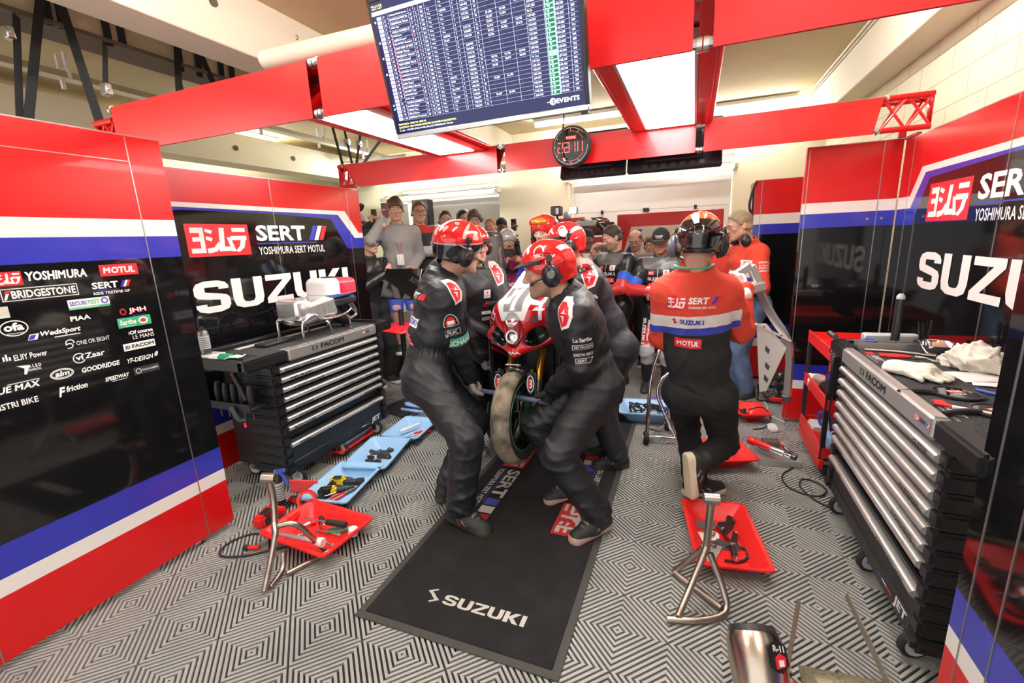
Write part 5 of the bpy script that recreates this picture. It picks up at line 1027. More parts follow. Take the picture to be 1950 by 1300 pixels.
MB().use('plastic').lathe([(.035, -.04), (.035, .04)], (0, 0, .17), (0, 1, 0), 16).build('hub', None, fan); MB().use('plastic').tube([(-.17, .02, .17), (-.16, .02, .01), (.16, .02, .01), (.17, .02, .17)], .01, 8).build('foot', None, fan)
# ---- bare metal stands
def nose_stand(label, loc, rz, rot, legs, neck, ax):
    o = empty('work_stand', loc, rz, label, 'stand'); m = mat('bare_tube', (.52, .47, .40), .3, 1, noise=(14, (.36, .31, .26), .45, .65))
    MB().use(m).tube(neck, .0165, 12, 2).build('post', None, o)
    for L in legs: MB().use(m).tube(L, .0145, 12, 2).build('leg', None, o)
    h = neck[-1]; MB().use(m).lathe([(.021, -.032), (.026, -.032), (.026, .032), (.021, .032), (.021, -.032)], h, ax, 24, False).build('cradle_tube', None, o); return o
nose_stand('bare metal stand beside the left red tray', (-1.88, 1.42, 0), 0, 0, [[(-.05, .02, .26), (-.0, -.02, .22), (.02, -.14, .015), ], [(-.05, .02, .24), (.03, .08, .25), (.06, .15, .10), (.08, .19, .016)], [(.03, -.12, .014), (-.01, -.0, .016), (-.03, .03, .09)], [(.03, -.02, .016), (.12, .19, .016)]], [(-.04, .01, .2), (-.07, .06, .36), (-.08, .06, .49)], (.9, .35, -.1))
nose_stand('bare metal stand beside the red tray of brackets on the right', (.08, 1.86, 0), 0, 0, [[(-.12, -.135, .0155), (.02, -.1, .0155), (.13, -.02, .0155), (.10, .04, .10), (.045, .08, .22)], [(-.075, -.12, .03), (-.01, .02, .14), (.03, .09, .24)], [(-.10, .17, .0155), (-.04, .16, .1), (.02, .11, .22)], [(-.1, .16, .0155), (.10, -.0, .0155)]], [(.03, .1, .2), (.035, .11, .34), (.04, .11, .47)], (1, .15, 0))
# ---- chrome paddock stand with wheels
ps = empty('paddock_stand', (-.22, 3.55, 0), 0, 'chrome paddock stand with black wheels beside the running person', 'stand')
for sx, a in ((0, 0), (.14, .32)):
    MB().use('chrome').tube([(-.06+sx, -.1+a, .05), (-.055+sx, -.08+a, .25), (-.05+sx, -.05+a, .52), (.0+sx, .0+a, .72), (.03+sx, .03+a, .76), (.05+sx, .05+a, .70)], .0145, 12, 2).build('upright', None, ps)
    MB().use('chrome').tube([(.0+sx, -.02+a, .46), (.06+sx, .02+a, .52), (.14+sx, .06+a, .56)] if sx else [(.12, .1, .57), (.03, .04, .5), (-.01, .02, .40), (.05, .0, .25), (.13, -.04, .1), (.16, -.06, .04)], .0135, 12, 2).build('arm', None, ps)
    w = MB().use('rubber'); w.lathe([(.04, -.02), (.052, -.013), (.052, .013), (.04, .02)], (-.065+sx*1.0, -.105+a, .052), (1, .2, 0), 22); w.use('steel').lathe([(.022, -.023), (.022, .023)], (-.065+sx, -.105+a, .052), (1, .2, 0), 14); w.build('wheel', None, ps)
MB().use('chrome').tube([(-.06, -.1, .055), (.08, .22, .055)], .012, 10).build('axle_tube', None, ps); MB().use('chrome').tube([(-.05, -.09, .06), (.16, -.06, .05), (.22, -.05, .03)], .012, 10).build('base_tube', None, ps); MB().use('chrome').tube([(-.052, -.09, .12), (.1, .0, .06), (.2, .1, .03)], .008, 8).build('brace', None, ps)
lb = MB().use('ktext')
for k in range(6): lb.torus((-.0575+.0005*k, -.088+.001*k, .22+.018*k), (.03, .1, 1), .0148, .004, 14, 5)
lb.build('grip_band', None, ps)
# ---- silencer and footrest assembly lying at the bottom right
ex = empty('exhaust_silencer', (.275, 1.315, .0), 0, 'brushed titanium silencer with badge at the bottom right corner', 'silencer'); ti = mat('titanium', (.55, .48, .40), .25, 1, bump=(40, .04))
q = V(-.0, -.30, .62).normalized()
mb = MB().use(ti); mb.lathe([(.04, -.12), (.072, -.02), (.084, .06), (.088, .13), (.086, .19), (.078, .215)], (0, .0, .14), V(-.12, .55, .5), 32, False); mb.build('can', None, ex)
mb = MB().use(mat('carbon', (.03, .03, .03), .3)); mb.lathe([(.079, .212), (.07, .235), (.045, .24), (.04, .20)], (0, 0, .14), V(-.12, .55, .5), 32, False); mb.build('end_cap', None, ex)
mb = MB().use('steel'); mb.lathe([(.0815, .045), (.0835, .05), (.0845, .056), (.0825, .06)], (0, .0, .14), V(-.12, .55, .5), 32, False); mb.build('weld_band', None, ex)
ax = V(-.12, .55, .5).normalized(); sd_ = V(.62, -.62, .45); sd_ = (sd_-ax*sd_.dot(ax)).normalized()
Tb = frame(V(0, 0, .14)+ax*.15+sd_*.0895, ax.cross(sd_)*-1, ax); 
if Tb.col[2].xyz.dot(sd_) < 0: Tb = frame(V(0, 0, .14)+ax*.15+sd_*.0895, ax.cross(sd_), ax)
lb = MB().use('ktext'); put_poly(lb, [[(-.035, -.03), (.0, -.045), (.035, -.02), (.035, .03), (0, .045), (-.035, .03)]], Tb, 1, 1, 0, 0, .002); lb.use('rtext'); put_poly(lb, [[(-.02, -.035), (.02, -.025), (.025, -.0), (0, .01), (-.02, -.005)]], Tb, 1, 1, 0, 0, .003); lb.use('wtext'); put_text(lb, 'R-11', Tb, .045, .018, .04, 0, .0035, -.022, .012); put_poly(lb, [[(-.01, -.028), (.012, -.024), (.014, -.008), (-.008, -.01)]], Tb, 1, 1, 0, 0, .0045); lb.build('badge', None, ex)
bl = empty('bike_subframe', (.50, 1.57, 0), 0, 'upturned carbon tail piece with thin metal struts at the bottom right edge', 'bike part')
cb = mat('woven_carbon', (.33, .30, .20), .4, .3, noise=(120, (.2, .18, .12), .45, .6))
P = [[(x, y, .05+.03*math.sin(3*x)+.015*math.cos(9*y)) for y in (-.2, -.1, 0., .05)] for x in (-.08, .0, .08, .16, .2)]
g = MB().use(cb); g.grid(P, 5, 4); g.build('undertray', None, bl, solid=.006)
for a, b, w in (((-.13, -.02, .08), (-.10, .05, .33), .022), ((.18, -.1, .1), (.10, .25, .24), .03)):
    MB().use(mat('thin_strut', (.42, .38, .30), .35, .8)).bar(a, b, w, .004, (1, .3, 0)).build('strut', None, bl)
mb = MB().use('redplastic'); mb.tube([(-.12, -.05, .06), (-.04, -.14, .07), (.1, -.2, .06)], .02, 10, 2); mb.build('red_fairing', None, bl); mb = MB().use('wtext'); mb.tube([(-.10, -.09, .085), (-.05, -.15, .088)], .006, 8); mb.build('stripe', None, bl)
mb = MB().use('darksteel'); mb.tube([(-.13, -.02, .03), (-.1, -.12, .04), (-.05, -.2, .03)], .016, 8, 2); mb.lathe([(.014, 0), (.014, .02)], (-.13, -.0, .07), (1, 0, 0), 12); mb.build('fastener', None, bl)
# ================================================================== race motorcycle, nose to the camera, front wheel lifted
bk = empty('motorcycle', (-.987, 2.5, .533), 0, 'red and white race motorcycle with number 1, front wheel lifted off the mat', 'motorcycle')
def bike_axes(phi, th, pit):
    h = V(-math.sin(phi), -math.cos(phi), 0); l = V(math.cos(phi), -math.sin(phi), 0); u = V(0, 0, 1)
    l2 = l*math.cos(th)-u*math.sin(th); u2 = u*math.cos(th)+l*math.sin(th); h2 = h*math.cos(pit)+u2*math.sin(pit); u3 = u2*math.cos(pit)-h*math.sin(pit)
    return Matrix((h2, l2, u3)).transposed()
bk.rotation_euler = bike_axes(.045, -.04, .15).to_euler()
tyre_m = mat('dusty_tyre', (.36, .30, .22), .85, bump=(45, .5), noise=(11, (.085, .07, .055), .38, .68)); side_m = mat('tyre_wall', (.03, .028, .026), .7)
def wheel(x, R, wd, rim_r, name, parent):
    t = MB(); n = 56; k = 13; vs = []; fs = []
    prof = [(rim_r, -wd*.36), (rim_r+.03, -wd*.49), (R-.035, -wd*.5)]+[(R-.035+.035*math.sin(a), -wd*.5*math.cos(a)) for a in [PI*q/8 for q in range(1, 8)]]+[(R-.035, wd*.5), (rim_r+.03, wd*.49), (rim_r, wd*.36)]
    m = len(prof)
    for i in range(n):
        a = 2*PI*i/n
        for r, y in prof: vs.append((x+r*math.cos(a), y, r*math.sin(a)))
    for lo, hi, mm in ((0, 2, side_m), (2, m-3, tyre_m), (m-3, m-1, side_m)):
        t.use(mm); t.raw(vs, [(i*m+j, i*m+j+1, ((i+1) % n)*m+j+1, ((i+1) % n)*m+j) for i in range(n) for j in range(lo, hi)])
    ty = t.build(name+'_tyre', None, parent, 60)
    r = MB().use(mat('rim_black', (.012, .012, .012), .3, .3)); r.lathe([(rim_r+.004, -wd*.37), (rim_r-.012, -wd*.37), (rim_r-.018, -wd*.2), (rim_r-.018, wd*.2), (rim_r-.012, wd*.37), (rim_r+.004, wd*.37)], (x, 0, 0), (0, 1, 0), 48, False)
    r.lathe([(.035, -.05), (.035, .05)], (x, 0, 0), (0, 1, 0), 20)
    for q in range(5):
        a = 2*PI*q/5+.3; c, s = math.cos(a), math.sin(a); b = a+.22
        r.tube([(x+.03*c, 0, .03*s), (x+.1*c, 0, .1*s), (x+(rim_r-.016)*math.cos(b), 0, (rim_r-.016)*math.sin(b))], [.018, .012, .013], 8, 1)
    rm = r.build('rim', None, parent)
    g = MB().use('gtext'); g.torus((x, wd*.372, 0), (0, 1, 0), rim_r-.003, .0025, 48, 6); g.torus((x, -wd*.372, 0), (0, 1, 0), rim_r-.003, .0025, 48, 6); g.build('rim_tape', None, rm)
wheel(0, .302, .122, .216, 'front', bk)
for s in (-1, 1):
    d = MB().use(mat('brake_steel', (.22, .24, .2), .3, 1)); d.lathe([(.155, -.003), (.155, .003), (.10, .003), (.10, -.003), (.155, -.003)], (0, s*.075, 0), (0, 1, 0), 40, False); d.use(mat('disc_green', (.02, .16, .05), .4)).lathe([(.10, -.004), (.10, .004), (.05, .004), (.05, -.004), (.10, -.004)], (0, s*.072, 0), (0, 1, 0), 30, False); d.build('brake_disc', None, bk)
    c = MB().use(mat('caliper', (.5, .48, .45), .3, .8)); c.box((-.17, s*.085-.03, -.045), (-.10, s*.085+.035, .075), .014, None, 2); ca = c.build('brake_caliper', None, bk); MB().use('redplastic' if s < 0 else 'steel').tube([(-.13, s*.12, .0), (-.09, s*.135, -.03), (-.07, s*.12, -.06)], .012, 8, 1).build('fitting', None, ca)
    ax = V(-.405, 0, .914)
    MB().use('darksteel').tube([(0.0, s*.105, -.02), V(-.0, s*.105, 0)+ax*.05, V(0, s*.105, 0)+ax*.23], [.024, .034, .031], 16).build('fork_lower', None, bk)
    fk = MB().use('gold').tube([V(0, s*.105, 0)+ax*.22, V(0, s*.105, 0)+ax*.80], .0265, 18).build('fork_tube', None, bk)
    g = MB().use('plastic').box((.0, s*.11-.03, .13), (.055, s*.11+.03, .30), .02, None, 3).build('fork_guard', None, bk)
    b = MB().use('wtext'); T = frame((.0556, s*.11, .215), (0, 1, 0), (0, 0, 1)); put_poly(b, strip(arc(0, 0, .022, .05, 0, 360, 20), .005), T, 1, 1); put_text(b, 'B', T, .026, .055, .05, .2, .0008, -.013, -.028); b.use('rtext'); put_poly(b, [[(-.018, -.03), (-.006, -.03), (-.002, .03), (-.014, .03)]], T, 1, 1, 0, 0, .0012); b.build('tyre_maker_label', None, g)
MB().use('steel').cyl((0, -.13, 0), (0, .13, 0), .014).build('axle', None, bk)
fd = MB().use(mat('fender_carbon', (.012, .012, .013), .22, coat=.4)); rows = []
for i in range(13):
    a = math.radians(72+i*6.5); rows.append([(.325*math.cos(a)*(1-.1*abs(j-4)/4), (j-4)/4*.085, .325*math.sin(a)-.03*(abs(j-4)/4)**2) for j in range(9)])
fn = fd.grid(rows, 13, 9).build('front_fender', None, bk, solid=.004)
lb = MB().use('wtext'); T = frame((.075, 0, .322), (0, 1, 0), (-.97, 0, .2)); put_text(lb, 'Brembo', T, .10, .03, .02, .2, .006, -.05, .0); lb.build('fender_print', None, fn)
# nose fairing
F = Field((-.5, -.32, .3), (.2, .32, .98), .005)
F.ell((-.17, 0, .60), (.225, .215, .175), .03); F.cone((-.05, 0, .64), (-.36, 0, .86), .115, .10, .06, ((0, 1, 0), 1.35)); F.cone((.03, 0, .405), (-.09, .215, .50), .03, .035, .03); F.cone((.03, 0, .405), (-.09, -.215, .50), .03, .035, .03)
F.cone((-.02, .09, .67), (-.17, .245, .60), .05, .03, .05); F.cone((-.02, -.09, .67), (-.17, -.245, .60), .05, .03, .05); F.cone((-.10, .20, .51), (-.24, .24, .60), .035, .03, .04); F.cone((-.10, -.20, .51), (-.24, -.24, .60), .035, .03, .04)
F.ell((.0, 0, .54), (.06, .085, .13), .03); F.box((-.33, 0, .5), (.22, .17, .22), .1, .03, op='cut')
for s in (-1, 1):
    R = Matrix.Rotation(s*.55, 3, 'X'); F.ell((.05, s*.150, .505), (.13, .098, .056), .010, R, op='cut')
F.ell((.085, 0, .545), (.045, .064, .112), .006, op='cut')
P, Fc = F.mesh(); x, y, z = P.T; ay = np.abs(y); A3 = {'white': np.minimum(.075+.35*np.maximum(z-.60, 0)-ay, z-.60), 'plate': np.minimum(.060+.08*(z-.65)-ay, .075-np.abs(z-.73)), 'line': np.minimum(.008-np.abs(ay-.158), z-.6)}
gg = []
for s in (-1, 1): q = (P-np.array((.05, s*.150, .505))) @ np.array(Matrix.Rotation(s*.55, 3, 'X')); gg.append(1-np.sqrt(((q/np.array((.134, .101, .0595)))**2).sum(1)))
A3['duct'] = np.maximum(*gg)
fr = np_mesh('nose_fairing', P, Fc, layered_mat('fairing_paint', (.62, .008, .014), [('line', (.8, .8, .8)), ('white', (.84, .84, .84)), ('plate', (.26, .26, .27)), ('duct', (.008, .008, .009))], .2, None, .6), bk, attrs=A3); fbvh = BVHTree.FromPolygons([Vector(p) for p in P], Fc)
def drape(mb, T, bvh, dirv, off=.0015, n0=0, reach=.6):
    """push the vertices added since n0 along dirv on to the surface below"""
    d = Vector(dirv)
    if n0 == 0: fine(mb, .012)
    for i in range(n0, len(mb.v)):
        p = Vector(mb.v[i]); h = bvh.ray_cast(p-d*reach, d, 2*reach)
        if h[0] is not None: mb.v[i] = tuple(h[0]-d*off)
def subdiv_last(mb, f0, it=1): pass
lb = MB().use('wtext'); T = frame((.15, 0, 0), (0, 1, 0), (0, 0, 1))
put_poly(lb, [[(-.016, .66), (.012, .66), (.036, .80), (.008, .80)], [(-.026, .77), (.008, .80), (.004, .765), (-.022, .745)]], T, 1, 1); drape(lb, T, fbvh, (-1, 0, 0)); lb.build('race_number', None, fr)
lb = MB().use('wtext'); put_text(lb, 'PIAA', T, .085, .017, .05, .0, 0, -.043, .392); put_poly(lb, [[(-.20, .615), (-.145, .60), (-.125, .645), (-.18, .66)]], T, 1, 1); put_poly(lb, [[(.10, .70), (.15, .69), (.17, .71), (.12, .725)], [(.12, .66), (.17, .655), (.18, .67), (.14, .68)]], T, 1, 1); drape(lb, T, fbvh, (-1, 0, 0)); lb.build('sponsor_print', None, fr); lb = MB().use('rtext'); put_poly(lb, [[(-.185, .622), (-.15, .61), (-.137, .64), (-.172, .652)]], T, 1, 1); drape(lb, T, fbvh, (-1, 0, 0), .003); lb.build('sponsor_print', None, fr)
lh = MB().use('chrome')
for (xx, zz) in ((.060, .60), (.066, .50)): lh.lathe([(.0, -.022), (.025, -.014), (.042, .0), (.044, .006)], (xx, 0, zz), (1, 0, .15), 28, False)
lh.use(mat('bulb', (1, .97, .9), .3, emit=.4))
for (xx, zz) in ((.060, .60), (.066, .50)): lh.ball((xx-.005, 0, zz), .009, 10)
lh.use('plastic')
for k in range(20): a = 2*PI*k/20; a2 = 2*PI*(k+1)/20; lh.tube([(.058-.012*abs(math.cos(a)), .070*math.cos(a)*(1+.25*math.sin(a)), .555+.112*math.sin(a)), (.058-.012*abs(math.cos(a2)), .070*math.cos(a2)*(1+.25*math.sin(a2)), .555+.112*math.sin(a2))], .004, 6)
hl = lh.build('headlamp', None, bk)
g = MB().use('glass').ball((.055, 0, .548), (.032, .066, .114), 24); g.build('lens', None, hl)
ws = MB().use(mat('screen_clear', (.9, .92, .95), .03, trans=.9, ior=1.2)); rows = []
for i in range(8):
    t = i/7; rows.append([(-.13-.24*t-.10*(abs(j-4)/4)**2, (j-4)/4*(.135-.03*t), .775+.115*t-.05*(abs(j-4)/4)**2) for j in range(9)])
ws.grid(rows, 8, 9); ws.build('windscreen', None, bk, solid=.003)
MB().use('plastic').lathe([(.022, 0), (.022, .006)], (.035, .135, .605), (1, .35, .1), 18).build('fairing_plug', None, bk)
# side fairings, tank, seat, engine, rear end
for s in (-1, 1):
    mb = MB().use(mat('side_black', (.012, .012, .013), .2, coat=.4)); rows = []
    for i in range(9):
        t = i/8; rows.append([(-.10-.62*t, s*(.20+.05*math.sin(PI*min(1, .2+.8*j/6)))*(1-.15*t), .58-.62*(j/6)*(.75+.25*t)-.05*t) for j in range(7)])
    mb.grid(rows, 9, 7); sf = mb.build('side_fairing', None, bk, solid=.005)
    st = MB()
    for k, (m, o) in enumerate((('btext', .0), ('wtext', .04), ('rtext', .08))): st.use(m).bar((-.11, s*.232, .50-o), (-.55, s*.235, .36-o), .006, .022, up=(0, 0, 1))
    st.build('stripe', None, sf)
    MB().use('plastic').tube([(-.30, s*.10, .74), (-.28, s*.18, .74), (-.33, s*.34, .71)], .016, 12, 1).build('handlebar', None, bk)
    MB().use('rubber').tube([(-.315, s*.24, .725), (-.335, s*.36, .705)], .02, 12).build('grip', None, bk)
F = Field((-1.45, -.26, .2), (-.28, .26, .95), .012); F.ell((-.62, 0, .66), (.27, .16, .14), .05); F.cone((-.85, 0, .60), (-1.35, 0, .78), .11, .05, .06, ((0, 1, 0), 1.2)); P, Fc = F.mesh()
np_mesh('tank_and_tail', P, Fc, 'red', bk)
mb = MB().use('plastic'); mb.box((-.75, -.19, .02), (-.28, .19, .5), .05, None, 2); mb.box((-1.12, -.09, .52), (-.84, .09, .66), .03); mb.build('engine', None, bk)
mb = MB().use('alu'); mb.bar((-.78, .12, .1), (-1.42, .11, 0), .04, .08); mb.bar((-.78, -.12, .1), (-1.42, -.11, 0), .04, .08); mb.build('swingarm', None, bk)
wheel(-1.42, .305, .19, .216, 'rear', bk)
# the blue bar the two mechanics lift with
lbar = empty('lifting_bar', (-1.272, 2.515, .674), 0, 'blue grey bar through the front wheel, held by the two people in front', 'bar')
MB().use(mat('blue_grey_bar', (.14, .16, .30), .4, .3)).cyl((0, 0, 0), (.53, -.135, .010), .0145).build('bar', None, lbar); MB().use('darksteel').cyl((.455, -.116, .0085), (.47, -.1197, .009), .017).build('collar', None, lbar)
# ================================================================== people: one continuous skin, clothes and gear as children
SKIN = {'fair': (.62, .36, .26), 'light': (.68, .42, .31), 'tan': (.45, .25, .16), 'brown': (.20, .10, .06)}
skin_m = vcol_mat('skin', .5, (120, .08), sss=.08)
cloth_m = {'cover': vcol_mat('coverall_cloth', .48, (180, .12)), 'knit': vcol_mat('knit_cloth', .85, (220, .2)), 'leather': vcol_mat('leather_suit', .3, (90, .1)), 'denim': vcol_mat('denim', .9, (260, .3))}
def nv(v): v = np.array(v, float); return v/np.linalg.norm(v)
def ik(a, b, l1, l2, pole):
    a = np.array(a, float); b = np.array(b, float); d = b-a; L = np.linalg.norm(d); L = min(L, (l1+l2)*.999); u = nv(d)
    x = (L*L+l1*l1-l2*l2)/(2*L); h = math.sqrt(max(l1*l1-x*x, 0)); p = np.array(pole, float); p = p-u*(p @ u); n = np.linalg.norm(p)
    return a+u*x+(p/n*h if n > 1e-6 else 0), a+u*L
def merge(parts):
    P = []; F = []; C = []; n = 0
    for p, f, c in parts:
        P.append(p); F += [[i+n for i in q] for q in f]; C.append(np.broadcast_to(np.array(c, float), (len(p), 3))); n += len(p)
    return np.concatenate(P), F, np.concatenate(C)
def sphere_geo(c, r, col_fn, seg=12):
    b = bmesh.new(); bmesh.ops.create_uvsphere(b, u_segments=seg, v_segments=seg, radius=1); P = np.array([v.co[:] for v in b.verts]); F = [[v.index for v in f.verts] for f in b.faces]; b.free()
    C = np.array([col_fn(p) for p in P]); return P*r+np.array(c), F, C
def head_geo(h, tone, o):
    """head in its own frame: x right, y forward, z up, eyes at z = 0; o = options"""
    F = Field((-.12, -.16, -.26), (.12, .16, .14), h); j = o.get('jaw', 1.0)
    F.ell((0, -.012, .03), (.077, .097, .087), .01); F.ell((0, .028, -.04), (.062, .060, .078), .03)
    for s in (-1, 1):
        F.cone((s*.055*j, -.002, -.062), (s*.018, .068, -.100), .020, .018, .03); F.ell((s*.046, .062, -.022), (.021, .02, .018), .02)
    F.ell((0, .074, -.102), (.020*j, .017, .016), .02); F.cone((-.036, .083, .020), (.036, .083, .020), .012, .012, .016)
    for s in (-1, 1): F.ell((s*.032, .100, .001), (.019, .018, .012), .012, op='cut')
    F.cone((0, .086, .012), (0, .108, -.030), .0075, .0125, .010); 
    for s in (-1, 1): F.ell((s*.0125, .098, -.036), (.009, .011, .008), .008)
    F.cone((-.020, .087, -.0615), (.020, .087, -.0615), .0065, .0065, .007); F.cone((-.018, .087, -.0735), (.018, .087, -.0735), .0075, .0075, .007); F.cone((-.021, .098, -.0675), (.021, .098, -.0675), .0025, .0025, .003, op='cut')
    for s in (-1, 1): F.ell((s*.079, -.012, -.012), (.010, .019, .031), .006, Matrix.Rotation(s*.25, 3, 'Z') @ Matrix.Rotation(.15, 3, 'X')); F.ell((s*.090, -.006, -.010), (.008, .010, .018), .004, op='cut')
    for s in (-1, 1): F.ell((s*.032, .0795, .0005), (.0145, .0125, .0125), .003)
    nk = np.array(o.get('neck', (0, -.05, -.24))); F.cone((0, -.028, -.07), nk, .056, .060, .03)
    P, Q = F.mesh(); x, y, z = P.T; sk = np.array(tone); C = np.tile(sk, (len(P), 1))
    lip = (np.abs(x) < .024) & (y > .084) & (z < -.055) & (z > -.081); C[lip] = sk*np.array((.80, .55, .55))
    ck = np.exp(-(((np.abs(x)-.045)/.02)**2+((z+.03)/.02)**2))*(y > .03); C = C*(1-ck[:, None]*np.array((0, .14, .14)))
    if o.get('stubble'):
        m = (z < -.045) & (y > .0) & (z > -.135) & ~lip & ((y < .093) | (z < -.05)); C[m] = C[m]*(1-o['stubble'])+np.array((.06, .045, .04))*o['stubble']
    parts = [(P, Q, C)]
    for s in (-1, 1):   # eyes: white, iris, pupil
        g = nv((0, 1, o.get('look', -.1)))
        def cf(p): d = p @ g; return (.01, .01, .01) if d > .975 else ((.12, .09, .06) if d > .90 else (.62, .58, .55))
        if o.get('eyes', True): parts.append(sphere_geo((s*.032, .0815, .0005), .0118, cf, 14))
    br = o.get('brow', (.06, .04, .03))
    for s in (-1, 1):
        M_ = MB(); M_.tube([(s*.014, .0935, .018), (s*.032, .0945, .0235), (s*.050, .083, .0185)], [.003, .0042, .002], 6, 2); parts.append((np.array(M_.v), [list(f) for f in M_.f], br))
    return parts
def hair_geo(h, style, seed=1):
    F = Field((-.13, -.17, -.2), (.13, .16, .17), h)
    t = {'short': .008, 'crop': .004, 'medium': .017, 'fringe': .016, 'long': .02, 'sides': .005}[style]
    F.ell((0, -.014, .032), (.077+t, .097+t, .087+t*1.3), .01)
    if style in ('long',): F.ell((0, -.05, -.06), (.085, .06, .11), .03)
    F.cone((-.06, -.05, -.03), (.06, -.05, -.03), .03+t, .03+t, .02)
    if style in ('short', 'crop', 'sides'): F.plane((0, .80, -.60), .012, .008)
    elif style == 'fringe': F.plane((0, .55, -.83), .026, .008)
    else: F.plane((0, .72, -.68), .022, .008)
    F.plane((0, 0, -1), {'long': .15, 'fringe': .035, 'medium': .06}.get(style, .055), .01)
    F.ell((0, .09, -.03), (.066, .10, .06), .008, op='cut')
    if style == 'sides': F.ell((0, .0, .13), (.09, .13, .085), .01, op='cut')
    P, Q = F.mesh()
    if not len(P): return P, Q
    N = vnormals(P, Q); r = np.random.default_rng(seed); d = np.zeros(len(P))
    for i in range(4): k = r.normal(size=3)*np.array((110, 40, 60)); d += np.sin(P @ k+r.random()*6)
    return P+N*(d*t*.12)[:, None], Q
POSES = {'relaxed': ((.35, .5, .35), .35), 'grip': ((1.15, 1.25, .8), .75), 'hold': ((.75, .75, .45), .5), 'flat': ((.12, .15, .1), .2), 'fist': ((1.45, 1.5, .9), .8)}
def hand_geo(h, side, wrist, d, palm, pose, s=1.0, fat=0.0, forearm=None):
    """side +1 right hand, -1 left; d = wrist to knuckles; palm = direction the palm faces"""
    d = nv(d); pz = np.array(palm, float); pz = nv(pz-d*(pz @ d)); z = -pz; y = np.cross(z, d); R = np.stack([d, y, z], 1); th = side
    F = Field((-.10, -.11, -.12), (.21, .11, .07), h); (c1, c2, c3), tc = POSES[pose] if isinstance(pose, str) else pose
    F.cone((.004, 0, 0), (.078, 0, 0), .0165+fat, .0155+fat, .012, ((0, 1, 0), 2.1)); F.cone((.0, 0, 0), (.07, th*.016, -.002), .02+fat, .017+fat, .012); F.cone((-.07, 0, 0), (.01, 0, 0), .027+fat, .022+fat, .018, ((0, 1, 0), 1.2))
    for k, (yo, L, xx) in enumerate(((.0295, .070, .082), (.0098, .079, .086), (-.0098, .073, .083), (-.028, .057, .076))):
        p = np.array((xx, th*yo, -.001)); a = 0; r = .0093-.0006*k+fat; sp = th*(.08-.05*k)*(1 if c1 < .6 else .2)
        for q, (c, f) in enumerate(((c1+.06*k, .46), (c2, .30), (c3, .24))):
            a += c; n = p+L*f*np.array((math.cos(a)*math.cos(sp), math.cos(a)*math.sin(sp), -math.sin(a))); F.cone(p, n, r, r*.93, .0035 if q else .006); p = n; r *= .93
    p = np.array((.018, th*.026, -.008)); dirs = [nv((.62, th*.72, -.35)), nv((.85, th*(.55-tc*.6), -.25-tc*.6)), nv((.80, th*(.35-tc*.9), -.3-tc*.8))]
    r = .0145+fat
    for dd, L in zip(dirs, (.046, .034, .027)): n = p+dd*L; F.cone(p, n, r, r*.88, .006); p = n; r *= .86
    P, Q = F.mesh(); P = (P*s) @ R.T+np.array(wrist); return P, Q
def flow(root, name, F, mats_, seed, amp, colf, base, label=None, fr=16.0, amask=None, vert=1.0, extra=None):
    P, Q = F.mesh(); N = vnormals(P, Q); a = folds(P, seed, amp, fr, vert)
    if amask is not None: a = a*amask(P)
    if extra is not None: a = a+extra(P)
    C = colf(P) if callable(colf) else np.tile(np.array(colf), (len(P), 1)); P = P+N*a[:, None]
    o = np_mesh(name, P-base, Q, C['m'], root, attrs=C['a']) if isinstance(C, dict) else np_mesh(name, P-base, Q, mats_, root, col=C, label=label)
    BV[o.name] = (BVHTree.FromPolygons([Vector(p) for p in P], Q), base, P, N); return o
BV = {}
def patch(parent, name, items, c, u, v, reach=.25, off=.003):
    """flat logo items laid on a garment: c = point near the surface, u to the right, v up; items = callables (mb, T)"""
    bv, base, _, _ = BV[parent.name]; T = frame(c, u, v); d = -(T.col[2].xyz); mb = MB()
    for it in items: it(mb, T)
    out = []; fine(mb, .014); Ti = T.inverted()
    for p in mb.v:
        q = Ti @ Vector(p); lift = q.z; p0 = T @ V(q.x, q.y, 0); h = bv.ray_cast(p0-d*reach, d, 2*reach)
        out.append(tuple((h[0] if h[0] is not None else p0)-d*(off+lift)-Vector(base)))
    mb.v = out; return mb.build(name, None, parent, 180)
def ptxt(s, w, h, x, y, m='wtext', bold=.04, sh=0.0, z=.001): return lambda mb, T: (mb.use(m), put_text(mb, s, T, w, h, bold, sh, z, x, y))
def prect(w, h, x, y, m='wtext', z=.0, n=5):
    def f(mb, T):
        mb.use(m)
        for i in range(n):
            for j in range(3): put_poly(mb, [[(i/n, j/3), ((i+1)/n, j/3), ((i+1)/n, (j+1)/3), (i/n, (j+1)/3)]], T, w, h, x, y, z)
    return f
def ppoly(pts, m, z=.0): return lambda mb, T: (mb.use(m), put_poly(mb, [pts], T, 1, 1, 0, 0, z))
def pkana(w, h, x, y, z=.0005): return lambda mb, T: (prect(w, h, x, y, 'rtext', z)(mb, T), mb.use('wtext'), [put_poly(mb, k, T, w*.9, h*.8, x+w*.05, y+h*.1, z+.001) for k in KANA])
class Person: pass
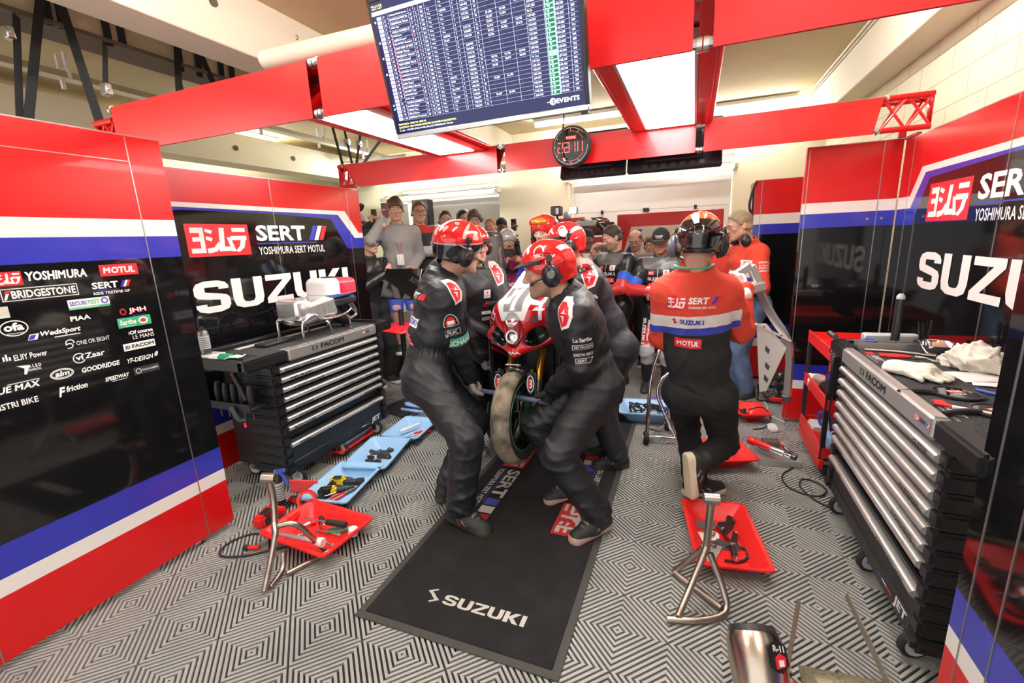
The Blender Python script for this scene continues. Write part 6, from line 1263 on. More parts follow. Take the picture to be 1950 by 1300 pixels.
def person(label, J, o):
    """J: joints in world space; o: outfit and face options"""
    s = o.get('s', 1.0); g = Person(); P_ = np.array(J['P'], float); N_ = np.array(J['N'], float); f = nv((*J['f'], 0)); Lf = np.array((-f[1], f[0], 0.)); up = nv(N_-P_); fw = nv(f-up*(f @ up))
    base = np.array((P_[0], P_[1], J.get('z0', 0.0))); hh = o.get('h', .014)
    root = empty('person', base, 0, label, 'person', o.get('group')); g.root = root; g.base = base
    side = nv(Lf+np.array((0, 0, J.get('roll', 0.0))))
    sh = {k: np.array(J['sh'+k], float) if 'sh'+k in J else N_+side*q*.185*s-up*.065*s+fw*.01 for k, q in (('L', 1), ('R', -1))}
    hip = {k: P_+Lf*q*.09*s-np.array((0, 0, .02)) for k, q in (('L', 1), ('R', -1))}
    el = {}; wr = {}; kn = {}; an = {}
    for k in 'LR':
        w = J.get('w'+k); q = 1 if k == 'L' else -1
        if w is None: w = sh[k]+np.array((0, 0, -.53*s))+Lf*q*.06+fw*.06
        el[k], wr[k] = ik(sh[k], w, .30*s, .265*s, J.get('e'+k, Lf*q*.5-fw-np.array((0, 0, .5))))
        a = J.get('a'+k, hip[k]*np.array((1, 1, 0))+np.array((0, 0, J.get('z0', 0.)+.085))+Lf*q*.02)
        kn[k], an[k] = ik(hip[k], a, .435*s, .42*s, J.get('k'+k, fw))
    g.sh, g.el, g.wr, g.hip, g.kn, g.an, g.N, g.P, g.up, g.fw, g.Lf = sh, el, wr, hip, kn, an, N_, P_, up, fw, Lf
    allp = np.stack([P_, N_, *sh.values(), *el.values(), *wr.values(), *hip.values(), *kn.values(), *an.values()]); lo = allp.min(0)-.22; hi = allp.max(0)+.22
    tl = np.linalg.norm(N_-P_)
    def torso(F, e, k=.05):
        W1 = o.get('wide', 1.0); d = (Lf, 1.38)
        F.cone(P_-up*.03, P_+up*tl*.30, .112*s*W1+e, .106*s*W1+e, k, d); F.cone(P_+up*tl*.30, P_+up*tl*.72+fw*.012, .106*s*W1+e, .122*s*W1+e, k, d)
        F.cone(P_+up*tl*.72+fw*.012, N_-up*.07, .120*s*W1+e, .085*s+e, k, d); F.cone(sh['L']-side*.03, sh['R']+side*.03, .066*s+e, .066*s+e, k); F.cone(N_-up*.08, N_+up*.01, .075*s+e, .062*s+e, k)
        if o.get('belly'): F.ell(P_+up*.16+fw*.06, (.14, .12, .14), .08)
    def arm(F, e, k=.035, end=1.0):
        for q in 'LR':
            F.cone(sh[q], el[q], .058*s+e, .047*s+e, k); F.cone(el[q], el[q]+(wr[q]-el[q])*end, .047*s+e, .034*s+e*.8, .02)
    def legs(F, e, k=.04, hem=None):
        for q in 'LR':
            F.cone(hip[q], kn[q], .088*s+e, .062*s+e, k); F.cone(kn[q], an[q]+(kn[q]-an[q])*.08, .062*s+e, .050*s+e, .02)
        F.cone(hip['L'], hip['R'], .105*s+e, .105*s+e, k)
    def seginfo(X):
        """nearest limb (0 torso, 1/2 left arm, 3/4 right arm, 5.. legs) and distance along it"""
        S = [(P_, N_, 0), (sh['L'], el['L'], 1), (el['L'], wr['L'], 2), (sh['R'], el['R'], 3), (el['R'], wr['R'], 4), (hip['L'], kn['L'], 5), (kn['L'], an['L'], 6), (hip['R'], kn['R'], 7), (kn['R'], an['R'], 8)]
        rad = [.15, .05, .04, .05, .04, .08, .06, .08, .06]; D = []; T = []
        for (a, b, i), r in zip(S, rad):
            ab = b-a; t = np.clip(((X-a) @ ab)/(ab @ ab), 0, 1); e = X-a-t[:, None]*ab; D.append(np.linalg.norm(e, axis=1)-r*s); T.append(t)
        D = np.array(D); i = D.argmin(0); return i, np.array(T)[i, np.arange(len(X))]
    g.seg = seginfo
    def mask(X):  # folds strongest at elbows, knees, waist
        m = np.full(len(X), .45)
        for c, w, r in [(el[q], 1.0, .12) for q in 'LR']+[(kn[q], 1.0, .15) for q in 'LR']+[(sh[q], .7, .12) for q in 'LR']+[(an[q], 1.0, .14) for q in 'LR']+[(hip[q], .8, .16) for q in 'LR']: m = np.maximum(m, w*np.exp(-(np.linalg.norm(X-c, axis=1)/r)**2))
        return m
    def pinch(X):   # elastic waist with gathers
        h = (X-P_) @ up-.16; r = np.linalg.norm((X-P_)-((X-P_) @ up)[:, None]*up, axis=1); w = np.exp(-(h/.035)**2)*(r < .30)*(seginfo(X)[0] == 0)
        an_ = np.arctan2((X-P_) @ fw, (X-P_) @ Lf); return w*(-.022+.004*np.sin(an_*34))+np.exp(-((h-.10)/.07)**2)*(r < .3)*(seginfo(X)[0] == 0)*.012
    amp = o.get('amp', .014); seed = o.get('seed', 3); hands_bare = o.get('gloves') is None
    # ---- clothes
    if 'cover' in o:
        F = Field(lo, hi, hh); torso(F, .022); legs(F, o.get('leg_e', .032)); arm(F, .021, end=.98); wz = P_+up*tl*.24
        if o.get('belted'): F.cone(wz-up*.0, wz+up*.02, .10*s, .10*s, .05, (Lf, 1.3))
        F.plane(up, N_ @ up+.02, .006, N_-.14, N_+.14)
        g.top = flow(root, 'coverall', F, cloth_m[o.get('fabric', 'cover')], seed, amp, lambda X: o['cover'](X, *seginfo(X), g) if callable(o['cover']) else np.tile(np.array(o['cover']), (len(X), 1)), base, amask=mask, extra=pinch if o.get('belted') else None)
    else:
        F = Field(lo, hi, hh); torso(F, .022); arm(F, .015, end=.98); hem = P_ @ up-o.get('hem', .10)
        F.plane(-up, -hem, .01, P_-.5, P_+.4); F.plane(up, N_ @ up+.012, .006, N_-.14, N_+.14)
        g.top = flow(root, o.get('top_name', 'jacket'), F, cloth_m[o.get('fabric', 'knit')], seed, amp, lambda X: o['top'](X, *seginfo(X), g) if callable(o['top']) else np.tile(np.array(o['top']), (len(X), 1)), base, amask=mask)
        F = Field(lo, hi, hh); legs(F, o.get('leg_e', .018)); F.cone(P_, P_+up*.06, .108*s+.006, .10*s+.006, .05, (Lf, 1.35))
        if o.get('shorts'): F.plane((0, 0, -1), -(kn['L'][2]+.02), .005)
        F.plane(up, P_ @ up+.09, .005)
        g.legs = flow(root, o.get('leg_name', 'trousers'), F, cloth_m[o.get('leg_fabric', 'knit')], seed+7, amp, o['legs'] if not callable(o['legs']) else (lambda X: o['legs'](X, *seginfo(X), g)), base, amask=mask, fr=18)
    # collar
    if o.get('collar') is not None:
        F = Field(N_-.17, N_+.2, min(hh, .009)); nk = nv(np.array(J['H'], float)-N_); F.cone(N_-nk*.035, N_+nk*.045, .090*s, .079*s, .01); F.cone(N_-nk*.1, N_+nk*.12, .072*s, .068*s, .0, op='cut'); F.plane(nk, N_ @ nk+.05, .004)
        flow(root, 'collar', F, cloth_m[o.get('fabric', 'cover')], seed, .003, o['collar'], base)
    # ---- body: head with neck, forearms and hands as one skin mesh
    H_ = np.array(J['H'], float); hf = nv(J.get('hf', (*J['f'], -.05))); hu = np.array(J.get('hu', (0, 0, 1.)), float); hu = nv(hu-hf*(hu @ hf)); hr = np.cross(hf, hu); R = np.stack([hr, hf, hu], 1); hs = o.get('hs', 1.0)*s
    g.H, g.R, g.hs = H_, R, hs; g.T = Matrix(((*R[0]*hs, H_[0]-base[0]), (*R[1]*hs, H_[1]-base[1]), (*R[2]*hs, H_[2]-base[2]), (0, 0, 0, 1)))
    fo = dict(o.get('face', {})); fo['neck'] = tuple(((N_-up*.06-H_) @ R)/hs); tone = np.array(SKIN[o.get('skin', 'light')])
    parts = [((p*hs) @ R.T+H_, q, c) for p, q, c in head_geo(o.get('fh', .0065), tone, fo)]
    gl = []
    for k, q in (('R', 1), ('L', -1)):
        fd = nv(wr[k]-el[k]); hd = J.get('h'+k); dd = fd if hd is None or hd[0] is None else nv(hd[0]); pm = (-Lf*q if False else Lf*(1 if k == 'R' else -1)) if hd is None else np.array(hd[1], float); ps = 'relaxed' if hd is None else hd[2]
        P, Q = hand_geo(o.get('hh', .005), q, wr[k], dd, pm, ps, s*o.get('hand', 1.0), .0 if hands_bare else .0025)
        if hands_bare: parts.append((P, Q, tone*np.array((1, .93, .92))))
        else: gl.append((P, Q, k))
        setattr(g, 'hand'+k, P.mean(0))
        if o.get('bare_arm') or o.get('sleeve', 1) < .8:
            F = Field(np.minimum(el[k], wr[k])-.1, np.maximum(el[k], wr[k])+.1, .008); F.cone(el[k], wr[k], .045*s, .029*s, .01); P, Q = F.mesh(); parts.append((P, Q, tone))
    F = Field(lo, hi, .02); torso(F, -.014); arm(F, -.010); legs(F, -.012); F.plane(up, N_ @ up-.03, .005, N_-.14, N_+.14); P, Q = F.mesh(); parts.append((P, Q, tone))
    if o.get('shorts'):
        for k in 'LR':
            F = Field(np.minimum(kn[k], an[k])-.12, np.maximum(kn[k], an[k])+.12, .012); F.cone(kn[k]+(kn[k]-an[k])*.15, kn[k], .06*s, .055*s, .02); F.cone(kn[k], an[k], .055*s, .036*s, .02); P, Q = F.mesh(); parts.append((P, Q, tone))
    P, Q, C = merge(parts); g.body = np_mesh('body', P-base, Q, skin_m, root, col=C)
    for P, Q, k in gl:
        gc = o['gloves']; w = wr[k]
        F = Field(np.array(w)-.1, np.array(w)+.1, .006); fd = nv(wr[k]-el[k]); F.cone(w-fd*.055, w+fd*.01, .037*s, .034*s, .01); P2, Q2 = F.mesh(); P, Q, C = merge([(P, Q, gc[0]), (P2, Q2, gc[1] if len(gc) > 1 else gc[0])])
        np_mesh('glove', P-base, Q, cloth_m['knit'], root, col=C)
    if o.get('hair'):
        st, hc = o['hair']; P, Q = hair_geo(o.get('fh', .0065), st, seed)
        if len(P): r = np.random.default_rng(seed); np_mesh('hair', (P*hs) @ R.T+H_-base, Q, vcol_mat('hair', .55), root, col=np.array(hc)*(1+.25*np.sin(P @ np.array((160, 30, 50)))[:, None]*.5))
    if o.get('beard'):
        F = Field((-.1, -.04, -.16), (.1, .13, 0), .006); F.cone((-.056, .0, -.055), (-.02, .07, -.1), .026, .025, .02); F.cone((.056, .0, -.055), (.02, .07, -.1), .026, .025, .02); F.ell((0, .078, -.10), (.03, .024, .028), .02); F.cone((-.022, .092, -.055), (.022, .092, -.055), .007, .007, .006); F.ell((0, .1, -.067), (.021, .02, .008), .004, op='cut'); F.ell((0, .1, .0), (.05, .09, .045), .006, op='cut')
        P, Q = F.mesh(); np_mesh('beard', (P*hs) @ R.T+H_-base, Q, vcol_mat('hair', .55), root, col=np.array(o['beard']))
    # ---- shoes
    for k in 'LR':
        fd = J.get('f'+k); dd = f if fd is None else nv(fd[0]); sn = np.array((0, 0, -1.)) if fd is None or len(fd) < 2 else nv(fd[1]); sn = nv(sn-dd*(sn @ dd)); yy = np.cross(-sn, dd); Rf = np.stack([dd, yy, -sn], 1); A = an[k]
        F = Field((-.13, -.08, -.13), (.25, .08, .10), .007 if hh < .012 else .011)
        F.cone((-.035, 0, -.035), (.06, 0, -.04), .043, .045, .02); F.cone((.05, 0, -.045), (.15, .0, -.055), .045, .034, .03, ((0, 1, 0), 1.15)); F.cone((-.02, 0, .03), (-.01, 0, -.02), .046, .047, .02); F.cone((-.045, 0, -.072), (.15, 0, -.072), .036, .042, .01, ((0, 1, 0), 1.05)); F.plane((0, 0, -1), .086, .006)
        P, Q = F.mesh(); sc = o.get('shoe', ((.02, .02, .02), (.75, .72, .68))); x, y, z = P.T; A3 = {'sole': -.062+.014*np.abs(x-.05)/.1-z}; lay = [('sole', sc[1])]
        if hh < .013: A3['lace'] = np.minimum(np.minimum(.022-np.abs(y), z+.03), np.minimum(x-.03, .11-x))*0+np.where((np.abs(y) < .024) & (x > .025) & (x < .115) & (z > -.05), np.sin(x*230)-.35, -1); lay.insert(0, ('lace', tuple(np.array(sc[0])*.5+.16)))
        if len(sc) > 2: A3['accent'] = np.minimum(np.minimum(np.sin((x+z*1.3)*150)-.35, .016-np.abs(z+.04)), np.minimum(x+.0, .075-x)*20); lay.insert(0, ('accent', sc[2]))
        np_mesh('shoe', (P*s*1.07+np.array((0, 0, .004))) @ Rf.T+A-base, Q, layered_mat('shoe_%s%d' % (str(sc[:2]), len(lay)), sc[0], lay, .6, (120, .15)), root, attrs=A3)
    return g
def hloc(g, p): return g.T @ Vector(p)
def hmesh(g, name, P, Q, m, parent=None, col=None, band=None, attrs=None):
    P = (np.array(P)*g.hs) @ g.R.T+g.H-g.base; return np_mesh(name, P, Q, m, parent or g.root, col=col, band=band, attrs=attrs)
def hmb(g, mb, name, parent=None, ang=38):
    mb.v = [tuple(g.T @ Vector(p)) for p in mb.v]; return mb.build(name, None, parent or g.root, ang)
def helmet(g, kind):
    h = .006; F = Field((-.16, -.2, -.13), (.16, .24, .19), h)
    F.ell((0, -.012, .035), (.104, .128, .112), .01); F.cone((0, -.05, .02), (0, -.06, -.045), .098, .085, .03)
    F.plane((0, .62, -.78), .036 if kind == 'brim' else .050, .004); F.plane((0, -.2, -1), .075, .006); F.ell((0, -.0, -.03), (.086, .108, .11), .006, op='cut')
    if kind == 'brim':
        for q in ((.095, -.0, .075), (.099, .01, .045), (-.095, -.0, .075), (-.099, .01, .045)): F.ell(q, (.02, .028, .0075), .004, op='cut')
    P, Q = F.mesh(); x, y, z = P.T; RH = (.72, .02, .02); A3 = {}; lay = []
    if kind == 'flame':
        d = z-.035-.10*(y+.02); w = np.sin(x*70+np.sin(y*40)*2)*np.sin(y*55+x*30); A3 = {'black': -d, 'line': .0035-np.abs(d), 'flame': np.minimum(w-.5, (z-.055)*20), 'pale': np.minimum(-w-.68, (z-.06)*20)}; lay = [('flame', (.72, .13, .04)), ('pale', (.75, .5, .45)), ('black', (.008, .008, .009)), ('line', (.45, .45, .45))]
    if kind == 'orange':
        d = z-.085+.25*np.minimum(y, .1)*.4; w = np.sin(x*60+2*np.sin(y*40))*np.sin(y*50+x*30); A3 = {'top': d, 'flame': np.minimum(w-.4, d*20), 'pale': np.minimum(-w-.55, d*20)}; lay = [('top', (.72, .10, .03)), ('flame', (.75, .45, .2)), ('pale', (.55, .03, .02))]; RH = (.01, .008, .008)
    if kind == 'grey': RH = (.36, .34, .34)
    hm = hmesh(g, 'helmet', P, Q, layered_mat('helmet_'+kind, RH, lay, .12, None, .8) if lay else mat('helmet_'+kind, RH, .12, coat=.8), attrs=A3)
    if kind == 'brim':
        rows = []
        for i in range(13):
            a = math.radians(8+164*i/12); rows.append([(.098*math.cos(a)*(1+.015*j), .0+(.098+.016*j)*math.sin(a)+.01, .055-.006*j) for j in range(4)])
        m = MB().use('rubber').grid(rows, 13, 4); m.v = [tuple(g.T @ Vector(p)) for p in m.v]; m.build('brim', None, hm, solid=.004)
        bv = BVHTree.FromPolygons([Vector(p) for p in P], Q)
        for sx in (1, -1):
            m = MB().use('wtext'); T = frame((sx*.14, .06, .072), (0, 1*sx, 0), (0, 0, 1)); put_poly(m, strip(arc(0, .018, .026, .028, 0, 180, 12), .008), T, 1, 1); put_text(m, 'SERT', T, .045, .016, .05, 0, 0, -.022, -.005); drape(m, T, bv, (-sx*.85, -.5, 0), .002); hmb(g, m, 'helmet_print', hm)
    return hm
def headset(g, boom=1, band=True, low=(0, 0, 0), arms=True, size=1.0):
    d = np.array(low)
    m = MB().use(mat('headset_black', (.02, .02, .024), .28))
    e = None
    for sx in (-1, 1):
        c = V(sx*.108+d[0]*0, -.012+d[1], -.022+d[2]); m = MB().use(MATS['headset_black']); m.ball(c, (.026*size, .040*size, .052*size), 18); m.ball(c-V(sx*.012, 0, 0), (.02, .045*size, .056*size), 16); m.use('darksteel').lathe([(.02, 0), (.017, .006)], c+V(sx*.023, .004, .004), (sx, .1, 0), 16)
        if arms: m.use(MATS['headset_black']).tube([c+V(0, .0, .04), V(sx*.118, -.01, .035), V(sx*.112, -.02, .06)], .005, 8, 1); m.lathe([(.016, 0), (.016, .012)], (sx*.108, -.012, .055), (sx, 0, .2), 14); m.use('chrome').tube([c+V(0, .02, .045), V(sx*.12, .0, .06), V(sx*.11, -.03, .075)], .002, 6, 1)
        if sx == boom: m.use(MATS['headset_black']).tube([c+V(0, .03, -.01), V(sx*.103, .045, -.03), V(sx*.090, .078, -.045)], .0035, 8, 2); m.ball((sx*.088, .082, -.046), (.011, .010, .010), 10)
        hmb(g, m, 'ear_defender')
    if band: m = MB().use('chrome'); m.tube([(-.118, -.03, .02), (-.116, -.075, .035), (0, -.155, .05), (.116, -.075, .035), (.118, -.03, .02)], .0025, 8, 3); hmb(g, m, 'headset_band')
def glasses(g, col=(.03, .02, .02)):
    m = MB().use(mat('glasses_frame', col, .3))
    for s in (-1, 1): m.tube([(s*.033+.021*math.cos(a), .101, .001+.015*math.sin(a)) for a in [2*PI*k/14 for k in range(14)]], .0014, 6, 0, True); m.tube([(s*.054, .100, .004), (s*.078, .06, .006), (s*.082, -.01, .004)], .0014, 6)
    m.tube([(-.012, .102, .003), (.012, .102, .003)], .0014, 6); hmb(g, m, 'glasses')
def cap(g, col, brimcol, text=None):
    F = Field((-.13, -.15, -.04), (.13, .14, .16), .006); F.ell((0, -.012, .035), (.088, .108, .098), .01); F.plane((0, .12, -1), -.018, .004); P, Q = F.mesh(); c = hmesh(g, 'cap', P, Q, cloth_m['knit'], col=np.array(col))
    rows = []
    for i in range(11):
        a = math.radians(20+140*i/10); rows.append([(.082*math.cos(a), .04+(.055+.024*j)*math.sin(a), .026-.004*j-.010*math.cos(a)**2*(j/3)) for j in range(4)])
    m = MB().use(mat('cap_brim_%s' % str(brimcol), brimcol, .8)).grid(rows, 11, 4); m.v = [tuple(g.T @ Vector(p)) for p in m.v]; m.build('brim', None, c, solid=.004)
    if text:
        m = MB().use('wtext'); T = frame((0, .13, .055), (-1, 0, 0), (0, -.25, 1)); put_text(m, text[0], T, .075, .016, .05, .1, .0, -.037, .005); put_text(m, text[1], T, .05, .007, .03, .0, .0, -.02, -.007); drape(m, T, BVHTree.FromPolygons([Vector(p) for p in P], Q), (0, -1, 0), .002); hmb(g, m, 'cap_print', c)
    return c
def phone(label, c, u, v, case=(.02, .02, .025), screen=False):
    """u to the right, v up as seen from the phone's back"""
    T = frame((0, 0, 0), u, v); r = empty('phone', c, 0, label, 'phone'); MB().use(mat('phone_%s' % str(case), case, .3)).box((-.037, -.077, -.0045), (.037, .077, .0045), .004, T).build('case', None, r)
    m = MB().use('black'); m.box((-.032, .035, .0045), (.0, .07, .0075), .004, T)
    for q in ((-.024, .06), (-.008, .06), (-.016, .045)): m.lathe([(.007, 0), (.007, .002)], T @ V(q[0], q[1], .0075), T.col[2].xyz, 12)
    m.build('cameras', None, r); MB().use(mat('phone_screen', (.5, .5, .48), .2, emit=.8) if screen else 'black').box((-.034, -.073, -.0052), (.034, .073, -.0045), 0, T).build('screen', None, r); return r
# ================================================================== the crew around the motorcycle
CH = (.030, .032, .037); CHB = (.014, .014, .016)
def armband(g, k, t0, t1, col, text=None, r=.064, face=None):
    a, b = g.sh[k], g.el[k]; p0 = a+(b-a)*t0; p1 = a+(b-a)*t1; d = nv(b-a); m = MB().use(mat('armband_%s' % str(col), col, .7)); o = Vector(p0-g.base); L = float(np.linalg.norm(p1-p0))
    m.lathe([(r-.004, -.002), (r, .004), (r-.001, L*.5), (r, L-.004), (r-.004, L+.002)], o, Vector(d), 28, False); ab = m.build('armband', None, g.root)
    if text:
        fz = nv(np.array(face)-d*(np.array(face) @ d)); w = np.cross(-d, fz)   # viewer's right
        m = MB().use('wtext'); A, fs, asp = text_geo(text, .03); hh_ = L*.58; ww = hh_*asp; vs = []
        for q in A: th = (q[0]-.5)*ww/r; y = L*.5-(q[1]-.5)*hh_; pt = p0+d*y+(fz*math.cos(th)-np.cross(fz, -d)*math.sin(th)*-1 if False else fz*math.cos(th)+nv(np.cross(-d, fz))*math.sin(th))*(r+.0012); vs.append(pt-g.base)
        m.raw(vs, fs); m.build('armband_lettering', None, ab)
    return ab
def cover_col(base, lower=None):
    def f(X, i, t, g):
        C = np.tile(np.array(base), (len(X), 1))
        if lower is not None: m = ((i == 1) | (i == 3)) & (t > .35) | (i == 2) | (i == 4); C[m] = lower
        return C
    return f
ARMD = ((.05, .05, .055), (.02, .02, .02))
# ---- 1: left front mechanic
R1 = np.array((.5, -.86, 0)); f1 = (.86, .5)
p1 = person('person in charcoal coverall and green armband lifting the left end of the blue bar', dict(P=(-1.50, 2.29, .84), N=(-1.405, 2.42, 1.445), f=f1, H=(-1.28, 2.43, 1.575), hf=(.62, .78, -.12), hu=(.22, .05, 1),
    shR=(-1.305, 2.265, 1.315), shL=(-1.46, 2.56, 1.34), wR=(-1.293, 2.465, .765), eR=(-.3, -.6, 0), wL=(-1.34, 2.76, .83), eL=(-.5, .3, 0), hR=((.04, .33, -.94), (.9, .25, 0), 'grip'), hL=((.2, .1, -1), (.6, .5, 0), 'grip'),
    aR=(-1.19, 2.045, .115), kR=(.8, -.3, .1), fR=((1, -.15, -.12),), aL=(-1.40, 2.27, .10), kL=(.7, .6, .1), fL=((.6, .8, -.05),)),
    dict(s=1.04, hs=1.1, h=.0095, hh=.0038, fh=.005, cover=cover_col((.015, .0175, .022), None), amp=.015, seed=4, gloves=((.36, .33, .31), (.10, .10, .11)), belted=True, collar=(.02, .02, .022), hair=('short', (.05, .035, .025)), face=dict(stubble=.2), skin='fair', shoe=((.025, .027, .026), (.05, .055, .03), (.5, .12, .06))))
helmet(p1, 'flame'); headset(p1, 1)
U1 = p1.up
def back_pt(g, d, off=0.0): return g.N-g.up*d-g.fw*.13+np.cross(g.fw, g.up)*off
patch(p1.top, 'maker_patch', [prect(.16, .055, -.08, -.0275), ptxt('SUZUKI', .14, .034, -.07, -.017, 'btext', .05)], p1.N-p1.up*.31-p1.fw*.12+R1*.075, R1, U1)
patch(p1.top, 'oil_patch', [prect(.12, .07, -.06, -.035, 'rtext'), prect(.105, .055, -.0525, -.0275, 'wtext', .0006), prect(.1, .045, -.05, -.0225, 'rtext', .0012), ptxt('MOTUL', .085, .024, -.042, -.012, 'wtext', .07, 0, .002)], p1.N-p1.up*.42-p1.fw*.12+R1*.06, R1, U1)
patch(p1.top, 'team_patch', [pkana(.10, .05, -.12, -.02), ptxt('SERT', .10, .035, -.01, -.01, 'wtext', .05), prect(.035, .035, .1, -.01, 'rtext')], p1.N-p1.up*.16-p1.fw*.12+R1*.05, R1, U1)
def arm_patch(g, k, t, items, name, face, up=None, along=None):
    c = g.sh[k]+(g.el[k]-g.sh[k])*t; d = nv(g.sh[k]-g.el[k]); fz = nv(np.array(face)-d*(np.array(face) @ d)); return patch(g.top, name, items, c+fz*.06, np.cross(d, fz), d)
FC1 = (.45, -.89, .1)
arm_patch(p1, 'R', .40, [ppoly([(.045*math.cos(a), -.03+.08*math.sin(a)) if math.sin(a) > 0 else (.045*math.cos(a), -.03) for a in [PI*k/12 for k in range(13)]], 'wtext'), ppoly([(.041*math.cos(a), -.027+.073*math.sin(a)) for a in [PI*k/12 for k in range(13)]], 'ktext', .0008), ppoly([(.03*math.cos(a), -.02+.055*math.sin(a)) for a in [PI*k/12 for k in range(13)]], 'rtext', .0016), ptxt('ヨ', .001, .001, 0, 0) if False else prect(.04, .02, -.02, -.012, 'wtext', .0024, 3), ptxt('SERT', .05, .012, -.025, -.026, 'wtext', .05, 0, .0024)], 'round_patch', FC1)
arm_patch(p1, 'R', .62, [prect(.09, .04, -.045, -.02, 'ltext'), prect(.083, .034, -.0415, -.017, 'ktext', .0008), ptxt('RK', .065, .026, -.032, -.013, 'ltext', .06, 0, .0018)], 'chain_patch', FC1)
armband(p1, 'R', .76, .93, (.03, .30, .20), 'Ch. MECHANIC', .0845, FC1)
def shoulder_patch(g, k, face, sc=1.0, c=None, u=None, v=None):
    P0 = [(-.02, -.09), (.035, -.07), (.06, -.01), (.045, .06), (.0, .10), (-.05, .10), (-.045, .0)]; P1 = [(x*.72-.002, y*.74-.008) for x, y in P0]
    c = (g.sh[k]+np.array(face)*.05) if c is None else c
    return patch(g.top, 'shoulder_patch', [ppoly([(x*sc, y*sc) for x, y in P0], 'wtext'), ppoly([(x*sc, y*sc) for x, y in P1], 'rtext', .0012), ppoly([(-.012*sc, .0), (.03*sc, .0), (.01*sc, .008*sc), (.012*sc, .03*sc), (.0, .008*sc)], 'wtext', .0026), ppoly([(-.02*sc, -.012*sc), (.012*sc, -.012*sc), (.0, -.05*sc), (-.004, -.02*sc)], 'wtext', .0026)], c, u if u is not None else np.cross((0, 0, 1), face), v if v is not None else (0, 0, 1))
shoulder_patch(p1, 'R', nv((.75, -.45, .5)), .85, p1.sh['R']+nv((.75, -.45, .6))*.07+p1.fw*.02, (.5, .85, .1), (-.45, .1, 1))
# ---- 2: right front mechanic
f2 = (-.88, -.47); L2 = np.array((.47, -.88, 0))
p2 = person('person in black coverall and brimmed red helmet lifting the right end of the blue bar', dict(P=(-.50, 2.46, .82), N=(-.625, 2.41, 1.32), f=f2, H=(-.735, 2.36, 1.445), hf=(-.92, -.38, -.14), hu=(-.16, 0, 1),
    shL=(-.545, 2.255, 1.225), shR=(-.70, 2.54, 1.24), wL=(-.715, 2.36, .775), eL=(.7, -.3, 0), wR=(-.70, 2.44, .79), eR=(.5, .5, 0), hL=((-.3, .28, -.9), (-.7, .55, -.1), 'grip'), hR=((-.1, -.3, -1), (-.7, -.3, 0), 'grip'),
    aL=(-.425, 2.235, .10), kL=(-.8, -.5, .1), fL=((-.62, -.78, -.03),), aR=(-.645, 2.49, .135), kR=(-.9, -.2, .1), fR=((-.86, -.42, -.28),)),
    dict(s=1.0, hs=1.13, h=.0095, hh=.0038, fh=.0036, cover=cover_col((.014, .0155, .019), (.007, .007, .009)), amp=.015, seed=9, gloves=((.015, .015, .016), (.02, .02, .02)), belted=True, collar=(.02, .02, .022), hair=('crop', (.06, .045, .035)), face=dict(stubble=.42, look=-.45, jaw=1.02), skin='fair', shoe=((.02, .02, .021), (.55, .36, .30), (.5, .42, .38))))
helmet(p2, 'brim'); headset(p2, -1)
FC2 = L2+np.array((0, 0, .1))
arm_patch(p2, 'L', .42, [ptxt('La Sarthe', .10, .021, -.05, 0, 'ltext', .04)], 'sleeve_lettering', FC2)
arm_patch(p2, 'L', .54, [prect(.11, .026, -.055, -.004, 'ltext'), prect(.104, .021, -.052, -.0015, 'ktext', .0008), ptxt('3D FACOM', .094, .013, -.047, .0025, 'ltext', .04, 0, .0018)], 'sleeve_lettering', FC2)
arm_patch(p2, 'L', .67, [ptxt('DISTRI BIKE', .10, .015, -.05, 0, 'ltext', .04)], 'sleeve_lettering', FC2)
arm_patch(p2, 'L', .80, [ppoly([(-.045, 0), (.03, 0), (.05, .028), (-.045, .028)], 'ltext'), ppoly([(-.042, .003), (.029, .003), (.044, .025), (-.042, .025)], 'ktext', .0008), ptxt('SERT', .05, .014, -.037, .007, 'ltext', .05, .1, .0018)], 'sleeve_lettering', FC2)
shoulder_patch(p2, 'L', nv((-.35, -.75, .6)), .95, p2.sh['L']+nv((-.45, -.7, .45))*.08+p2.fw*.02-np.array((0, 0, .015)), (.88, -.47, .0), (.15, .2, 1))
z2 = MB().use('redplastic'); q0 = p2.P-p2.base+L2*.155+np.array((.02, .0, .06)); z2.tube([q0, q0+np.array((.012, 0, -.07)), q0+np.array((.03, .0, -.17))], [.012, .006, .008], 8, 2); z2.build('red_zip', None, p2.root)
# ---- 3: running mechanic seen from behind
JR, JW, JB, JK = (.72, .065, .035), (.80, .76, .72), (.04, .06, .42), (.016, .016, .017)
def stripes(base, w0, w1, w2, dark, cut=9.0):
    """red above, white, blue, dark below; on the sleeves only the inner side carries the stripes"""
    def f(X, i, t, g):
        h = -((X-g.N) @ g.up); lat = np.abs((X-g.N) @ g.Lf); arms_ = (i >= 1) & (i <= 4); ok = np.where(arms_, .25*cut-lat, .3); lo = np.where(arms_, .15-lat, .3)
        return dict(m=layered_mat('striped_%s' % str(base), base, [('l1', JW), ('l2', JB), ('l3', dark)], .85, (220, .2)), a={'l1': np.minimum(np.minimum(h-w0, w2-h), ok), 'l2': np.minimum(np.minimum(h-w1, w2-h), ok), 'l3': np.minimum(h-w2, lo)})
    return f
jacket3 = stripes(JR, .225, .295, .337, JK, 1.0)
f3 = (.10, .995)
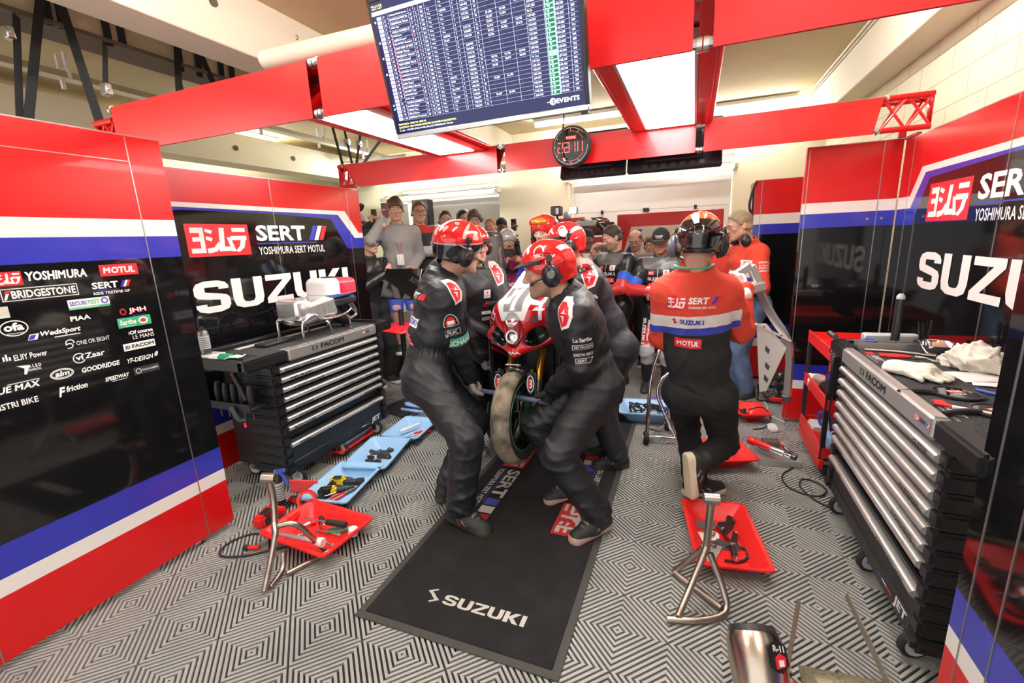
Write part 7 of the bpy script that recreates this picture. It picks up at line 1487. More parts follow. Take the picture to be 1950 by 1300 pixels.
p3 = person('person running away in red and black jacket, one foot raised, holding a silver frame', dict(P=(.065, 2.80, .685), N=(.005, 2.72, 1.405), f=f3, H=(.028, 2.70, 1.565), hf=(.05, 1, -.12), hu=(.04, -.05, 1),
    shL=(-.15, 2.74, 1.29), shR=(.185, 2.74, 1.295), wL=(-.13, 3.06, .93), eL=(-.12, -.5, -.6), wR=(.29, 2.99, 1.28), eR=(.08, -.2, -1), hL=((.2, .9, -.3), (0, 0, -1), 'hold'), hR=((-.1, .75, .5), (-.8, .2, .1), 'fist'),
    aL=(.075, 2.775, .105), kL=(-.1, 1, .1), fL=((.86, .5, -.04),), aR=(.085, 2.60, .315), kR=(.4, 1, .1), fR=((.12, .02, -1), (-.82, -.55, -.1))),
    dict(s=1.0, hs=1.06, h=.0095, hh=.0045, fh=.005, top=jacket3, fabric='knit', legs=(.014, .014, .015), leg_fabric='knit', amp=.013, seed=21, hem=.115, leg_e=.020, gloves=((.78, .74, .66), (.78, .74, .66)), collar=(.60, .04, .03), hair=('medium', (.16, .10, .06)), skin='fair', shoe=((.022, .022, .023), (.72, .62, .46), (.4, .38, .36)), wide=.92))
helmet(p3, 'orange'); headset(p3, 1, size=1.15)
m = MB().use(mat('headset_grey', (.11, .13, .19), .3)); m.ball((-.122, -.015, -.03), (.03, .048, .058), 18); hmb(p3, m, 'ear_defender'); m = MB().use('chrome'); m.tube([(-.02, -.155, .06), (-.018, -.148, .02), (.018, -.148, .02), (.02, -.155, .06)], .003, 6, 1); hmb(p3, m, 'band_clip')
m = MB().use('plastic'); m.lathe([(.022, 0), (.018, .012)], (0, -.128, -.048), (0, -1, -.2), 20); m.box((-.07, -.125, -.065), (.07, -.085, -.035), .01); hmb(p3, m, 'fit_dial')
R3 = np.array((.995, -.10, 0))
patch(p3.top, 'team_lettering', [pkana(.105, .075, -.135, -.035), ptxt('SERT', .105, .035, -.02, .0, 'wtext', .055, .15), ptxt('YOSHIMURA SERT MOTUL', .14, .012, -.02, -.025, 'wtext', .02), ppoly([(.095, 0), (.11, 0), (.13, .036), (.115, .036)], 'btext'), ppoly([(.115, 0), (.13, 0), (.15, .036), (.135, .036)], 'rtext')], p3.N-p3.up*.155-p3.fw*.12+R3*.0, R3, p3.up)
patch(p3.top, 'maker_lettering', [lambda mb, T: (mb.use('rtext'), maker_s(mb, T, .032, .032, -.10, -.014, .001)), ptxt('SUZUKI', .125, .028, -.055, -.013, 'btext', .05)], p3.N-p3.up*.26-p3.fw*.12-R3*.015, R3, p3.up)
patch(p3.top, 'oil_patch', [prect(.145, .056, -.0725, -.028, 'rtext'), ptxt('MOTUL', .12, .03, -.06, -.015, 'wtext', .07, .1, .001)], p3.N-p3.up*.385-p3.fw*.12-R3*.035, R3, p3.up)
m = MB().use(mat('lanyard_green', (.10, .45, .25), .6)); nk = p3.N-p3.base
for a, b in ((-.075, .075),): m.tube([nk+R3*a*1.35+np.array((0, .03, .03)), nk+R3*a+np.array((0, -.085, .022)), nk+R3*b+np.array((0, -.085, .022)), nk+R3*b*1.35+np.array((0, .03, .03))], .009, 8, 2)
m.build('lanyard', None, p3.root)
# silver swing frame he carries
cf = empty('carried_frame', (.33, 3.05, 1.30), 0, 'bare aluminium frame with white perforated bracket carried by the running person', 'frame')
q = lambda x, y, z: V(x-.33, y-3.05, z-1.30)
mb = MB().use('alu'); mb.bar(q(.24, 3.10, 1.34), q(.33, 3.15, 1.40), .035, .05, bev=.006); mb.bar(q(.33, 3.15, 1.40), q(.40, 3.18, 1.26), .035, .05, bev=.006); mb.bar(q(.22, 3.08, 1.235), q(.41, 3.18, 1.275), .07, .055, bev=.006); mb.build('handle', None, cf)
mb = MB().use('alu'); mb.tube([q(.385, 3.17, 1.26), q(.47, 3.2, 1.09), q(.555, 3.2, .97), q(.595, 3.2, .86), q(.60, 3.2, .56)], .026, 4, 1); mb.build('arm', None, cf)
mb = MB().use('white'); Tb = frame(q(.40, 3.16, 1.0), (.18, .03, -.06), (.0, 0, -1)); mb.prism([(-.02, -.03), (.03, -.05), (.20, .06), (.20, .36), (.165, .38)], Tb, .008); mb.bar(q(.385, 3.17, 1.035), q(.585, 3.2, .93), .05, .012); pl_ = mb.build('perforated_bracket', None, cf)
mb = MB().use('darksteel')
for x, y in ((.10, .10), (.14, .2), (.165, .28)): mb.prism([(x-.02, y-.02), (x+.015, y), (x+.018, y+.03), (x-.012, y+.012)], Tb, -.0012)
for k in range(3): mb.lathe([(.008, 0), (.008, .002)], q(.43+.05*k, 3.155, 1.019-.026*k), (0, -.2, 1), 8)
mb.build('hole', None, pl_); mb = MB().use('darksteel'); mb.box(q(.57, 3.17, .53), q(.62, 3.23, .57), .006); mb.use('redplastic').bar(q(.50, 3.17, .545), q(.58, 3.19, .535), .02, .02); mb.build('end_shoe', None, cf)
# ---- 4: man in jeans with the red jacket
jacket4 = stripes((.74, .06, .03), .20, .27, .31, (.04, .03, .03), .7)
def denim(X, i, t, g): w = .5+.5*np.sin(X[:, 2]*30+np.sin(X[:, 0]*40)*2); return np.array((.10, .16, .27))*(1+.35*w[:, None]*(t[:, None] < .6))
f4 = (-.93, -.36)
p4 = person('person in red jacket and blue jeans, headset round the neck, standing by the red cabinet', dict(P=(.53, 4.78, .95), N=(.475, 4.75, 1.475), f=f4, H=(.375, 4.71, 1.655), hf=(-.93, -.3, -.22), hu=(-.25, -.05, 1), wL=(.30, 4.45, 1.12), eL=(.4, -.2, -.8), wR=(.20, 4.78, 1.10), eR=(.2, .6, -.6), hL=((-.9, -.1, .1), (-.1, .3, -.9), 'hold'), hR=((-.9, -.3, .0), (0, 0, -1), 'hold'), fL=((-.85, -.4, 0),), fR=((-.9, -.2, 0),), kL=(-.9, -.3, 0), kR=(-.9, -.3, 0), aL=(.54, 4.68, .085), aR=(.50, 4.88, .085)),
    dict(s=1.03, h=.012, fh=.0055, top=jacket4, legs=denim, leg_fabric='denim', leg_name='jeans', amp=.014, seed=31, collar=(.68, .05, .03), hair=('short', (.30, .22, .13)), face=dict(stubble=.12), skin='fair', shoe=((.03, .03, .03), (.78, .76, .74))))
glasses(p4); headset(p4, 1, False, (0, .015, -.115), False)
L4 = np.array((.36, -.93, 0))
arm_patch(p4, 'L', .45, [ptxt('MOTUL', .09, .018, -.045, .03, 'wtext', .03), ptxt('La Sarthe', .085, .014, -.042, .005, 'wtext', .02), ptxt('FACOM', .085, .013, -.042, -.018, 'wtext', .03), ptxt('SERT', .085, .013, -.042, -.042, 'wtext', .03)], 'sleeve_lettering', L4)
patch(p4.top, 'chest_patch', [prect(.05, .06, -.025, -.03), ptxt('S', .03, .03, -.015, -.01, 'rtext', .06)], p4.N-p4.up*.14+p4.fw*.12+L4*.09, (.93, .36, 0), p4.up)
# ================================================================== everybody else
def standing(label, x, y, zh, face, o, z0=0.0, tilt=-.08, hf=None, arms=None, lean=0.0):
    """upright person whose head centre is at height zh above the garage floor"""
    a = math.radians(face); f = np.array((math.cos(a), math.sin(a))); s = (zh-z0)/1.645; o = dict(o); o['s'] = s; L = np.array((-f[1], f[0])); f3_ = np.array((*f, 0)); L3 = np.array((*L, 0))
    H = np.array((x, y, zh)); N = H-f3_*(.05+lean*.3)*s-np.array((0, 0, .185*s)); P = N-f3_*(.02+lean)*s-np.array((0, 0, .535*s))
    J = dict(P=P, N=N, f=tuple(f), H=H, hf=hf if hf is not None else (*f, tilt), z0=z0)
    def w(fw, lf, z): return N+f3_*fw*s+L3*lf*s+np.array((0, 0, z*s))
    for k, v in (arms or {}).items():
        if k[0] == 'w': J[k] = np.array(v[1:]) if v[0] == 'abs' else w(*v)
        elif k[0] == 'e': J[k] = f3_*v[0]+L3*v[1]+np.array((0, 0, v[2]))
        else: J[k] = (f3_*v[0][0]+L3*v[0][1]+np.array((0, 0, v[0][2])), f3_*v[1][0]+L3*v[1][1]+np.array((0, 0, v[1][2])), v[2])
    return person(label, J, o)
DARK = (.02, .02, .022); FOLD = dict(wL=(.20, -.12, -.30), eL=(.3, 1, -.4), wR=(.22, .12, -.27), eR=(.3, -1, -.4), hL=((.1, -1, .05), (-.2, 0, -1), 'hold'), hR=((.1, 1, .05), (-.2, 0, -1), 'hold'))
def B(top, legs, hair=None, **k): return dict(dict(top=top, legs=legs, hair=hair, h=.014, hh=.006, fh=.0065, amp=.009, wide=.93, gloves=None), **k)
# ---- crew behind
p7 = standing('person in dark coverall with chest patches, holding the left side of the motorcycle', -1.465, 3.02, 1.585, -38, B(None, None, ('short', (.05, .04, .03)), cover=cover_col((.015, .016, .019)), gloves=((.10, .10, .11), (.5, .10, .05)), skin='fair', shoe=((.16, .22, .5), (.6, .66, .8)), h=.011, seed=41, collar=(.02, .02, .02)), arms=dict(wR=('abs', -1.33, 2.84, .98), eR=(0, -.6, -.6), hR=((.7, .5, -.1), (.4, .3, -1), 'hold'), wL=(.36, .1, -.50), eL=(-.3, .8, -.5)))
helmet(p7, 'brim'); headset(p7, 1)
A7 = p7.fw*.13; R7 = -p7.Lf
for it, d, w_ in (([prect(.055, .06, -.0275, -.03), ptxt('S', .02, .022, -.01, .0, 'rtext', .05), ptxt('SUZUKI', .04, .009, -.02, -.018, 'btext', .03)], .16, 'maker_patch'), ([ptxt('R', .05, .03, -.025, -.01, 'rtext', .08, .3), prect(.05, .006, -.025, -.02, 'rtext')], .235, 'model_patch'), ([prect(.08, .022, -.04, -.011), ptxt('TEAM', .03, .008, -.01, -.003, 'ktext', .02)], .30, 'name_patch'), ([prect(.08, .022, -.04, -.011, 'ltext'), ptxt('ENDURANCE', .06, .008, -.03, -.004, 'ktext', .02)], .345, 'name_patch')): patch(p7.top, w_, it, p7.N-p7.up*d+A7+p7.Lf*.02, p7.Lf, p7.up)
shoulder_patch(p7, 'L', nv((.5, -.5, .6)), .95, p7.sh['L']+np.array((.01, -.06, .03)), p7.Lf, (0, 0, 1))
p8 = standing('person in blue grey coverall and red helmet behind the one lifting the right bar end', -.79, 2.96, 1.575, 205, B(None, None, ('short', (.05, .04, .03)), cover=cover_col((.026, .031, .041), None), gloves=((.02, .02, .02), (.3, .02, .02)), skin='fair', shoe=((.02, .02, .02), (.06, .05, .05), (.75, .2, .08)), h=.011, seed=47, collar=(.03, .03, .04)), lean=.22, arms=dict(wL=(.30, .16, -.45), eL=(-.5, .5, -.5), wR=(.35, -.1, -.48), eR=(0, -.8, -.3)))
helmet(p8, 'brim'); headset(p8, -1)
p8f = np.array((.55, -.8, .1)); arm_patch(p8, 'L', .35, [ptxt('La Sarthe', .11, .022, -.055, 0, 'wtext', .04)], 'sleeve_lettering', p8f); arm_patch(p8, 'L', .5, [prect(.12, .026, -.06, -.004, 'ltext'), ptxt('3D FACOM', .10, .014, -.05, .002, 'ktext', .04, 0, .002)], 'sleeve_lettering', p8f); arm_patch(p8, 'L', .66, [ptxt('DISTRI BIKE', .11, .017, -.055, 0, 'wtext', .04)], 'sleeve_lettering', p8f)
shoulder_patch(p8, 'L', nv((.3, -.7, .6)), 1.0, p8.sh['L']+np.array((.0, -.05, .05)), (.9, .3, 0), (0, 0, 1))
m = MB().use(mat('goggle_strap', (.5, .5, .5), .5)); m.lathe([(.03, 0), (.03, .006), (.02, .007)], (-.10, .02, .075), (-1, 0, .4), 20); hmb(p8, m, 'helmet_badge')
p9 = standing('person with orange goggles on a red helmet, behind the motorcycle', -1.30, 4.17, 1.675, -105, B((.03, .03, .034), DARK, ('short', (.05, .04, .03)), skin='light', seed=52, hs=1.08), tilt=-.1)
helmet(p9, 'plain'); headset(p9, 1)
m = MB().use(mat('goggle_lens', (.85, .35, .03), .08, .4, coat=1)); m.ball((0, .062, .088), (.082, .066, .036), 20); hmb(p9, m, 'goggles'); m = MB().use('redplastic'); m.tube([(.09*math.cos(a), .086+.035*math.sin(a)*-.6, .088+.040*math.sin(a)) for a in [2*PI*k/18 for k in range(18)]], .007, 8, 0, True); hmb(p9, m, 'goggle_frame')
patch(p9.top, 'white_panel', [ppoly([(-.08, -.1), (.0, -.12), (.07, .08), (.0, .1)], 'wtext'), ppoly([(-.15, -.14), (-.06, -.12), (.02, .1), (-.06, .08)], 'btext', .001)], p9.sh['R']+p9.fw*.08-p9.up*.06, p9.Lf, p9.up)
# television camera operator
p10 = standing('person in magenta bib and grey helmet holding a photo camera', -1.95, 4.85, 1.60, -62, B((.03, .03, .03), (.05, .04, .03), ('short', (.04, .03, .02)), beard=(.10, .05, .025), skin='tan', seed=60), arms=dict(wR=(.26, -.05, -.06), eR=(.3, -.5, -1), hR=((.5, .3, .8), (.2, .9, 0), 'hold'), wL=(.26, .12, -.08), eL=(.3, .5, -1), hL=((.5, -.3, .7), (0, -.9, .3), 'hold')))
helmet(p10, 'grey'); headset(p10, 1)
F = Field(p10.N-.5, p10.N+.4, .012); F.cone(p10.N-p10.up*.10, p10.N-p10.up*.45, .15, .16, .02, (p10.Lf, 1.3)); F.plane(-p10.fw, -(p10.N @ p10.fw)-.06, .01)
bib = flow(p10.root, 'bib', F, None, 5, .006, lambda X: dict(m=mat('bib_magenta', (.42, .02, .12), .8), a={}), p10.base)
patch(bib, 'bib_lettering', [ptxt('TV', .05, .03, -.05, .05, 'ltext', .02), ptxt('00', .10, .05, -.05, -.02, 'wtext', .05)], p10.N-p10.up*.30+p10.fw*.2, p10.Lf, p10.up)
vc = empty('photo_camera', p10.H+np.array((.09, -.19, -.13)), 0, 'black photo camera held by the person in magenta bib', 'camera'); m = MB().use('plastic'); m.box((-.06, -.02, -.04), (.06, .04, .045), .012); m.build('body', None, vc); m = MB().use('plastic'); m.lathe([(.035, 0), (.038, .07), (.034, .072), (.03, .06)], (.01, -.02, 0), (.45, -.9, 0), 22); m.build('lens', None, vc)
# ---- spectators with phones on the left
PL = .335
s11 = standing('person in black jacket and black cap with blue brim, holding a phone at chest height', -3.34, 4.21, 1.661, -12, B((.018, .018, .018), DARK, ('short', (.05, .04, .03)), fabric='leather', skin='fair', seed=70, collar=(.02, .02, .02)), arms=dict(wL=(.20, .10, -.24), eL=(0, .8, -1), wR=(.30, -.06, -.16), eR=(.1, -.9, -1), hR=((.5, .35, .8), (-.3, .8, .2), 'hold')))
cap(s11, (.02, .02, .02), (.04, .08, .45)); phone('dark phone held by the person in the black and blue cap', s11.handR+np.array((.02, -.03, .07)), (.3, .95, 0), (.1, .0, 1), (.02, .02, .04))
UPR = dict(wR=(.30, .02, .12), eR=(.5, -.6, -1), hR=((.25, .1, 1), (.5, .8, .1), 'hold'))
s12 = standing('person in dark jacket filming over the cap, both hands raised to a phone', -3.98, 4.85, 1.90, -25, B((.02, .022, .03), DARK, ('short', (.1, .07, .05)), skin='light', seed=71, face=dict(stubble=.2)), PL, arms=dict(wR=(.33, .02, .16), eR=(.3, -1, -.6), hR=((.2, .3, 1), (.3, 1, 0), 'hold'), wL=(.33, .10, .17), eL=(.3, 1, -.6), hL=((.2, -.3, 1), (.3, -1, 0), 'hold')))
cap(s12, (.5, .48, .46), (.03, .03, .03)); phone('black phone raised above the person in the black and blue cap', (s12.handR+s12.handL)/2+np.array((.02, 0, .07)), (.45, .9, 0), (0, 0, 1))
s13 = standing('person in grey hoodie and blue shorts filming with a phone at head height', -3.17, 4.5, 2.009, -52, B((.30, .295, .28), (.05, .10, .50), ('fringe', (.09, .05, .03)), top_name='hoodie', leg_name='shorts', shorts=True, skin='fair', seed=72, hem=.08, collar=(.28, .27, .26)), PL, arms=dict(wR=(.30, -.15, .07), eR=(.4, -.8, -1), hR=((-.1, .0, 1), (.3, .9, .2), 'hold'), wL=(.12, .14, -.48)))
phone('red and black phone in the raised hand of the person in the grey hoodie', s13.handR+np.array((.03, -.02, .055)), (.85, .5, 0), (.05, 0, 1), (.10, .012, .015))
m = MB().use('rtext'); n_ = s13.N-s13.base; m.tube([n_+s13.Lf*.06+s13.fw*.06, n_+s13.fw*.17-s13.up*.2+s13.Lf*.02, n_+s13.fw*.18-s13.up*.33]+[n_+s13.fw*.17-s13.up*.2-s13.Lf*.02, n_-s13.Lf*.06+s13.fw*.06], .004, 6); m.use('wtext').box(n_+s13.fw*.18-s13.up*.40-.03, n_+s13.fw*.18-s13.up*.34+.03, .004); m.build('lanyard', None, s13.root)
m = MB().use('wtext')
for dd in (.0, .014, .028): pz = s13.hip['R']-s13.base-s13.Lf*.10; m.tube([pz+s13.fw*(dd-.01)+np.array((0, 0, .02)), pz+s13.fw*(dd-.01)-s13.Lf*.005+np.array((0, 0, -.3))], .003, 5)
m.build('side_stripes', None, s13.legs)
WB = (.50, .495, .49)
def vest(X, i, t, g): C = np.tile(np.array((.045, .045, .05)), (len(X), 1)); C[(i >= 1) & (i <= 4)] = WB; C[(i == 0) & (((X-g.N) @ g.up) > -.06) & (((X-g.N) @ g.fw) > .0)] = (.62, .03, .03); return C
s14 = standing('person in glasses and dark vest with red collar and white sleeves, arms folded', -3.15, 4.96, 1.996, -48, B(vest, DARK, ('short', (.17, .09, .05)), skin='fair', seed=73, collar=(.6, .03, .03), top_name='vest'), PL, arms=FOLD); glasses(s14, (.3, .28, .26))
s15 = standing('person in black jacket with red collar, left of three faces above the front red helmet', -3.01, 5.35, 1.90, -55, B((.025, .02, .022), DARK, ('short', (.05, .035, .025)), skin='fair', seed=74, collar=(.4, .02, .02), face=dict(stubble=.3)), PL)
s16 = standing('person in grey top, middle of three faces above the front red helmet', -2.96, 5.75, 1.922, -30, B((.1, .1, .1), DARK, ('short', (.02, .018, .016)), skin='fair', seed=75), PL)
s17 = standing('person in glasses, right of three faces above the front red helmet', -2.50, 5.15, 1.87, -62, B((.05, .06, .08), DARK, ('fringe', (.08, .05, .03)), skin='fair', seed=76), PL); glasses(s17)
s18 = standing('bareheaded person in beige top half hidden behind the clear screen', -2.47, 5.55, 1.79, -80, B((.3, .28, .25), DARK, ('crop', (.30, .13, .05)), skin='fair', seed=77), PL-.02)
s19 = standing('person at the back holding a small camera high overhead', -3.28, 6.33, 1.85, -60, B((.05, .07, .13), DARK, ('short', (.1, .07, .05)), skin='light', seed=78), PL, arms=dict(wR=(.20, .0, .32), eR=(.3, -.5, -1), hR=((.2, .4, .9), (.5, .6, 0), 'hold')))
cm = empty('compact_camera', s19.handR+np.array((.07, -.02, .05)), 0, 'silver compact camera held high above the heads', 'camera'); MB().use('ltext').box((-.055, -.015, -.035), (.055, .015, .035), .006).build('body', None, cm); MB().use(mat('phone_screen', (.5, .5, .48), .2, emit=.8)).box((-.045, -.017, -.028), (.02, -.0155, .028)).build('screen', None, cm)
s20 = standing('person in black cap raising a dark phone behind the clear screen', -2.50, 6.0, 1.80, -70, B((.03, .03, .03), DARK, ('short', (.03, .02, .02)), skin='tan', seed=79), PL-.02, arms=dict(wR=(.28, .16, .10), eR=(.3, -.4, -1), hR=((.1, .2, 1), (.3, .8, 0), 'hold'))); cap(s20, (.02, .02, .02), (.02, .02, .02)); phone('dark phone raised at the back, right of the clear screen top', s20.handR+np.array((.02, -.02, .06)), (.8, .5, 0), (0, 0, 1))
# ---- riders in leathers
def suit(X, i, t, g):
    C = np.tile(np.array((.016, .016, .018)), (len(X), 1)); h = (X-g.N) @ g.up; C[(i == 0) & (h > -.09)] = (.13, .13, .13); C[(i == 2) | (i == 4)] = (.60, .04, .04); a = ((i == 1) | (i == 3)); C[a & (t > .75)] = (.60, .04, .04)
    k = (i == 5) | (i == 7); fr = np.where(i == 5, ((X-g.hip['L']) @ g.Lf), -((X-g.hip['R']) @ g.Lf)); C[k & (t > .45) & (np.abs(fr) < .05)] = (.55, .02, .03); C[((i == 6) | (i == 8)) & (t < .35) & (((X-g.P) @ g.fw) > .06)] = (.5, .5, .5); C[k & (t > .9)] = (.5, .5, .5); return C
RB = dict(cover=suit, fabric='leather', h=.011, amp=.006, leg_e=.012, collar=(.06, .06, .06), shoe=((.02, .02, .02), (.05, .05, .05)))
def rider_print(g, big):
    A = g.fw*.13; its = [('maker_lettering', [ptxt('SUZUKI', .20, .032, -.10, 0, 'wtext', .05)], .20), ('oil_patch', [prect(.17, .05, -.085, -.01, 'rtext'), ptxt('MOTUL', .15, .034, -.075, -.002, 'wtext', .07, .1, .0015)], .265), ('chain_patch', [prect(.065, .032, .03, -.006, 'rtext'), ptxt('RK', .055, .022, .035, -.001, 'wtext', .06, 0, .0015), prect(.065, .028, -.09, -.004, 'rtext'), ptxt('L-TEC', .055, .014, -.085, .003, 'wtext', .04, 0, .0015)], .325), ('maker_patch', [prect(.055, .055, .05, 0), ptxt('S', .03, .025, .0625, .02, 'rtext', .06, 0, .0015), ptxt('SUZUKI', .045, .008, .055, .006, 'btext', .03, 0, .0015)], .15), ('wheel_patch', [prect(.055, .04, -.09, 0, 'rtext'), ptxt('EAT', .045, .02, -.085, .01, 'wtext', .05, 0, .0015)], .145)]
    for n, it, d in its: patch(g.top, n, it, g.N-g.up*d+A, g.Lf, g.up)
    patch(g.top, 'zip', [prect(.006, .40, -.003, -.40, 'ltext')], g.N-g.up*.08+A, g.Lf, g.up)
    for k, q in (('L', 1), ('R', -1)):
        d = nv(g.hip[k]-g.kn[k]); fz = nv(g.fw-d*(g.fw @ d)); c = g.hip[k]+(g.kn[k]-g.hip[k])*.55+fz*.07; w = np.cross(d, fz)
        patch(g.top, 'leg_lettering', [ptxt('SUZUKI', .26, .036, -.13, -.055, 'wtext', .05), ptxt('YOSHIMURA', .22, .02, -.12, .0, 'wtext', .04), ptxt('SERT', .12, .02, -.1, .035, 'wtext', .04)], c, -d, w)
    for k in 'LR': d = nv(g.sh[k]-g.el[k])
p6 = standing('bareheaded person in black and red racing leathers looking down, arms crossed', -.79, 4.86, 1.595, 240, B(None, None, ('short', (.045, .03, .02)), skin='fair', seed=81, face=dict(stubble=.45, look=-.4), **{k: v for k, v in RB.items() if k not in ('h', 'amp')}), hf=(-.86, -.5, -.40), arms=dict(wL=(.30, .02, -.42), eL=(-.2, 1, -.4), hL=((.6, -.5, -.2), (0, -.2, -1), 'hold'), wR=(.26, -.14, -.40), eR=(-.2, -1, -.4), hR=((.9, .3, -.2), (0, .3, -1), 'hold')))
rider_print(p6, 0); armband(p6, 'L', .5, .78, (.03, .12, .62), None, .075)
p5 = standing('person in black cap and racing leathers looking down at both hands', -.30, 4.72, 1.545, 262, B(None, None, ('crop', (.04, .03, .02)), skin='tan', seed=82, face=dict(look=-.5, stubble=.15), **{k: v for k, v in RB.items() if k not in ('h', 'amp')}), tilt=-.25, arms=dict(wL=(.24, .03, -.33), eL=(-.1, 1, -.5), hL=((.4, -.8, -.1), (0, -.2, -1), 'hold'), wR=(.26, -.03, -.32), eR=(-.1, -1, -.5), hR=((.5, .8, -.1), (0, .2, -1), 'hold')))
cap(p5, (.02, .021, .02), (.02, .021, .02), ('STARTED', 'RACING')); rider_print(p5, 1); armband(p5, 'R', .55, .85, (.03, .12, .62), None, .075)
# ---- people at the back right
def coat(X, i, t, g): C = np.tile(np.array((.60, .03, .03)), (len(X), 1)); C[(i == 0) & (np.abs((X-g.N) @ g.Lf) < .06) & (((X-g.N) @ g.fw) > 0)] = (.72, .70, .62); return C
r19 = standing('person in black beanie and open red coat at the back', -1.22, 5.65, 1.575, -75, B(coat, DARK, None, skin='brown', seed=90, hem=.35), tilt=-.1); F = Field((-.13, -.15, -.02), (.13, .15, .17), .007); F.ell((0, -.014, .035), (.088, .108, .105), .01); F.plane((0, .3, -1), -.02, .006); P, Q = F.mesh(); hmesh(r19, 'beanie', P, Q, cloth_m['knit'], col=(.02, .025, .02)); m = MB().use(MATS['headset_black']); m.ball((.095, 0, -.02), (.02, .035, .05), 12); hmb(r19, m, 'ear_defender')
r20 = standing('person in glasses and navy vest, in profile beside the red coat', -1.0, 5.2, 1.44, 195, B((.03, .035, .06), DARK, ('sides', (.12, .10, .09)), skin='fair', seed=91, collar=(.03, .035, .06)), tilt=-.2); glasses(r20)
r21 = standing('person in glasses and grey top between the two people in racing leathers', -.645, 5.65, 1.55, 265, B((.2, .2, .2), DARK, ('sides', (.14, .1, .08)), skin='fair', seed=92, face=dict(stubble=.35)), tilt=-.4); glasses(r21)
r22 = standing('person in dark top half hidden left of the black cap', -.525, 6.3, 1.465, 262, B((.12, .1, .1), DARK, ('long', (.14, .07, .04)), skin='fair', seed=93))
r23 = standing('person in rust red top between the black cap and the orange helmet', -.22, 5.75, 1.50, 250, B((.45, .08, .05), DARK, ('medium', (.40, .25, .12)), skin='fair', seed=94))
r24 = standing('person in red and white top, half hidden behind the one in jeans', .28, 5.25, 1.52, 240, B(stripes((.70, .05, .03), .18, .25, .30, (.6, .04, .03), .7), DARK, ('short', (.1, .07, .04)), skin='fair', seed=95, collar=(.5, .03, .03)))
# ================================================================== equipment and boards at the back
def board(name, label, lo, hi, m, cat, items=None, frontal=True):
    o = tag(MB().use(m).box(lo, hi, .006).build(name), label, cat)
    if items:
        T = frame((lo[0], lo[1]-.001, lo[2]), (1, 0, 0), (0, 0, 1)); mb = MB()
        for it in items: it(mb, T)
        mb.build('print', None, o)
    return o
board('banner', 'long red banner with white and blue lettering behind the riders', (-1.05, 6.9, 0), (.36, 6.95, 1.90), 'red', 'banner', [lambda mb, T: (mb.use('white'), put_poly(mb, [[(.08, 1.30), (1.38, 1.30), (1.38, 1.72), (.2, 1.72)]], T, 1, 1)), lambda mb, T: (mb.use('blue'), put_poly(mb, [[(.10, 1.30), (.28, 1.68), (.36, 1.68), (.2, 1.30)]], T, 1, 1, 0, 0, .002)), lambda mb, T: kana_block(mb, T, .5, .24, .55, 1.38, .003), lambda mb, T: (mb.use('blue'), put_poly(mb, [[(0, .9), (1.41, .9), (1.41, 1.0), (0, 1.0)]], T, 1, 1))])
board('red_board', 'plain red board in front of the cream pillar behind the goggled helmet', (-2.42, 7.0, 0), (-1.55, 7.05, 1.90), 'red', 'board')
ds = board('number_display', 'black strip display with dim red digits left of the red banner', (-1.62, 6.8, 1.62), (-1.08, 6.86, 1.80), 'plastic', 'display', [lambda mb, T: (mb.use(mat('dim_red', (.25, .02, .03), .5)), put_text(mb, '800', T, .22, .085, .02, .1, .001, .16, .05))])
board('red_cabinet', 'low red cabinet under the black strip display', (-1.6, 6.86, 0), (-1.08, 7.2, 1.6), 'red', 'cabinet')
# television camera with lamp, on the helmeted operator's crane
tv = empty('television_camera', (-1.30, 4.6, 1.84), 0, 'small black camera with bright lamp and furry microphone above the goggled helmet', 'camera'); MB().use('plastic').box((-.055, -.05, -.01), (.045, .06, .085), .008).build('body', None, tv); MB().use('ltext').box((.0, -.053, .005), (.03, -.05, .065)).build('screen', None, tv); m = MB().use('plastic'); m.tube([(0, .0, -.01), (.0, .03, -.2), (.0, .05, -1.8)], .012, 8); m.build('mount', None, tv)
MB().use(mat('fur_grey', (.25, .23, .22), .95, bump=(200, 1))).ball((.10, .0, -.02), (.035, .05, .045), 16).build('microphone', None, tv); m = MB().use('plastic'); m.box((.12, .0, .0), (.2, .06, .07), .01); m.use(mat('lamp_white', (1, .99, .95), .4, emit=12)).box((.125, -.004, .006), (.195, .0, .064)); m.build('lamp', None, tv)
cr = empty('camera_crane', (-1.07, 6.1, 1.22), 0, 'crane head wrapped in red and black cables at the back', 'crane'); m = MB().use('plastic'); m.tube([(0, 0, -1.2), (0, 0, .3), (-.06, 0, .55), (-.32, 0, .60)], .025, 8, 1); m.build('post', None, cr)
m = MB().use('ltext'); m.box((-.40, -.04, .52), (-.12, .04, .60), .02); m.build('head', None, cr); r = np.random.default_rng(7)
for k in range(5): MB().use(('rubber', 'redplastic', 'rubber', 'redplastic', 'rubber')[k]).tube([(-.2+.07*q+r.uniform(-.02, .02), r.uniform(-.05, .05), .60+.03*math.sin(q+k)-(.03*q if q > 3 else 0)) for q in range(7)], .007, 6, 2).build('cable', None, cr)
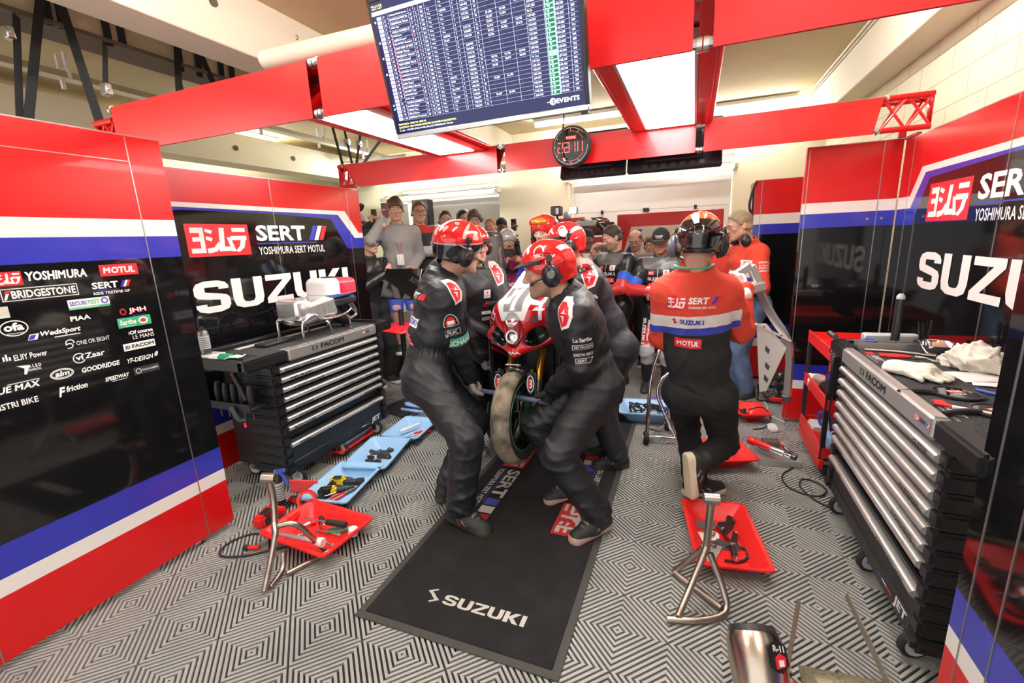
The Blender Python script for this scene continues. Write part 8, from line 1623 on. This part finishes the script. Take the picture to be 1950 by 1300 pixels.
# clear screen and black sheets behind the left mechanic
cs = empty('clear_screen', (-1.62, 3.45, 0), 0, 'tall clear plastic screen behind the left red helmet', 'screen'); m = MB().use(mat('smoked_clear', (.62, .58, .54), .04, trans=.88, ior=1.25)); m.grid([[(-.16+.085*j, .02*math.sin(j*1.9+i), .95+.1*i) for j in range(5)] for i in range(8)], 8, 5); m.build('sheet', None, cs, solid=.003); m = MB().use('plastic'); m.tube([(.19, 0, .01), (.19, 0, 1.62), (.16, 0, 1.68), (-.1, 0, 1.69)], .008, 8, 1); m.box((-.1, -.12, 0), (.22, .12, .02), .006); m.build('stand', None, cs)
bs = empty('black_sheet', (-2.28, 3.78, 0), 0, 'upright glossy black sheet behind the left bar lifter, in front of the grey hoodie', 'sheet'); m = MB().use('black'); m.grid([[(-.24+.12*j, .03*math.sin(j*1.3), .88+(.48-.03*(4-j))*i/4+.01*j*i) for j in range(5)] for i in range(5)], 5, 5); m.build('sheet', None, bs, solid=.006); MB().use('plastic').tube([(.0, .02, 0), (0, .02, .95)], .02, 10).build('post', None, bs)
mo = empty('work_monitor', (-2.62, 3.62, 0), -.25, 'flat dark monitor on a stand past the left tool cabinet', 'monitor'); m = MB().use('black'); m.box((-.26, -.02, .98), (.26, .02, 1.28), .006, Matrix.Rotation(-.35, 4, 'X') @ Matrix.Translation((0, -.36, .06))); m.build('panel', None, mo); MB().use('plastic').tube([(0, .02, .0), (0, .02, 1.0)], .025, 10).build('post', None, mo); MB().use('redplastic').box((-.2, -.25, .83), (.3, .2, .85), .01).build('red_shelf', None, mo); MB().use('plastic').box((-.22, -.22, 0), (.22, .22, .02), .01).build('foot', None, mo)
# hanging cable on the red cabinet and odd clamps
tag(MB().use('rubber').tube([(.58, 5.42, 2.09), (.55, 5.38, 2.05), (.52, 5.34, 1.94), (.50, 5.3, 1.84), (.53, 5.3, 1.76), (.49, 5.3, 1.7)], .012, 8, 2).build('clamp_lamp'), 'black clamp arm at the top left corner of the red cabinet', 'clamp')
tag(MB().use('plastic').tube([(-3.32, 4.02, 2.02), (-3.24, 3.98, 1.98), (-3.2, 3.97, 2.03)], .028, 8, 2).build('clamp_box'), 'black clamp hanging on straps above the far left panel corner', 'clamp')
# ================================================================== repeats share a group
GR = dict(person='people around the motorcycle', storage_tray='plastic trays on the garage floor', bracket='brackets in the trays', phone='phones held up by spectators', ratchet_strap='black straps over the steel beam', tube_lamp='ceiling tube lamps', truss_beam='covered red truss sections', truss_end='open truss ends', light_box='light boxes between the trusses', partition_panel='printed partition panels', tool_cabinet='black tool cabinets', power_drill='cordless tools on the floor', wrench='wrenches in the trays', screwdriver='screwdrivers', pliers='pliers', work_glove='cream work gloves', balance_disc='round discs on the right cabinet', paper_sheet='papers on the right cabinet', work_stand='bare metal stands', footpeg='footpegs in the right red tray', bolt='bolts in the right red tray', hanging_screen='screens under the far truss', cable_tray='cable trays under the ceiling', ratchet='socket drivers in the left red tray', air_ratchet='air wrenches in the metal tray', wire_loom='wire looms in the wide tray', spray_can='spray cans')
_n = {}
for o in bpy.data.objects:
    if o.parent is None and 'category' in o: _n.setdefault(o.name.split('.')[0], []).append(o)
for k, L in _n.items():
    if len(L) > 1 and k in GR:
        for o in L: o['group'] = GR[k]
